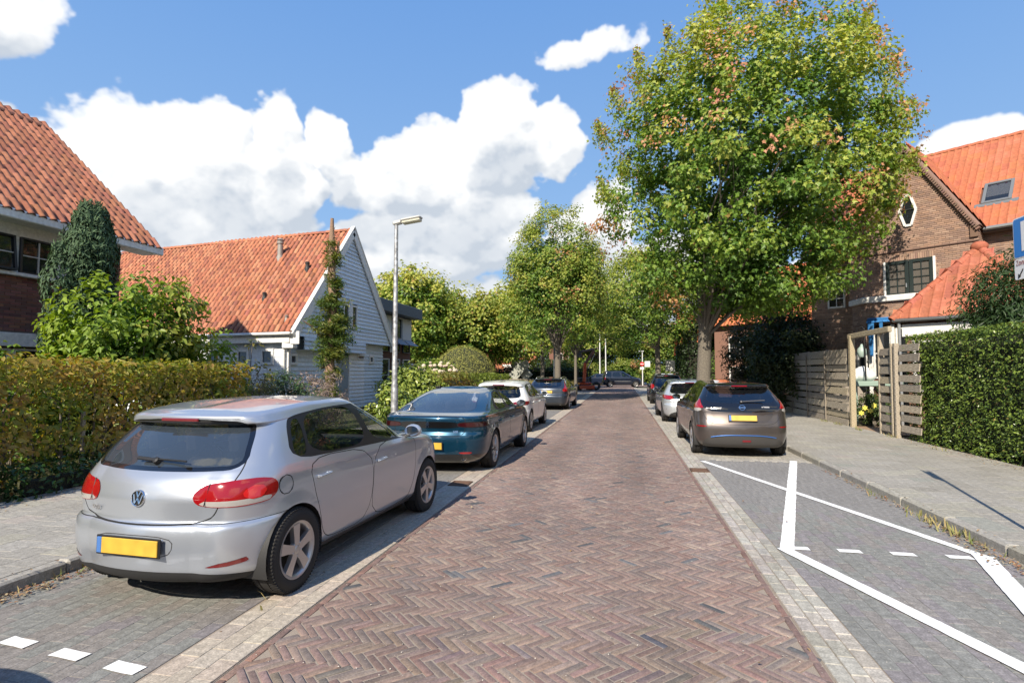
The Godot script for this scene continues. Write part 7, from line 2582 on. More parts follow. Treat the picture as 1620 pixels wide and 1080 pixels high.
func build_cars() -> void:
	var silver := paint(Color(0.47, 0.505, 0.56), 0.62, 0.32)
	var reg := hatch_glass(1.0, 1.0, CM.hatch_glass, CM.glass)
	reg.append_array([
		{"space": "R", "poly": V([-0.31, 0.400, 0.31, 0.400, 0.33, 0.55, -0.33, 0.55]), "line": 0.003, "name": "plate_recess_edge", "mat": CM.dark_alloy},
		{"name": "lamp_inner", "mat": CM.bright_red, "space": "W", "poly": V([0.745, 0.820, 0.775, 0.860, 0.835, 0.875, 0.895, 0.860, 0.925, 0.820, 0.895, 0.785, 0.835, 0.775, 0.775, 0.785]), "off": 0.006},
		{"name": "lamp_clear", "mat": CM.clear, "space": "W", "poly": V([0.445, 0.775, 0.475, 0.742, 0.715, 0.738, 0.975, 0.756, 1.005, 0.792, 0.715, 0.779, 0.465, 0.776]), "off": 0.004},
		{"name": "tail_lamp", "mat": CM.red, "space": "W", "poly": V([0.405, 0.812, 0.445, 0.742, 0.715, 0.732, 0.975, 0.750, 1.025, 0.815, 0.985, 0.892, 0.835, 0.918, 0.655, 0.910, 0.465, 0.882]), "off": 0.004},
		{"name": "rear_reflector", "mat": CM.dark_red, "space": "W", "poly": V([0.50, 0.348, 0.70, 0.366, 0.86, 0.392, 0.85, 0.358, 0.70, 0.336, 0.54, 0.334]), "off": 0.003},
		{"name": "bumper_diffuser", "mat": CM.plastic, "space": "W", "poly": V([-0.3, -0.4, -0.3, 0.305, 0.0, 0.305, 0.45, 0.298, 0.80, 0.268, 1.10, 0.238, 1.9, 0.22, 1.9, -0.4]), "off": 0.001, "join": true},
		{"space": "S", "poly": V([1.475, 0.83, 1.455, 0.775, 1.395, 0.755, 1.335, 0.775, 1.315, 0.83, 1.335, 0.885, 1.395, 0.905, 1.455, 0.885]), "line": 0.003, "sides": 1, "name": "fuel_flap"},
		{"space": "W", "poly": V([-0.3, 0.618, 0.50, 0.620, 0.90, 0.632, 1.30, 0.652, 1.42, 0.60, 1.46, 0.30, 1.2, -0.2, -0.3, -0.2]), "line": 0.0022, "sides": 3},
	])
	reg.append_array(hatch_lines(1.0, 1.0))
	var golf := {"side_bow": 0.085, "rows": tucked(HATCH, 0.07, 0.975), "crown": 0.020, "belt": 0.95, "top": 1.42, "roof_drop": [[-2.0, 0.03], [-0.3, 0.03], [0.3, 0.012], [0.7, 0.018], [1.55, 0.075], [3.0, 0.08]], "axles": [1.289, -1.289], "arch_r": 0.347, "wheel_r": 0.316, "rim_r": 0.212, "track": 1.545, "paint": silver, "regions": reg, "plate_y": 0.475, "plate_out": 0.002, "handles": [[0.93, 0.825], [-0.08, 0.80]], "wheel": "five",
		"badge": func(root: Node3D, b: Body) -> void:
			roundel(root, on(b.rear(0.0, 0.79), 0.002), 0.058, true)
			lettering(root, on(b.rear(-0.42, 0.70), 0.007), "GOLF", 0.040, CM.alloy)
			rear_bits(root, b, 1.385, 0.34, 1.028, 0.42, CM.dark_red, 0.002)
			var seam := MB.new()
			for sx: float in [1.0, -1.0]:
				var lo := b.rear(sx * 0.495, 0.748)
				var hi := b.rear(sx * 0.505, 0.892)
				seam.beam(lo.origin + lo.basis.z * 0.006, hi.origin + hi.basis.z * 0.006, 0.006, 0.004)
			obj("lamp_seam", seam.mesh(), CM.black, root)
			for q: Array in [[0.60, 0.50], [-0.60, 0.50], [0.25, 0.52], [-0.25, 0.52]]:
				var m := MB.new()
				m.lathe([Vector2(0, 0.002), Vector2(0.010, 0.0015), Vector2(0.012, -0.003)], 12, Vector3.BACK)
				var o := obj("parking_sensor", m.mesh(), silver, root)
				o.transform = on(b.rear(q[0], q[1]), 0.001)}
	make_car("parked_car", "silver hatchback, nearest parked car on the left, with five-spoke wheels", "car", Vector3(-3.27, 0, -5.34), deg_to_rad(-2.9), golf, "cars parked along the kerb")
	# teal saloon
	var teal := paint(Color(0.005, 0.046, 0.088), 0.55, 0.26)
	var fast := [[0.18, 2.20, -2.20, 0.78, 0.30, 0.10, 0.30, 0.2], [0.225, 2.27, -2.28, 0.84, 0.34, 0.12, 0.32, 0.22], [0.30, 2.325, -2.33, 0.885, 0.36, 0.13, 0.34, 0.25], [0.42, 2.355, -2.36, 0.912, 0.36, 0.13, 0.36, 0.26], [0.55, 2.362, -2.37, 0.926, 0.36, 0.13, 0.36, 0.26], [0.64, 2.350, -2.36, 0.930, 0.36, 0.13, 0.36, 0.26], [0.70, 2.325, -2.34, 0.928, 0.36, 0.13, 0.36, 0.26], [0.78, 2.335, -2.28, 0.922, 0.36, 0.13, 0.36, 0.26], [0.87, 2.350, -2.12, 0.912, 0.36, 0.13, 0.36, 0.26], [0.915, 2.350, -1.90, 0.900, 0.35, 0.13, 0.36, 0.26], [0.945, 2.310, -1.55, 0.886, 0.34, 0.13, 0.34, 0.24], [0.965, 2.18, -1.25, 0.872, 0.33, 0.13, 0.30, 0.22], [0.985, 2.00, -1.10, 0.856, 0.32, 0.13, 0.28, 0.22], [1.04, 1.82, -0.96, 0.825, 0.30, 0.13, 0.24, 0.2], [1.12, 1.58, -0.77, 0.775, 0.28, 0.12, 0.2, 0.17], [1.20, 1.30, -0.55, 0.725, 0.26, 0.11, 0.18, 0.15], [1.28, 0.97, -0.30, 0.668, 0.24, 0.10, 0.18, 0.13], [1.33, 0.70, -0.12, 0.622, 0.22, 0.09, 0.18, 0.12], [1.362, 0.45, 0.02, 0.575, 0.2, 0.08, 0.18, 0.1]]
	var pr := [
		{"name": "side_window", "mat": CM.glass, "space": "S", "poly": V([0.98, 0.992, 0.80, 1.21, 0.62, 1.275, 0.28, 1.315, 0.20, 0.985]), "off": -0.004},
		{"name": "side_window", "mat": CM.glass, "space": "S", "poly": V([0.09, 0.98, 0.17, 1.315, -0.06, 1.305, -0.28, 1.235, -0.60, 1.08, -0.80, 0.972]), "off": -0.004},
		{"name": "window_frame", "mat": CM.black, "space": "S", "poly": V([1.22, 0.985, 0.86, 1.225, 0.64, 1.30, 0.20, 1.335, -0.08, 1.325, -0.32, 1.25, -0.64, 1.09, -0.92, 0.958, 0.3, 0.962]), "off": -0.001},
		{"name": "rear_window", "mat": CM.hatch_glass, "space": "R", "poly": V([0.0, 1.0, 0.65, 1.005, 0.56, 1.17, 0.48, 1.285, 0.2, 1.312, -0.3, 1.312, -0.4, 1.0]), "off": -0.003, "join": true, "rim": 0.018, "rim_name": "window_seal", "rim_mat": CM.gloss_black},
		{"name": "windscreen", "mat": CM.glass, "space": "F", "poly": V([0.0, 1.0, 0.66, 1.0, 0.54, 1.26, 0.0, 1.28, -0.4, 1.26, -0.4, 1.0]), "off": -0.003, "join": true, "rim": 0.015, "rim_name": "window_seal", "rim_mat": CM.gloss_black},
		{"name": "tail_lamp", "mat": CM.smoked, "space": "W", "poly": V([0.50, 0.775, 0.50, 0.845, 0.90, 0.850, 1.18, 0.835, 1.30, 0.80, 1.10, 0.775]), "off": 0.003, "rim": 0.012, "rim_name": "lamp_band"},
		{"name": "lamp_band", "mat": CM.gloss_black, "space": "W", "poly": V([-0.3, 0.755, -0.3, 0.862, 0.50, 0.862, 0.56, 0.755]), "off": 0.003, "join": true},
		{"name": "rear_reflector", "mat": CM.red, "space": "W", "poly": V([0.52, 0.335, 0.52, 0.368, 0.76, 0.372, 0.76, 0.340]), "off": 0.004},
		{"name": "bumper_diffuser", "mat": CM.gloss_black, "space": "W", "poly": V([-0.3, 0.0, -0.3, 0.335, 0.40, 0.33, 0.80, 0.325, 1.25, 0.31, 1.25, 0.0]), "off": 0.002, "join": true},
		{"space": "S", "poly": V([1.18, 0.97, 1.02, 0.62, 0.95, 0.40, 0.82, 0.27, 0.20, 0.26, 0.15, 0.95]), "line": 0.0035},
		{"space": "S", "poly": V([0.14, 0.95, 0.19, 0.26, -0.84, 0.25, -0.95, 0.45, -0.98, 0.80, -0.95, 0.95]), "line": 0.0035},
		{"space": "R", "poly": V([0.0, 0.62, 0.50, 0.625, 0.60, 0.66, 0.62, 0.80, 0.62, 0.95, -0.5, 0.95, -0.5, 0.62]), "line": 0.004},
	]
	var chrome_tip := func(root: Node3D, b: Body, x: float, y: float) -> void:
		for s: float in [1.0, -1.0]:
			var f := b.rear(x * s, y)
			var m := MB.new()
			m.lathe([Vector2(0.040, -0.08), Vector2(0.048, 0.015), Vector2(0.044, 0.018), Vector2(0.036, 0.0), Vector2(0.034, -0.08)], 20, Vector3.BACK)
			var o := obj("exhaust_tip", m.mesh(), CM.chrome, root)
			o.transform = Transform3D(Basis(), f.origin + Vector3(0, 0, -0.01))
	make_car("parked_car", "dark teal fastback saloon parked second on the left, behind the lamp post", "car", Vector3(-3.12, 0, -11.22), deg_to_rad(-1.0), {"rows": fast, "crown": 0.034, "belt": 0.96, "top": 1.35, "axles": [1.395, -1.395], "arch_r": 0.365, "wheel_r": 0.335, "rim_r": 0.235, "track": 1.62, "tyre_w": 0.225, "paint": teal, "regions": pr, "plate_y": 0.47, "plate_out": 0.006, "handles": [[0.95, 0.80], [-0.02, 0.79]], "wheel": "twin", "mirror_z": -0.70, "mirror_mat": CM.gloss_black, "seat_y": -0.06, "no_rear_seat": false, "seat_z": -0.12,
		"badge": func(root: Node3D, b: Body) -> void:
			# a small upright lion in silver
			var lion := V([-0.030, -0.045, -0.018, -0.045, -0.012, -0.015, 0.004, -0.012, 0.010, -0.045, 0.024, -0.045, 0.020, -0.005, 0.034, 0.002, 0.032, 0.014, 0.016, 0.012, 0.030, 0.030, 0.020, 0.046, -0.004, 0.050, -0.020, 0.036, -0.016, 0.016, -0.034, 0.012, -0.034, 0.002, -0.020, -0.004])
			var m := MB.new()
			m.prism(lion, 0.01)
			var o := obj("emblem", m.mesh(), CM.chrome, root)
			o.transform = on(b.rear(0.0, 0.815), 0.010)
			lettering(root, on(b.rear(0.46, 0.695), 0.003), "508", 0.05, CM.chrome)
			lettering(root, on(b.rear(-0.44, 0.70), 0.003), "hybrid", 0.030, CM.chrome)
			chrome_tip.call(root, b, 0.58, 0.265)}, "cars parked along the kerb")
	# white hatchback
	var white := paint(Color(0.72, 0.72, 0.71), 0.0, 0.35)
	var wr := hatch_glass(1.02, 0.985, CM.glass, CM.tinted)
	wr.append_array([
		{"name": "tail_lamp", "mat": CM.dark_red, "space": "W", "poly": V([0.45, 0.76, 0.47, 0.85, 0.75, 0.875, 1.10, 0.87, 1.16, 0.82, 0.95, 0.765]), "off": 0.004},
		{"name": "bumper_diffuser", "mat": CM.plastic, "space": "W", "poly": V([-0.3, 0.0, -0.3, 0.33, 0.5, 0.32, 0.80, 0.26, 0.82, 0.0]), "off": 0.001, "join": true}])
	wr.append_array(hatch_lines(1.02, 0.985))
	make_car("parked_car", "white hatchback parked third on the left, ahead of the teal saloon", "car", Vector3(-3.40, 0, -17.05), deg_to_rad(-0.8), {"rows": scaled(HATCH, 0.985, 1.025, 1.0), "crown": 0.034, "belt": 0.94, "top": 1.40, "roof_drop": golf.roof_drop, "axles": [1.31, -1.31], "arch_r": 0.347, "wheel_r": 0.318, "rim_r": 0.215, "track": 1.58, "paint": white, "regions": wr, "plate_y": 0.46, "detail": 0.75, "handles": [[0.93, 0.82], [-0.08, 0.80]], "wheel": "twin",
		"badge": func(root: Node3D, b: Body) -> void:
			roundel(root, on(b.rear(0.0, 0.80), 0.002), 0.055, true)
			rear_bits(root, b, 1.382, 0.34, 1.018, 0.40, CM.dark_red, 0.002)
			var m := MB.new()
			m.tube([Vector3(0, 1.45, 1.25), Vector3(0, 1.62, 1.38)], [0.006, 0.003], 6)
			m.ball(Vector3(0, 1.452, 1.25), Vector3(0.02, 0.012, 0.03), 8, 5)
			obj("aerial", m.mesh(), CM.black, root)}, "cars parked along the kerb")
	# dark grey estate
	var slate := paint(Color(0.035, 0.045, 0.062), 0.5, 0.3)
	var wagon := [[0.19, 2.22, -2.25, 0.78, 0.28, 0.08, 0.3, 0.2], [0.23, 2.30, -2.32, 0.84, 0.30, 0.09, 0.32, 0.22], [0.32, 2.34, -2.37, 0.885, 0.32, 0.10, 0.34, 0.24], [0.46, 2.355, -2.40, 0.91, 0.32, 0.10, 0.36, 0.26], [0.58, 2.350, -2.40, 0.922, 0.32, 0.10, 0.36, 0.26], [0.65, 2.325, -2.39, 0.925, 0.32, 0.10, 0.36, 0.26], [0.70, 2.285, -2.37, 0.925, 0.32, 0.10, 0.36, 0.26], [0.80, 2.275, -2.28, 0.920, 0.30, 0.10, 0.36, 0.26], [0.90, 2.255, -2.05, 0.910, 0.28, 0.10, 0.36, 0.26], [0.95, 2.235, -1.60, 0.893, 0.26, 0.10, 0.32, 0.24], [0.99, 2.20, -1.25, 0.872, 0.24, 0.10, 0.28, 0.22], [1.10, 2.08, -0.98, 0.82, 0.20, 0.09, 0.22, 0.18], [1.22, 1.93, -0.72, 0.76, 0.18, 0.08, 0.18, 0.15], [1.32, 1.80, -0.45, 0.70, 0.17, 0.08, 0.18, 0.13], [1.355, 1.76, -0.32, 0.665, 0.17, 0.08, 0.18, 0.12], [1.365, 1.86, -0.28, 0.650, 0.17, 0.08, 0.18, 0.12], [1.39, 1.87, -0.20, 0.625, 0.17, 0.08, 0.18, 0.1], [1.405, 1.83, -0.12, 0.59, 0.17, 0.08, 0.18, 0.1]]
	var vr := [
		{"name": "side_window", "mat": CM.tinted, "space": "S", "poly": V([1.80, 1.03, 1.52, 1.30, 1.10, 1.33, 1.15, 1.01]), "off": -0.004},
		{"name": "side_window", "mat": CM.tinted, "space": "S", "poly": V([1.10, 1.005, 1.06, 1.33, 0.24, 1.345, 0.18, 0.995]), "off": -0.004},
		{"name": "side_window", "mat": CM.glass, "space": "S", "poly": V([0.08, 0.99, 0.13, 1.345, -0.10, 1.335, -0.40, 1.24, -0.95, 0.985]), "off": -0.004},
		{"name": "window_frame", "mat": CM.black, "space": "S", "poly": V([1.90, 1.02, 1.56, 1.325, 0.8, 1.362, -0.12, 1.35, -0.44, 1.25, -1.05, 0.97, 0.3, 0.975]), "off": -0.001},
		{"name": "tail_lamp", "mat": CM.red, "space": "W", "poly": V([0.72, 0.80, 0.70, 0.90, 0.80, 1.00, 0.76, 1.22, 0.80, 1.28, 0.86, 1.10, 0.94, 0.97, 1.10, 0.90, 1.08, 0.83]), "off": 0.006},
		{"name": "rear_window", "mat": CM.tinted, "space": "R", "poly": V([0.0, 1.02, 0.62, 1.03, 0.55, 1.30, 0.3, 1.335, -0.3, 1.335, -0.4, 1.02]), "off": -0.003, "join": true, "rim": 0.03, "rim_name": "window_seal", "rim_mat": CM.gloss_black},
		{"name": "windscreen", "mat": CM.glass, "space": "F", "poly": V([0.0, 1.0, 0.68, 1.0, 0.58, 1.24, 0.0, 1.26, -0.4, 1.24, -0.4, 1.0]), "off": -0.003, "join": true},
		{"name": "bumper_diffuser", "mat": CM.plastic, "space": "W", "poly": V([-0.3, 0.0, -0.3, 0.34, 0.6, 0.33, 0.9, 0.26, 0.9, 0.0]), "off": 0.001, "join": true},
		{"space": "R", "poly": V([0.0, 0.66, 0.58, 0.665, 0.64, 0.75, 0.70, 1.0, 0.6, 1.34, -0.5, 1.34, -0.5, 0.66]), "line": 0.004},
		{"space": "S", "poly": V([1.25, 0.98, 1.05, 0.60, 0.90, 0.28, 0.2, 0.26, 0.13, 0.97]), "line": 0.004},
	]
	make_car("parked_car", "dark blue grey estate car with tall tail lamps, farthest parked on the left", "car", Vector3(-3.24, 0, -26.95), deg_to_rad(-1.5), {"rows": wagon, "crown": 0.034, "belt": 0.97, "top": 1.38, "roof_drop": [[-2.0, 0.0], [-0.3, 0.02], [0.4, 0.0], [1.9, 0.04], [3.0, 0.04]], "axles": [1.435, -1.435], "arch_r": 0.36, "wheel_r": 0.335, "rim_r": 0.23, "track": 1.61, "tyre_w": 0.225, "paint": slate, "regions": vr, "plate_y": 0.80, "detail": 0.7, "handles": [[1.0, 0.86], [0.0, 0.85]], "wheel": "twin", "mirror_z": -0.82,
		"badge": func(root: Node3D, b: Body) -> void:
			chrome_tip.call(root, b, 0.60, 0.27)
			rear_bits(root, b, 1.378, 0.36, 1.03, 0.4, CM.dark_red, 0.002)
			var m := MB.new()
			for s: float in [1.0, -1.0]:
				m.tube([Vector3(s * 0.56, 1.40, 1.6), Vector3(s * 0.57, 1.44, 1.5), Vector3(s * 0.58, 1.45, 0.4), Vector3(s * 0.57, 1.42, -0.05)], [0.014, 0.014, 0.014, 0.014], 6)
			obj("roof_rail", m.mesh(), CM.chrome, root)}, "cars parked along the kerb")
	# bronze hatchback with black top, on the right
	var bronze := paint(Color(0.088, 0.074, 0.068), 0.55, 0.34)
	var leaf := [[0.20, 1.98, -2.20, 0.76, 0.28, 0.08, 0.3, 0.2], [0.25, 2.055, -2.28, 0.82, 0.30, 0.09, 0.32, 0.22], [0.34, 2.085, -2.34, 0.86, 0.30, 0.10, 0.34, 0.24], [0.46, 2.092, -2.37, 0.885, 0.30, 0.10, 0.36, 0.25], [0.58, 2.082, -2.385, 0.893, 0.30, 0.10, 0.36, 0.25], [0.66, 2.062, -2.38, 0.896, 0.30, 0.10, 0.36, 0.25], [0.74, 2.035, -2.36, 0.895, 0.30, 0.10, 0.36, 0.25], [0.84, 2.005, -2.26, 0.890, 0.28, 0.10, 0.36, 0.25], [0.92, 1.990, -2.05, 0.882, 0.26, 0.10, 0.34, 0.24], [0.98, 1.970, -1.65, 0.868, 0.25, 0.10, 0.32, 0.22], [1.03, 1.940, -1.25, 0.848, 0.24, 0.10, 0.28, 0.2], [1.12, 1.88, -1.00, 0.805, 0.22, 0.10, 0.24, 0.18], [1.25, 1.78, -0.70, 0.740, 0.20, 0.09, 0.2, 0.15], [1.36, 1.68, -0.42, 0.680, 0.19, 0.09, 0.18, 0.13], [1.420, 1.62, -0.25, 0.645, 0.18, 0.09, 0.18, 0.12], [1.435, 1.735, -0.2, 0.636, 0.18, 0.09, 0.18, 0.12], [1.468, 1.755, -0.1, 0.610, 0.18, 0.09, 0.18, 0.1], [1.49, 1.71, 0.0, 0.575, 0.18, 0.09, 0.18, 0.1]]
	var lr := [
		{"name": "side_window", "mat": CM.tinted, "space": "S", "poly": V([1.12, 1.06, 1.02, 1.34, 0.60, 1.38, 0.20, 1.40, 0.12, 1.03]), "off": -0.004},
		{"name": "side_window", "mat": CM.tinted, "space": "S", "poly": V([0.02, 1.025, 0.10, 1.40, -0.12, 1.39, -0.42, 1.27, -1.0, 1.0]), "off": -0.004},
		{"name": "rear_window", "mat": CM.tinted, "space": "R", "poly": V([0.0, 1.06, 0.50, 1.065, 0.66, 1.10, 0.60, 1.28, 0.54, 1.385, 0.3, 1.41, -0.3, 1.41, -0.4, 1.06]), "off": -0.003, "join": true, "rim": 0.01, "rim_name": "window_seal", "rim_mat": CM.gloss_black},
		{"name": "windscreen", "mat": CM.glass, "space": "F", "poly": V([0.0, 1.05, 0.66, 1.05, 0.58, 1.33, 0.0, 1.35, -0.4, 1.33, -0.4, 1.05]), "off": -0.003, "join": true},
		{"name": "lamp_clear", "mat": CM.clear, "space": "W", "poly": V([0.74, 0.925, 0.78, 0.955, 0.90, 0.958, 1.0, 0.955, 1.02, 0.905, 0.85, 0.885]), "off": 0.008},
		{"name": "tail_lamp", "mat": CM.red, "space": "W", "poly": V([0.70, 0.955, 0.76, 1.02, 0.79, 1.16, 0.84, 1.10, 0.98, 1.04, 1.06, 1.00, 1.04, 0.953, 0.9, 0.955]), "off": 0.008},
		{"name": "tailgate_panel", "mat": CM.gloss_black, "space": "R", "poly": V([-0.3, 0.885, 0.0, 0.875, 0.35, 0.885, 0.62, 0.905, 0.72, 0.97, 0.76, 1.04, 0.64, 1.45, -0.3, 1.45]), "off": 0.0, "join": true},
		{"name": "rear_reflector", "mat": CM.red, "space": "W", "poly": V([0.66, 0.590, 0.66, 0.620, 0.96, 0.615, 0.96, 0.588]), "off": 0.004},
		{"name": "bumper_diffuser", "mat": m_(Color(0.045, 0.042, 0.04), 0.5), "space": "W", "poly": V([-0.3, 0.0, -0.3, 0.432, 0.40, 0.428, 0.58, 0.41, 0.76, 0.33, 0.80, 0.2, 0.8, 0.0]), "off": 0.002, "join": true},
		{"name": "plate_recess", "mat": paint(Color(0.075, 0.060, 0.053), 0.6), "space": "R", "poly": V([-0.3, 0.66, 0.34, 0.66, 0.47, 0.70, 0.62, 0.875, 0.40, 0.872, -0.3, 0.868]), "off": -0.004, "join": true},
		{"name": "roof_skin", "mat": CM.gloss_black, "space": "above", "poly": PackedVector2Array([Vector2(1.05, 1.03)]), "off": 0.0, "join": true},
		{"space": "S", "poly": V([1.20, 1.02, 1.05, 0.60, 0.90, 0.28, 0.2, 0.26, 0.13, 1.0]), "line": 0.004},
		{"space": "S", "poly": V([0.12, 1.0, 0.19, 0.26, -0.84, 0.25, -0.95, 0.45, -0.98, 0.80, -0.95, 0.98]), "line": 0.004},
		{"space": "W", "poly": V([-0.3, 0.645, 0.40, 0.645, 0.60, 0.67, 0.72, 0.80, 0.74, 0.90, -0.3, 0.9]), "line": 0.003},
	]
	make_car("parked_car", "bronze brown hatchback with black roof and boomerang tail lamps, nearest on the right", "car", Vector3(2.28, 0, -13.75), deg_to_rad(0.6), {"rows": leaf, "crown": 0.034, "belt": 1.0, "top": 1.46, "roof_drop": [[-2.0, 0.0], [-0.3, 0.02], [0.3, 0.0], [1.75, 0.06], [3.0, 0.06]], "axles": [1.35, -1.35], "arch_r": 0.35, "wheel_r": 0.318, "rim_r": 0.215, "track": 1.585, "paint": bronze, "regions": lr, "plate_y": 0.77, "plate_out": 0.01, "detail": 0.9, "handles": [[0.92, 0.88], [-0.06, 0.86]], "handle_mat": CM.chrome, "wheel": "ten", "mirror_z": -0.82, "mirror_y": 1.05, "mirror_mat": CM.gloss_black, "seat_y": 0.06,
		"badge": func(root: Node3D, b: Body) -> void:
			var f := on(b.rear(0.0, 0.975), 0.003)
			var m := MB.new()
			m.lathe([Vector2(0.044, 0.0), Vector2(0.047, 0.008), Vector2(0.056, 0.008), Vector2(0.060, 0.0)], 28, Vector3.BACK)
			m.box(Vector3(0, 0, 0.006), Vector3(0.135, 0.024, 0.006), 0.002)
			var o := obj("emblem", m.mesh(), CM.chrome, root)
			o.transform = f
			lettering(root, on(b.rear(-0.44, 0.955), 0.009), "LEAF", 0.055, m_(Color(0.55, 0.55, 0.55), 0.6))
			lettering(root, on(b.rear(0.44, 0.985), 0.008), "e-Tekna", 0.040, m_(Color(0.55, 0.56, 0.58), 0.6))
			rear_bits(root, b, 1.452, 0.30, 1.10, 0.0, CM.red, 0.0)
			m = MB.new()
			m.X = on(b.rear(0.0, 1.085), 0.01)
			m.beam(Vector3(0.0, 0, 0.012), Vector3(0.44, 0.035, 0.012), 0.03, 0.016, 0.005, Vector3.BACK)
			m.ball(Vector3(0, 0, 0.01), Vector3(0.03, 0.03, 0.02))
			obj("wiper", m.mesh(), CM.dark_alloy, root)
			m = MB.new()
			m.box(Vector3.ZERO, Vector3(0.16, 0.04, 0.02), 0.006)
			var strip := MB.new()
			var sp := []
			var sr := []
			for k in 21:
				var x := lerpf(-0.60, 0.60, k / 20.0)
				var fr := b.rear(x, 0.445 - 0.045 * pow(absf(x) / 0.6, 3.0))
				sp.append(fr.origin + fr.basis.z * 0.006)
				sr.append(0.011)
			strip.tube(sp, sr, 6)
			obj("blue_trim", strip.mesh(), paint(Color(0.03, 0.13, 0.40), 0.3), root)
			var fl := obj("fog_lamp", m.mesh(), CM.dark_red, root)
			fl.transform = on(b.rear(0.05, 0.335), 0.006)}, "cars parked along the kerb")
	# silver hatchback beyond it
	var pale := paint(Color(0.50, 0.53, 0.56), 0.5, 0.34)
	var tr := hatch_glass(1.04, 0.99, CM.tinted, CM.tinted)
	tr.append_array([
		{"name": "tail_lamp", "mat": CM.red, "space": "W", "poly": V([0.40, 0.80, 0.44, 0.86, 0.80, 0.90, 1.15, 0.91, 1.22, 0.87, 1.0, 0.80, 0.7, 0.765]), "off": 0.006, "rim": 0.012, "rim_name": "lamp_surround"},
		{"name": "rear_reflector", "mat": CM.black, "space": "W", "poly": V([0.86, 0.36, 0.84, 0.50, 0.92, 0.50, 0.94, 0.36]), "off": 0.003},
		{"name": "bumper_diffuser", "mat": CM.plastic, "space": "W", "poly": V([-0.3, 0.0, -0.3, 0.40, 0.5, 0.38, 0.74, 0.28, 0.80, 0.0]), "off": 0.002, "join": true}])
	tr.append_array(hatch_lines(1.04, 0.99))
	make_car("parked_car", "pale silver hatchback between the brown hatchback and the black car, on the right", "car", Vector3(2.17, 0, -21.30), deg_to_rad(1.2), {"rows": scaled(HATCH, 0.985, 1.04, 1.0), "crown": 0.03, "belt": 0.94, "top": 1.40, "roof_drop": golf.roof_drop, "axles": [1.32, -1.32], "arch_r": 0.35, "wheel_r": 0.325, "rim_r": 0.22, "track": 1.585, "paint": pale, "regions": tr, "plate_y": 0.70, "detail": 0.7, "handles": [[0.93, 0.83], [-0.08, 0.81]], "wheel": "dark", "mirror_mat": CM.gloss_black,
		"badge": func(root: Node3D, b: Body) -> void:
			rear_bits(root, b, 1.385, 0.3, 1.02, 0.36, CM.dark_red, 0.002)}, "cars parked along the kerb")
	# black car with tall red lamps
	var ink := paint(Color(0.010, 0.011, 0.013), 0.3, 0.25)
	var br := hatch_glass(1.0, 1.10, CM.tinted, CM.tinted)
	br.append_array([
		{"name": "tail_lamp", "mat": CM.red, "space": "W", "poly": V([0.72, 0.80, 0.70, 1.0, 0.80, 1.05, 1.02, 1.04, 1.06, 0.86, 0.96, 0.79]), "off": 0.006},
		{"name": "bumper_diffuser", "mat": CM.plastic, "space": "W", "poly": V([-0.3, 0.0, -0.3, 0.42, 0.8, 0.42, 1.1, 0.38, 1.2, 0.0]), "off": 0.002, "join": true}])
	br.append_array(hatch_lines(1.0, 1.10))
	make_car("parked_car", "black tall car with upright red lamps, farthest of the row on the right", "car", Vector3(2.30, 0, -32.3), deg_to_rad(0.5), {"rows": scaled(HATCH, 1.10, 1.03, 1.01), "crown": 0.034, "belt": 1.05, "top": 1.55, "roof_drop": golf.roof_drop, "axles": [1.30, -1.30], "arch_r": 0.37, "wheel_r": 0.345, "rim_r": 0.23, "track": 1.58, "paint": ink, "regions": br, "plate_y": 0.85, "detail": 0.55, "wheel": "dark", "seat_y": 0.1,
		"badge": func(root: Node3D, b: Body) -> void:
			rear_bits(root, b, 1.545, 0.3, 1.14, 0.36, CM.red, 0.002)
			var m := MB.new()
			for s: float in [1.0, -1.0]:
				m.tube([Vector3(s * 0.56, 1.58, 1.4), Vector3(s * 0.57, 1.635, 1.3), Vector3(s * 0.57, 1.645, 0.3), Vector3(s * 0.56, 1.60, -0.05)], [0.014, 0.014, 0.014, 0.014], 6)
			obj("roof_rail", m.mesh(), CM.chrome, root)}, "cars parked along the kerb")
	# dark van crossing at the end of the street
	var navy := paint(Color(0.012, 0.018, 0.034), 0.3, 0.28)
	var van := [[0.22, 2.05, -2.05, 0.78, 0.2, 0.05, 0.3, 0.2], [0.28, 2.14, -2.14, 0.85, 0.22, 0.06, 0.34, 0.24], [0.42, 2.17, -2.20, 0.89, 0.22, 0.06, 0.36, 0.26], [0.58, 2.17, -2.22, 0.905, 0.22, 0.06, 0.36, 0.26], [0.64, 2.12, -2.22, 0.905, 0.2, 0.05, 0.36, 0.26], [0.80, 2.10, -2.18, 0.90, 0.18, 0.05, 0.36, 0.26], [0.95, 2.09, -2.02, 0.89, 0.16, 0.05, 0.36, 0.26], [1.04, 2.075, -1.60, 0.87, 0.15, 0.05, 0.32, 0.22], [1.12, 2.06, -1.25, 0.845, 0.14, 0.05, 0.28, 0.2], [1.30, 2.02, -0.95, 0.80, 0.13, 0.05, 0.22, 0.17], [1.50, 1.96, -0.60, 0.745, 0.13, 0.05, 0.2, 0.14], [1.66, 1.90, -0.30, 0.70, 0.13, 0.05, 0.2, 0.12], [1.74, 1.86, -0.10, 0.65, 0.13, 0.05, 0.2, 0.1], [1.765, 1.80, 0.0, 0.60, 0.13, 0.05, 0.2, 0.1]]
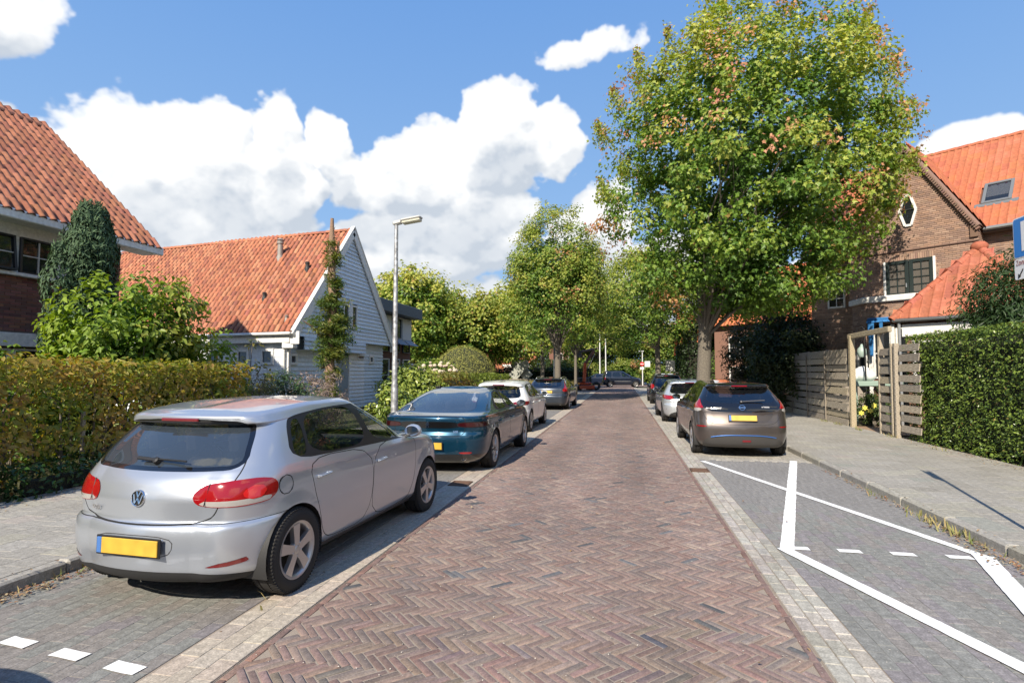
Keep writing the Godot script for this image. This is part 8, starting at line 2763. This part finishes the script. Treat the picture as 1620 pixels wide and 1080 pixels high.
	var nv := [
		{"name": "side_window", "mat": CM.tinted, "space": "S", "poly": V([1.85, 1.14, 1.75, 1.60, 1.20, 1.62, 1.22, 1.13]), "off": -0.004},
		{"name": "side_window", "mat": CM.tinted, "space": "S", "poly": V([1.12, 1.13, 1.10, 1.62, 0.22, 1.63, 0.18, 1.11]), "off": -0.004},
		{"name": "side_window", "mat": CM.glass, "space": "S", "poly": V([0.08, 1.11, 0.12, 1.63, -0.20, 1.60, -0.55, 1.42, -1.02, 1.10]), "off": -0.004},
		{"name": "rear_window", "mat": CM.tinted, "space": "R", "poly": V([0.0, 1.10, 0.66, 1.10, 0.60, 1.62, -0.3, 1.64, -0.3, 1.1]), "off": -0.004, "join": true},
		{"name": "windscreen", "mat": CM.glass, "space": "F", "poly": V([0.0, 1.16, 0.64, 1.16, 0.56, 1.66, -0.3, 1.66, -0.3, 1.16]), "off": -0.004, "join": true},
		{"name": "tail_lamp", "mat": CM.red, "space": "W", "poly": V([0.78, 0.80, 0.78, 1.06, 0.96, 1.06, 0.98, 0.80]), "off": 0.004},
		{"name": "rubbing_strip", "mat": m_(Color(0.16, 0.16, 0.165), 0.6), "space": "S", "poly": V([1.0, 0.62, 1.0, 0.67, -0.95, 0.66, -0.95, 0.61]), "off": 0.006},
	]
	make_car("dark_van", "dark navy people carrier standing across the far end of the street", "van", Vector3(-0.1, 0, -64.4), deg_to_rad(-82), {"rows": van, "crown": 0.03, "belt": 1.1, "top": 1.7, "axles": [1.38, -1.42], "arch_r": 0.36, "wheel_r": 0.325, "rim_r": 0.22, "track": 1.6, "paint": navy, "regions": nv, "plate_y": 0.72, "detail": 0.5, "wheel": "ten", "mirror_z": -0.9, "mirror_y": 1.12, "seat_y": 0.18})
	var bl := hatch_glass(1.0, 1.0, CM.tinted, CM.tinted)
	make_car("parked_car", "blue car half hidden behind the white pole left of the dark van", "car", Vector3(-3.2, 0, -72.5), deg_to_rad(70), {"rows": HATCH, "crown": 0.03, "belt": 0.95, "top": 1.42, "axles": [1.29, -1.29], "arch_r": 0.347, "wheel_r": 0.316, "rim_r": 0.212, "track": 1.575, "paint": paint(Color(0.015, 0.025, 0.055), 0.4), "regions": bl, "plate_y": 0.75, "detail": 0.45})
	# the next car in the left row stands behind the camera; its shadow falls in at the lower left corner
	make_car("parked_car", "dark car parked behind the silver hatchback, only its shadow showing at the lower left corner", "car", Vector3(-3.65, 0, 0.42), deg_to_rad(-1), {"rows": HATCH, "crown": 0.034, "belt": 0.95, "top": 1.42, "axles": [1.29, -1.29], "arch_r": 0.347, "wheel_r": 0.316, "rim_r": 0.212, "track": 1.575, "paint": paint(Color(0.03, 0.035, 0.045), 0.4), "regions": hatch_glass(1.0, 1.0, CM.tinted, CM.tinted), "plate_y": 0.75, "detail": 0.45})

# ---------------------------------------------------------------- street furniture and small things
func build_street() -> void:
	var galv := grain(m_(Color(0.40, 0.405, 0.41), 0.42, 0.55), noise_tex("soil", 0.02, 0.45, 1.2, 5, 512), 0.7)
	var t := thing("street_lamp", "galvanised street lamp with flat luminaire, on the left pavement beside the teal saloon", "street lamp", Vector3(-5.0, 0.1, -11.85))
	var m := MB.new()
	m.lathe([Vector2(0.0, 0.0), Vector2(0.078, 0.0), Vector2(0.078, 1.25), Vector2(0.062, 1.32), Vector2(0.042, 4.92), Vector2(0.0, 4.93)], 20, Vector3.UP)
	obj("pole", m.mesh(), galv, t)
	m = MB.new()
	m.box(Vector3(0.06, 0.62, 0), Vector3(0.012, 0.4, 0.09), 0.004)
	obj("service_door", m.mesh(), galv, t)
	m = MB.new()
	m.beam(Vector3(-0.08, 4.93, 0), Vector3(0.14, 4.975, 0), 0.13, 0.10, 0.03)
	m.beam(Vector3(0.12, 4.985, 0), Vector3(0.60, 5.05, 0), 0.22, 0.07, 0.03)
	obj("luminaire", m.mesh(), m_(Color(0.50, 0.50, 0.47), 0.5, 0.2), t)
	m = MB.new()
	m.beam(Vector3(0.15, 4.935, 0), Vector3(0.585, 4.99, 0), 0.19, 0.055, 0.02)
	obj("lamp_lens", m.mesh(), m_(Color(0.62, 0.60, 0.48), 0.2), t)
	# parking sign at the right edge, facing the road
	t = thing("parking_sign", "blue and white parking sign with arrow plate at the right edge", "road sign", Vector3(3.86, 0.1, -6.165))
	m = MB.new()
	m.lathe([Vector2(0.0, 0.0), Vector2(0.024, 0.0), Vector2(0.024, 3.12), Vector2(0, 3.13)], 14, Vector3.UP)
	obj("pole", m.mesh(), galv, t)
	var face := Transform3D(Basis(Vector3(0, 0, 1), Vector3.UP, Vector3(-1, 0, 0)), Vector3(-0.04, 2.885, 0.0))
	var white := m_(Color(0.80, 0.80, 0.79), 0.35)
	var blue := m_(Color(0.015, 0.19, 0.56), 0.35)
	var card := func(w: float, h: float, r: float, d: float) -> ArrayMesh:
		var q := MB.new()
		q.prism(ring2([Vector2(-w, -h), Vector2(w, -h), Vector2(w, h), Vector2(-w, h)], 1) if r <= 0.0 else rounded(w, h, r), d)
		return q.mesh()
	var put := func(mesh: Mesh, mat: Material, called: String, x: float, y: float, z: float, par: Node) -> MeshInstance3D:
		var o := obj(called, mesh, mat, par)
		o.transform = face * Transform3D(Basis(), Vector3(x, y, z))
		return o
	put.call(card.call(0.2, 0.2, 0.03, 0.008), white, "plate", 0, 0, 0, t)
	put.call(card.call(0.188, 0.188, 0.024, 0.002), blue, "blue_field", 0, 0, 0.0055, t)
	put.call(text_mesh("P", 0.40, 0.002), white, "letter", 0.0, 0.0, 0.0078, t)
	put.call(card.call(0.2, 0.1, 0.02, 0.008), white, "sub_plate", 0, -0.305, 0, t)
	var ink := m_(Color(0.02, 0.02, 0.02), 0.5)
	put.call(text_mesh("Zone", 0.065, 0.002, false), m_(Color(0.25, 0.08, 0.05), 0.5), "lettering", -0.10, -0.245, 0.0055, t)
	m = MB.new()
	m.beam(Vector3(-0.08, -0.31, 0.0055), Vector3(-0.135, -0.375, 0.0055), 0.014, 0.002, 0.0, Vector3.BACK)
	m.prism(PackedVector2Array([Vector2(-0.155, -0.398), Vector2(-0.115, -0.377), Vector2(-0.150, -0.348)]), 0.0125)
	put.call(m.mesh(), ink, "arrow", 0, 0, 0, t)
	build_fence()
	build_garden_things()
	build_far_things()

func rounded(w: float, h: float, r: float) -> PackedVector2Array:
	var p := PackedVector2Array()
	for c: Array in [[1, 1, 0], [-1, 1, 1], [-1, -1, 2], [1, -1, 3]]:
		for k in 6:
			var a: float = PI * 0.5 * (c[2] + k / 5.0)
			p.append(Vector2(c[0] * (w - r) + cos(a) * r, c[1] * (h - r) + sin(a) * r))
	return p

func build_fence() -> void:
	var ft := noise_tex("wood", 0.02, 0.5, 1.15, 5, 512, FastNoiseLite.TYPE_SIMPLEX_SMOOTH, 4)
	var wood_of := func(c: Color) -> StandardMaterial3D:
		var m := grain(m_(c, 0.9), ft, 1.0, 0.35)
		m.uv1_scale = Vector3(3.0, 7.0, 0.55)
		return m
	var tones := [wood_of.call(Color(0.33, 0.285, 0.225)), wood_of.call(Color(0.285, 0.25, 0.20)), wood_of.call(Color(0.37, 0.315, 0.235)), wood_of.call(Color(0.25, 0.215, 0.175)), wood_of.call(Color(0.34, 0.29, 0.205))]
	var f := thing("wooden_fence", "weathered grey fence of lapped horizontal boards between brown hatchback and garden gate", "fence", Vector3(6.5, 0.1, 0))
	var plank := func(par: Node, z0: float, z1: float, y: float, h: float, x: float) -> void:
		var m := MB.new()
		var l := z0 - z1
		var sag := rf(-0.012, 0.012)
		m.X = Transform3D(Basis(Vector3.BACK, rf(-0.17, -0.09)) * Basis(Vector3.RIGHT, rf(-0.006, 0.006)), Vector3(x + rf(-0.006, 0.006), y + sag, (z0 + z1) * 0.5))
		m.box(Vector3.ZERO, Vector3(0.022, h + rf(-0.012, 0.012), l + rf(-0.02, 0.05)), 0.005)
		obj("plank", m.mesh(), tones[rng.randi() % tones.size()], par)
	var posts := [-18.12, -19.95, -21.8, -23.6, -25.4, -27.2]
	for i in posts.size() - 1:
		for k in 10:
			plank.call(f, posts[i] + (0.04 if i else -0.06), posts[i + 1] - 0.04, 0.09 + k * 0.228, 0.19 if k < 9 else 0.25, 0.01 if k % 2 else -0.012)
	for i in posts.size():
		if i == 0:
			continue
		beam_part("post", Vector3(0.06, -0.1, posts[i]), Vector3(0.06, 2.3, posts[i]), 0.08, 0.08, tones[3], f, 0.008)
		beam_part("batten", Vector3(-0.045, 0.02, posts[i]), Vector3(-0.045, 2.18, posts[i]), 0.05, 0.03, tones[3], f, 0.005)
	# the gateway: two tall posts and a lintel
	var g := thing("garden_gateway", "tall wooden gate frame with lintel, between the two fences on the right", "gate", Vector3(6.5, 0.1, 0))
	var yellow: Material = wood_of.call(Color(0.36, 0.30, 0.20))
	beam_part("post", Vector3(0, -0.1, -17.86), Vector3(0, 2.62, -17.80), 0.14, 0.14, yellow, g, 0.012)
	beam_part("post", Vector3(0.05, -0.1, -16.12), Vector3(0.05, 2.62, -16.05), 0.12, 0.12, tones[2], g, 0.012)
	beam_part("lintel", Vector3(0.0, 2.60, -18.0), Vector3(0.02, 2.64, -15.45), 0.09, 0.14, tones[4], g, 0.012)
	# right-hand fence, half taken in by the hedge
	var r := thing("wooden_fence", "short grey fence panel of spaced boards right of the gateway, running into the yew hedge", "fence", Vector3(6.5, 0.1, 0))
	for k in 9:
		plank.call(r, -15.30, -16.08, 0.18 + k * 0.238, 0.17, 0.0)
		plank.call(r, -14.1, -15.02, 0.24 + k * 0.238, 0.17, 0.02)
	beam_part("post", Vector3(-0.02, -0.1, -15.36), Vector3(-0.03, 2.27, -15.30), 0.07, 0.06, tones[2], r, 0.008)
	beam_part("post", Vector3(0.0, -0.1, -15.16), Vector3(0.0, 2.27, -15.14), 0.10, 0.11, tones[0], r, 0.01)
	beam_part("post", Vector3(0.0, -0.1, -16.08), Vector3(0.0, 2.24, -16.06), 0.06, 0.05, tones[2], r, 0.008)

func build_garden_things() -> void:
	var green := m_(Color(0.30, 0.40, 0.34), 0.6)
	var t := thing("garden_table", "pale green garden table in the garden, seen through the gateway", "table", Vector3(7.55, 0.1, -19.3), 0.2)
	slab_part("table_top", Vector3(0, 1.22, 0), Vector3(1.6, 0.16, 1.0), green, t, 0.02)
	for s: Array in [[-0.7, -0.4], [0.7, -0.4], [-0.7, 0.4], [0.7, 0.4]]:
		beam_part("leg", Vector3(s[0], 0, s[1]), Vector3(s[0], 1.16, s[1]), 0.06, 0.06, green, t)
	t = thing("covered_bundle", "white plastic-wrapped bundle lying on the pale green garden table", "bundle", Vector3(7.3, 1.40, -19.3))
	var m := MB.new()
	for q: Array in [[0.0, 0.2, 0.0, 0.34, 0.22, 0.26], [0.2, 0.16, 0.05, 0.22, 0.17, 0.2], [-0.2, 0.14, 0.0, 0.2, 0.15, 0.2], [0.05, 0.34, 0.0, 0.2, 0.12, 0.18]]:
		m.ball(Vector3(q[0], q[1], q[2]), Vector3(q[3], q[4], q[5]), 7, 5)
	obj("wrapping", m.mesh(), m_(Color(0.68, 0.69, 0.70), 0.5), t)
	t = thing("hanging_bird_feeder", "pale green hanging bird feeder beside the gateway's left post", "bird feeder", Vector3(7.22, 2.12, -19.0))
	m = MB.new()
	m.lathe([Vector2(0, 0.0), Vector2(0.09, 0.02), Vector2(0.135, 0.12), Vector2(0.12, 0.26), Vector2(0.05, 0.34), Vector2(0.03, 0.40), Vector2(0, 0.42)], 16, Vector3.UP)
	obj("vessel", m.mesh(), m_(Color(0.33, 0.42, 0.38), 0.45), t)
	m = MB.new()
	m.tube([Vector3(0, 0.4, 0), Vector3(0, 0.9, 0)], [0.008, 0.008], 6)
	obj("cord", m.mesh(), CM.black, t)
	m = MB.new()
	m.tube([Vector3(0.0, -2.02, 0.22), Vector3(0, 0.86, 0.22), Vector3(0, 0.92, 0.1), Vector3(0, 0.9, 0)], [0.025, 0.022, 0.018, 0.015], 8)
	obj("stand", m.mesh(), CM.black, t)
	# terrace and path behind the gateway
	struct("garden_path", sheet(6.4, 8.4, -15.8, -18.2, 0.094), grain(m_(Color(0.30, 0.20, 0.13), 0.9), noise_tex("fine", 0.05, 0.72, 1.12, 5, 512), 2.0, 0.5))
	bush("flowering_plant", "green plant with yellow flowers at the foot of the gateway's left post", "plant", Vector3(7.2, 0.1, -18.2), Vector3(1.1, 1.0, 1.0), 46, 40, Vector2(0.1, 0.2), Vector2(0.06, 0.1), func(p, o, tone, red): return Color(0.05, 0.10, 0.03).lerp(Color(0.12, 0.17, 0.05), rng.randf()) * rf(0.8, 1.2), LEAF, LM)
	var fl := get_node("flowering_plant") as Node3D
	m = MB.new()
	for k in 6:
		m.X = Transform3D(Basis(Vector3.BACK, TAU * k / 6), Vector3.ZERO)
		m.ball(Vector3(0, 0.6, 0), Vector3(0.35, 0.55, 0.12), 6, 4)
	var pm := m.mesh()
	var ym := m_(Color(0.70, 0.62, 0.10), 0.7)
	for q: Array in [[-0.42, 0.55, 0.44], [-0.30, 0.48, 0.50], [-0.5, 0.40, 0.40], [-0.2, 0.62, 0.48]]:
		var o := obj("flower", pm, ym, fl)
		o.position = Vector3(q[0], q[1], q[2])
		o.scale = Vector3.ONE * 0.07
	bush("garden_plant", "dark green plant under the pale green garden table", "plant", Vector3(7.5, 0.1, -19.0), Vector3(1.0, 1.15, 0.8), 34, 40, Vector2(0.1, 0.24), Vector2(0.08, 0.14), func(p, o, tone, red): return Color(0.04, 0.085, 0.025).lerp(Color(0.10, 0.15, 0.05), rng.randf()) * rf(0.8, 1.2), NEEDLE, LM)

func build_far_things() -> void:
	# stone sculpture: two crossed slabs with rounded heads
	var stone := grain(m_(Color(0.34, 0.35, 0.31), 0.7), noise_tex("fine", 0.05, 0.72, 1.12, 5, 512), 1.5, 0.5)
	var s := thing("stone_sculpture", "grey stone sculpture of two crossed round-headed slabs on the verge", "sculpture", Vector3(-10.5, 0.05, -58))
	var slab := PackedVector2Array()
	for k in 9:
		var a := PI * k / 8.0
		slab.append(Vector2(cos(a) * 0.5, 1.55 + sin(a) * 0.5))
	slab.append(Vector2(-0.5, -0.35))
	slab.append(Vector2(0.5, -0.35))
	for q: Array in [[-0.72, 0.10], [0.72, -0.42]]:
		var m := MB.new()
		m.X = Transform3D(Basis(Vector3.BACK, q[0]), Vector3(signf(q[0]) * 0.62, 1.25, q[1]))
		m.prism(slab, 0.5, 0.03)
		obj("slab", m.mesh(), stone, s)
	slab_part("plinth", Vector3(0, 0.45, 0), Vector3(2.7, 0.9, 1.3), grain(m_(Color(0.27, 0.24, 0.19), 0.9), noise_tex("fine", 0.05, 0.72, 1.12, 5, 512), 1.5), s, 0.03)
	# orange mini excavator
	var orange := paint(Color(0.52, 0.075, 0.022), 0.0, 0.4)
	var e := thing("mini_excavator", "orange mini excavator with raised arm at the left edge of the street's end", "excavator", Vector3(-3.5, 0, -52.0), 0.35)
	for x: float in [-0.55, 0.55]:
		var m := MB.new()
		m.X = Transform3D(Basis(Vector3.UP, PI / 2), Vector3(x, 0, 0))
		m.prism(rounded_at(0.85, 0.22, 0.22, 0.24), 0.28, 0.02)
		obj("track", m.mesh(), CM.plastic, e)
	slab_part("chassis", Vector3(0, 0.36, 0), Vector3(0.85, 0.24, 0.9), CM.black, e, 0.03)
	slab_part("counterweight", Vector3(0.0, 0.86, -0.45), Vector3(1.15, 0.6, 0.75), m_(Color(0.06, 0.055, 0.05), 0.6), e, 0.08)
	slab_part("deck", Vector3(0.0, 0.62, 0.1), Vector3(1.1, 0.2, 1.2), orange, e, 0.04)
	beam_part("canopy_post", Vector3(-0.45, 0.7, -0.3), Vector3(-0.45, 2.2, -0.2), 0.07, 0.07, CM.black, e)
	beam_part("canopy_post", Vector3(0.45, 0.7, -0.3), Vector3(0.45, 2.2, -0.2), 0.07, 0.07, CM.black, e)
	slab_part("seat", Vector3(0.0, 0.95, -0.05), Vector3(0.45, 0.4, 0.4), CM.black, e, 0.05)
	beam_part("boom", Vector3(-0.15, 0.75, 0.65), Vector3(-0.1, 2.5, 0.75), 0.30, 0.26, orange, e, 0.04)
	beam_part("boom_head", Vector3(-0.1, 2.4, 0.75), Vector3(0.75, 3.6, 0.8), 0.24, 0.22, m_(Color(0.14, 0.06, 0.04), 0.5), e, 0.04)
	beam_part("dipper", Vector3(0.8, 3.75, 0.8), Vector3(-0.5, 3.5, 0.8), 0.2, 0.2, m_(Color(0.10, 0.07, 0.06), 0.5), e, 0.04)
	beam_part("boom_ram", Vector3(0.15, 2.0, 0.8), Vector3(0.75, 3.3, 0.95), 0.09, 0.09, CM.chrome, e, 0.03)
	var m := MB.new()
	m.X = Transform3D(Basis(Vector3.UP, PI / 2), Vector3(-0.75, 3.3, 0.8))
	m.prism(V([-0.3, 0.3, 0.3, 0.3, 0.35, -0.05, 0.1, -0.35, -0.3, -0.3]), 0.5, 0.02)
	obj("bucket", m.mesh(), m_(Color(0.05, 0.045, 0.04), 0.6), e)
	m = MB.new()
	m.box(Vector3(0, 0.3, 1.05), Vector3(1.4, 0.34, 0.06), 0.02)
	m.box(Vector3(0.3, 0.3, 0.75), Vector3(0.1, 0.1, 0.6), 0.02)
	m.box(Vector3(-0.3, 0.3, 0.75), Vector3(0.1, 0.1, 0.6), 0.02)
	obj("blade", m.mesh(), orange, e)
	m = MB.new()
	m.lathe([Vector2(0.2, -0.12), Vector2(0.38, -0.10), Vector2(0.40, 0.0), Vector2(0.38, 0.10), Vector2(0.2, 0.12), Vector2(0.2, -0.12)], 18, Vector3(0.4, 0, 1).normalized())
	for q: Array in [[-2.35, -51.6, "spare black tyre lying upright right of the orange excavator"]]:
		var w := thing("spare_tyre", q[2], "tyre", Vector3(q[0], 0.4, q[1]))
		obj("tread", m.mesh(), CM.rubber, w)
	# white poles
	var pw := m_(Color(0.66, 0.66, 0.64), 0.5)
	for q: Array in [[-2.8, -72.0, 6.5, "taller of two white poles left of the dark van"], [-2.1, -73.0, 5.9, "shorter of two white poles, just behind the dark van"]]:
		var p := thing("white_pole", q[3], "pole", Vector3(q[0], 0, q[1]), 0.0, "white poles at the street's end")
		m = MB.new()
		m.lathe([Vector2(0, 0), Vector2(0.085, 0), Vector2(0.06, q[2]), Vector2(0, q[2])], 12, Vector3.UP)
		obj("shaft", m.mesh(), pw, p)
	# lamp with no-entry and white signs
	var l := thing("sign_post", "small lamp post with red no-entry disc and white board, right of the dark van", "sign post", Vector3(2.45, 0, -72.0))
	m = MB.new()
	m.lathe([Vector2(0, 0), Vector2(0.07, 0), Vector2(0.05, 4.2), Vector2(0, 4.2)], 12, Vector3.UP)
	obj("pole", m.mesh(), pw, l)
	slab_part("lamp_head", Vector3(-0.12, 4.25, 0), Vector3(0.6, 0.12, 0.25), pw, l, 0.03)
	m = MB.new()
	m.X = Transform3D(Basis(), Vector3(-0.05, 2.65, 0.1))
	m.lathe([Vector2(0, 0.02), Vector2(0.26, 0.02), Vector2(0.27, 0.0), Vector2(0.26, -0.01)], 20, Vector3.BACK, false)
	var d := obj("no_entry_disc", m.mesh(), m_(Color(0.52, 0.02, 0.03), 0.4), l)
	slab_part("white_bar", Vector3(-0.05, 2.65, 0.13), Vector3(0.38, 0.09, 0.012), pw, d, 0.0)
	slab_part("sub_plate", Vector3(-0.05, 2.12, 0.1), Vector3(0.5, 0.3, 0.02), pw, l, 0.0)
	slab_part("white_board", Vector3(0.6, 2.65, 0.0), Vector3(0.66, 0.72, 0.03), pw, l, 0.0)
	# white board by the black car
	var b := thing("notice_board", "white board on a post behind the black car's roof", "sign", Vector3(3.55, 0.1, -41.0))
	slab_part("board", Vector3(-0.25, 2.0, 0), Vector3(0.62, 0.75, 0.03), pw, b, 0.0)
	beam_part("post", Vector3(-0.25, 0, -0.04), Vector3(-0.25, 2.3, -0.04), 0.05, 0.05, pw, b)
	# dark lamp pole between the left trees
	var k := thing("street_lamp", "slim dark lamp pole between the two maples on the left", "street lamp", Vector3(-5.5, 0.05, -46.0))
	m = MB.new()
	m.lathe([Vector2(0, 0), Vector2(0.08, 0), Vector2(0.05, 5.2), Vector2(0, 5.2)], 12, Vector3.UP)
	obj("pole", m.mesh(), m_(Color(0.07, 0.08, 0.09), 0.5, 0.3), k)
	m = MB.new()
	m.beam(Vector3(0, 5.2, 0), Vector3(0.6, 5.3, 0), 0.2, 0.08, 0.02)
	obj("luminaire", m.mesh(), m_(Color(0.07, 0.08, 0.09), 0.5, 0.3), k)
	# a rolled awning or boat cover on the white trailer between hedge and saloon
	# grasses on the verge before the sculpture
	var xf := []
	var cs := []
	for i in 6000:
		var p := Vector3(rf(-14.0, -4.5), 0.05, rf(-58.5, -46.0))
		xf.append(Transform3D((Basis(Vector3.UP, rf(0, TAU)) * Basis(Vector3(1, 0, 0), rf(0.0, 0.5))).scaled(Vector3(1.2, 1, 1.2) * rf(0.4, 0.95)), p))
		cs.append(Color(0.16, 0.17, 0.045).lerp(Color(0.30, 0.24, 0.09), rng.randf()) * rf(0.8, 1.15))
	var o := many("long_grass", blade_mesh(), LM_DULL, xf, cs)
	tag(o, "long yellowing grass on the verge before the stone sculpture", "grass")

func rounded_at(w: float, h: float, r: float, cy: float) -> PackedVector2Array:
	var p := rounded(w, h, r - 0.001)
	for i in p.size():
		p[i].y += cy
	return p

func _ready() -> void:
	rng.seed = 7
	var t0 := Time.get_ticks_msec()
	build_view()
	print("sky ", Time.get_ticks_msec() - t0)
	plant_setup()
	house_setup()
	car_setup()
	build_ground()
	print("ground ", Time.get_ticks_msec() - t0)
	build_left_house()
	build_wood_house()
	build_right_house()
	build_far_houses()
	print("houses ", Time.get_ticks_msec() - t0)
	build_cars()
	print("cars ", Time.get_ticks_msec() - t0)
	build_street()
	build_trees()
	build_gardens()
	build_behind()
	print("all ", Time.get_ticks_msec() - t0)

# what stands behind the camera: the street goes on, and shows in panes and paint
func build_behind() -> void:
	var h := simple_house("row_house", "row house with orange roof on the left, further back along the street behind the camera", Vector3(-13.5, 0, 26), PI / 2, 22.0, 8.0, 5.8, 9.8, Color(0.24, 0.13, 0.095), Color(0.45, 0.16, 0.08))
	for k in 6:
		window(h, "window", Vector3(-9.0 + k * 3.6, 4.2, 4.03), Vector3.RIGHT, Vector3.BACK, 1.8, 1.4, 0.08, 2, 1, WHITE_PAINT, WHITE_PAINT)
		window(h, "window", Vector3(-9.0 + k * 3.6, 1.6, 4.03), Vector3.RIGHT, Vector3.BACK, 1.8, 1.6, 0.08, 2, 1, WHITE_PAINT, WHITE_PAINT)
	h = simple_house("row_house", "row house with orange roof on the right, further back along the street behind the camera", Vector3(14.5, 0, 22), -PI / 2, 30.0, 8.0, 5.8, 9.8, Color(0.24, 0.13, 0.095), Color(0.52, 0.17, 0.07))
	for k in 8:
		window(h, "window", Vector3(-12.6 + k * 3.6, 4.2, 4.03), Vector3.RIGHT, Vector3.BACK, 1.8, 1.4, 0.08, 2, 1, WHITE_PAINT, WHITE_PAINT)
		window(h, "window", Vector3(-12.6 + k * 3.6, 1.6, 4.03), Vector3.RIGHT, Vector3.BACK, 1.8, 1.6, 0.08, 2, 1, WHITE_PAINT, WHITE_PAINT)
	for q: Array in [[-1.0, 46.0, 8.0, 13.0, "broad tree closing the street far behind the camera"], [9.0, 38.0, 5.0, 11.0, "tree on the right far behind the camera"], [-8.0, 40.0, 5.0, 11.0, "tree on the left far behind the camera"]]:
		tree("lime_tree", q[4], "", Vector3(q[0], 0, q[1]), 0.24, 2.5, [[-q[3] * 0.45, q[2] * 0.5, q[2] * 0.5, q[2] * 0.5], [0.0, q[2], q[2], q[2]], [q[3] * 0.4, 0.3, 0.3, 0.3]], 0.0, q[3] * 0.55, 130, 40, Vector2(0.9, 1.6), Vector2(0.4, 0.6), mt(1.0, 12.0, 0.6, 0.8), Vector3.ZERO, null, 14)
	struct("rear_road", sheet(-2.6, 1.5, 12, 60, -0.01), m_(Color(0.21, 0.14, 0.12), 0.9))
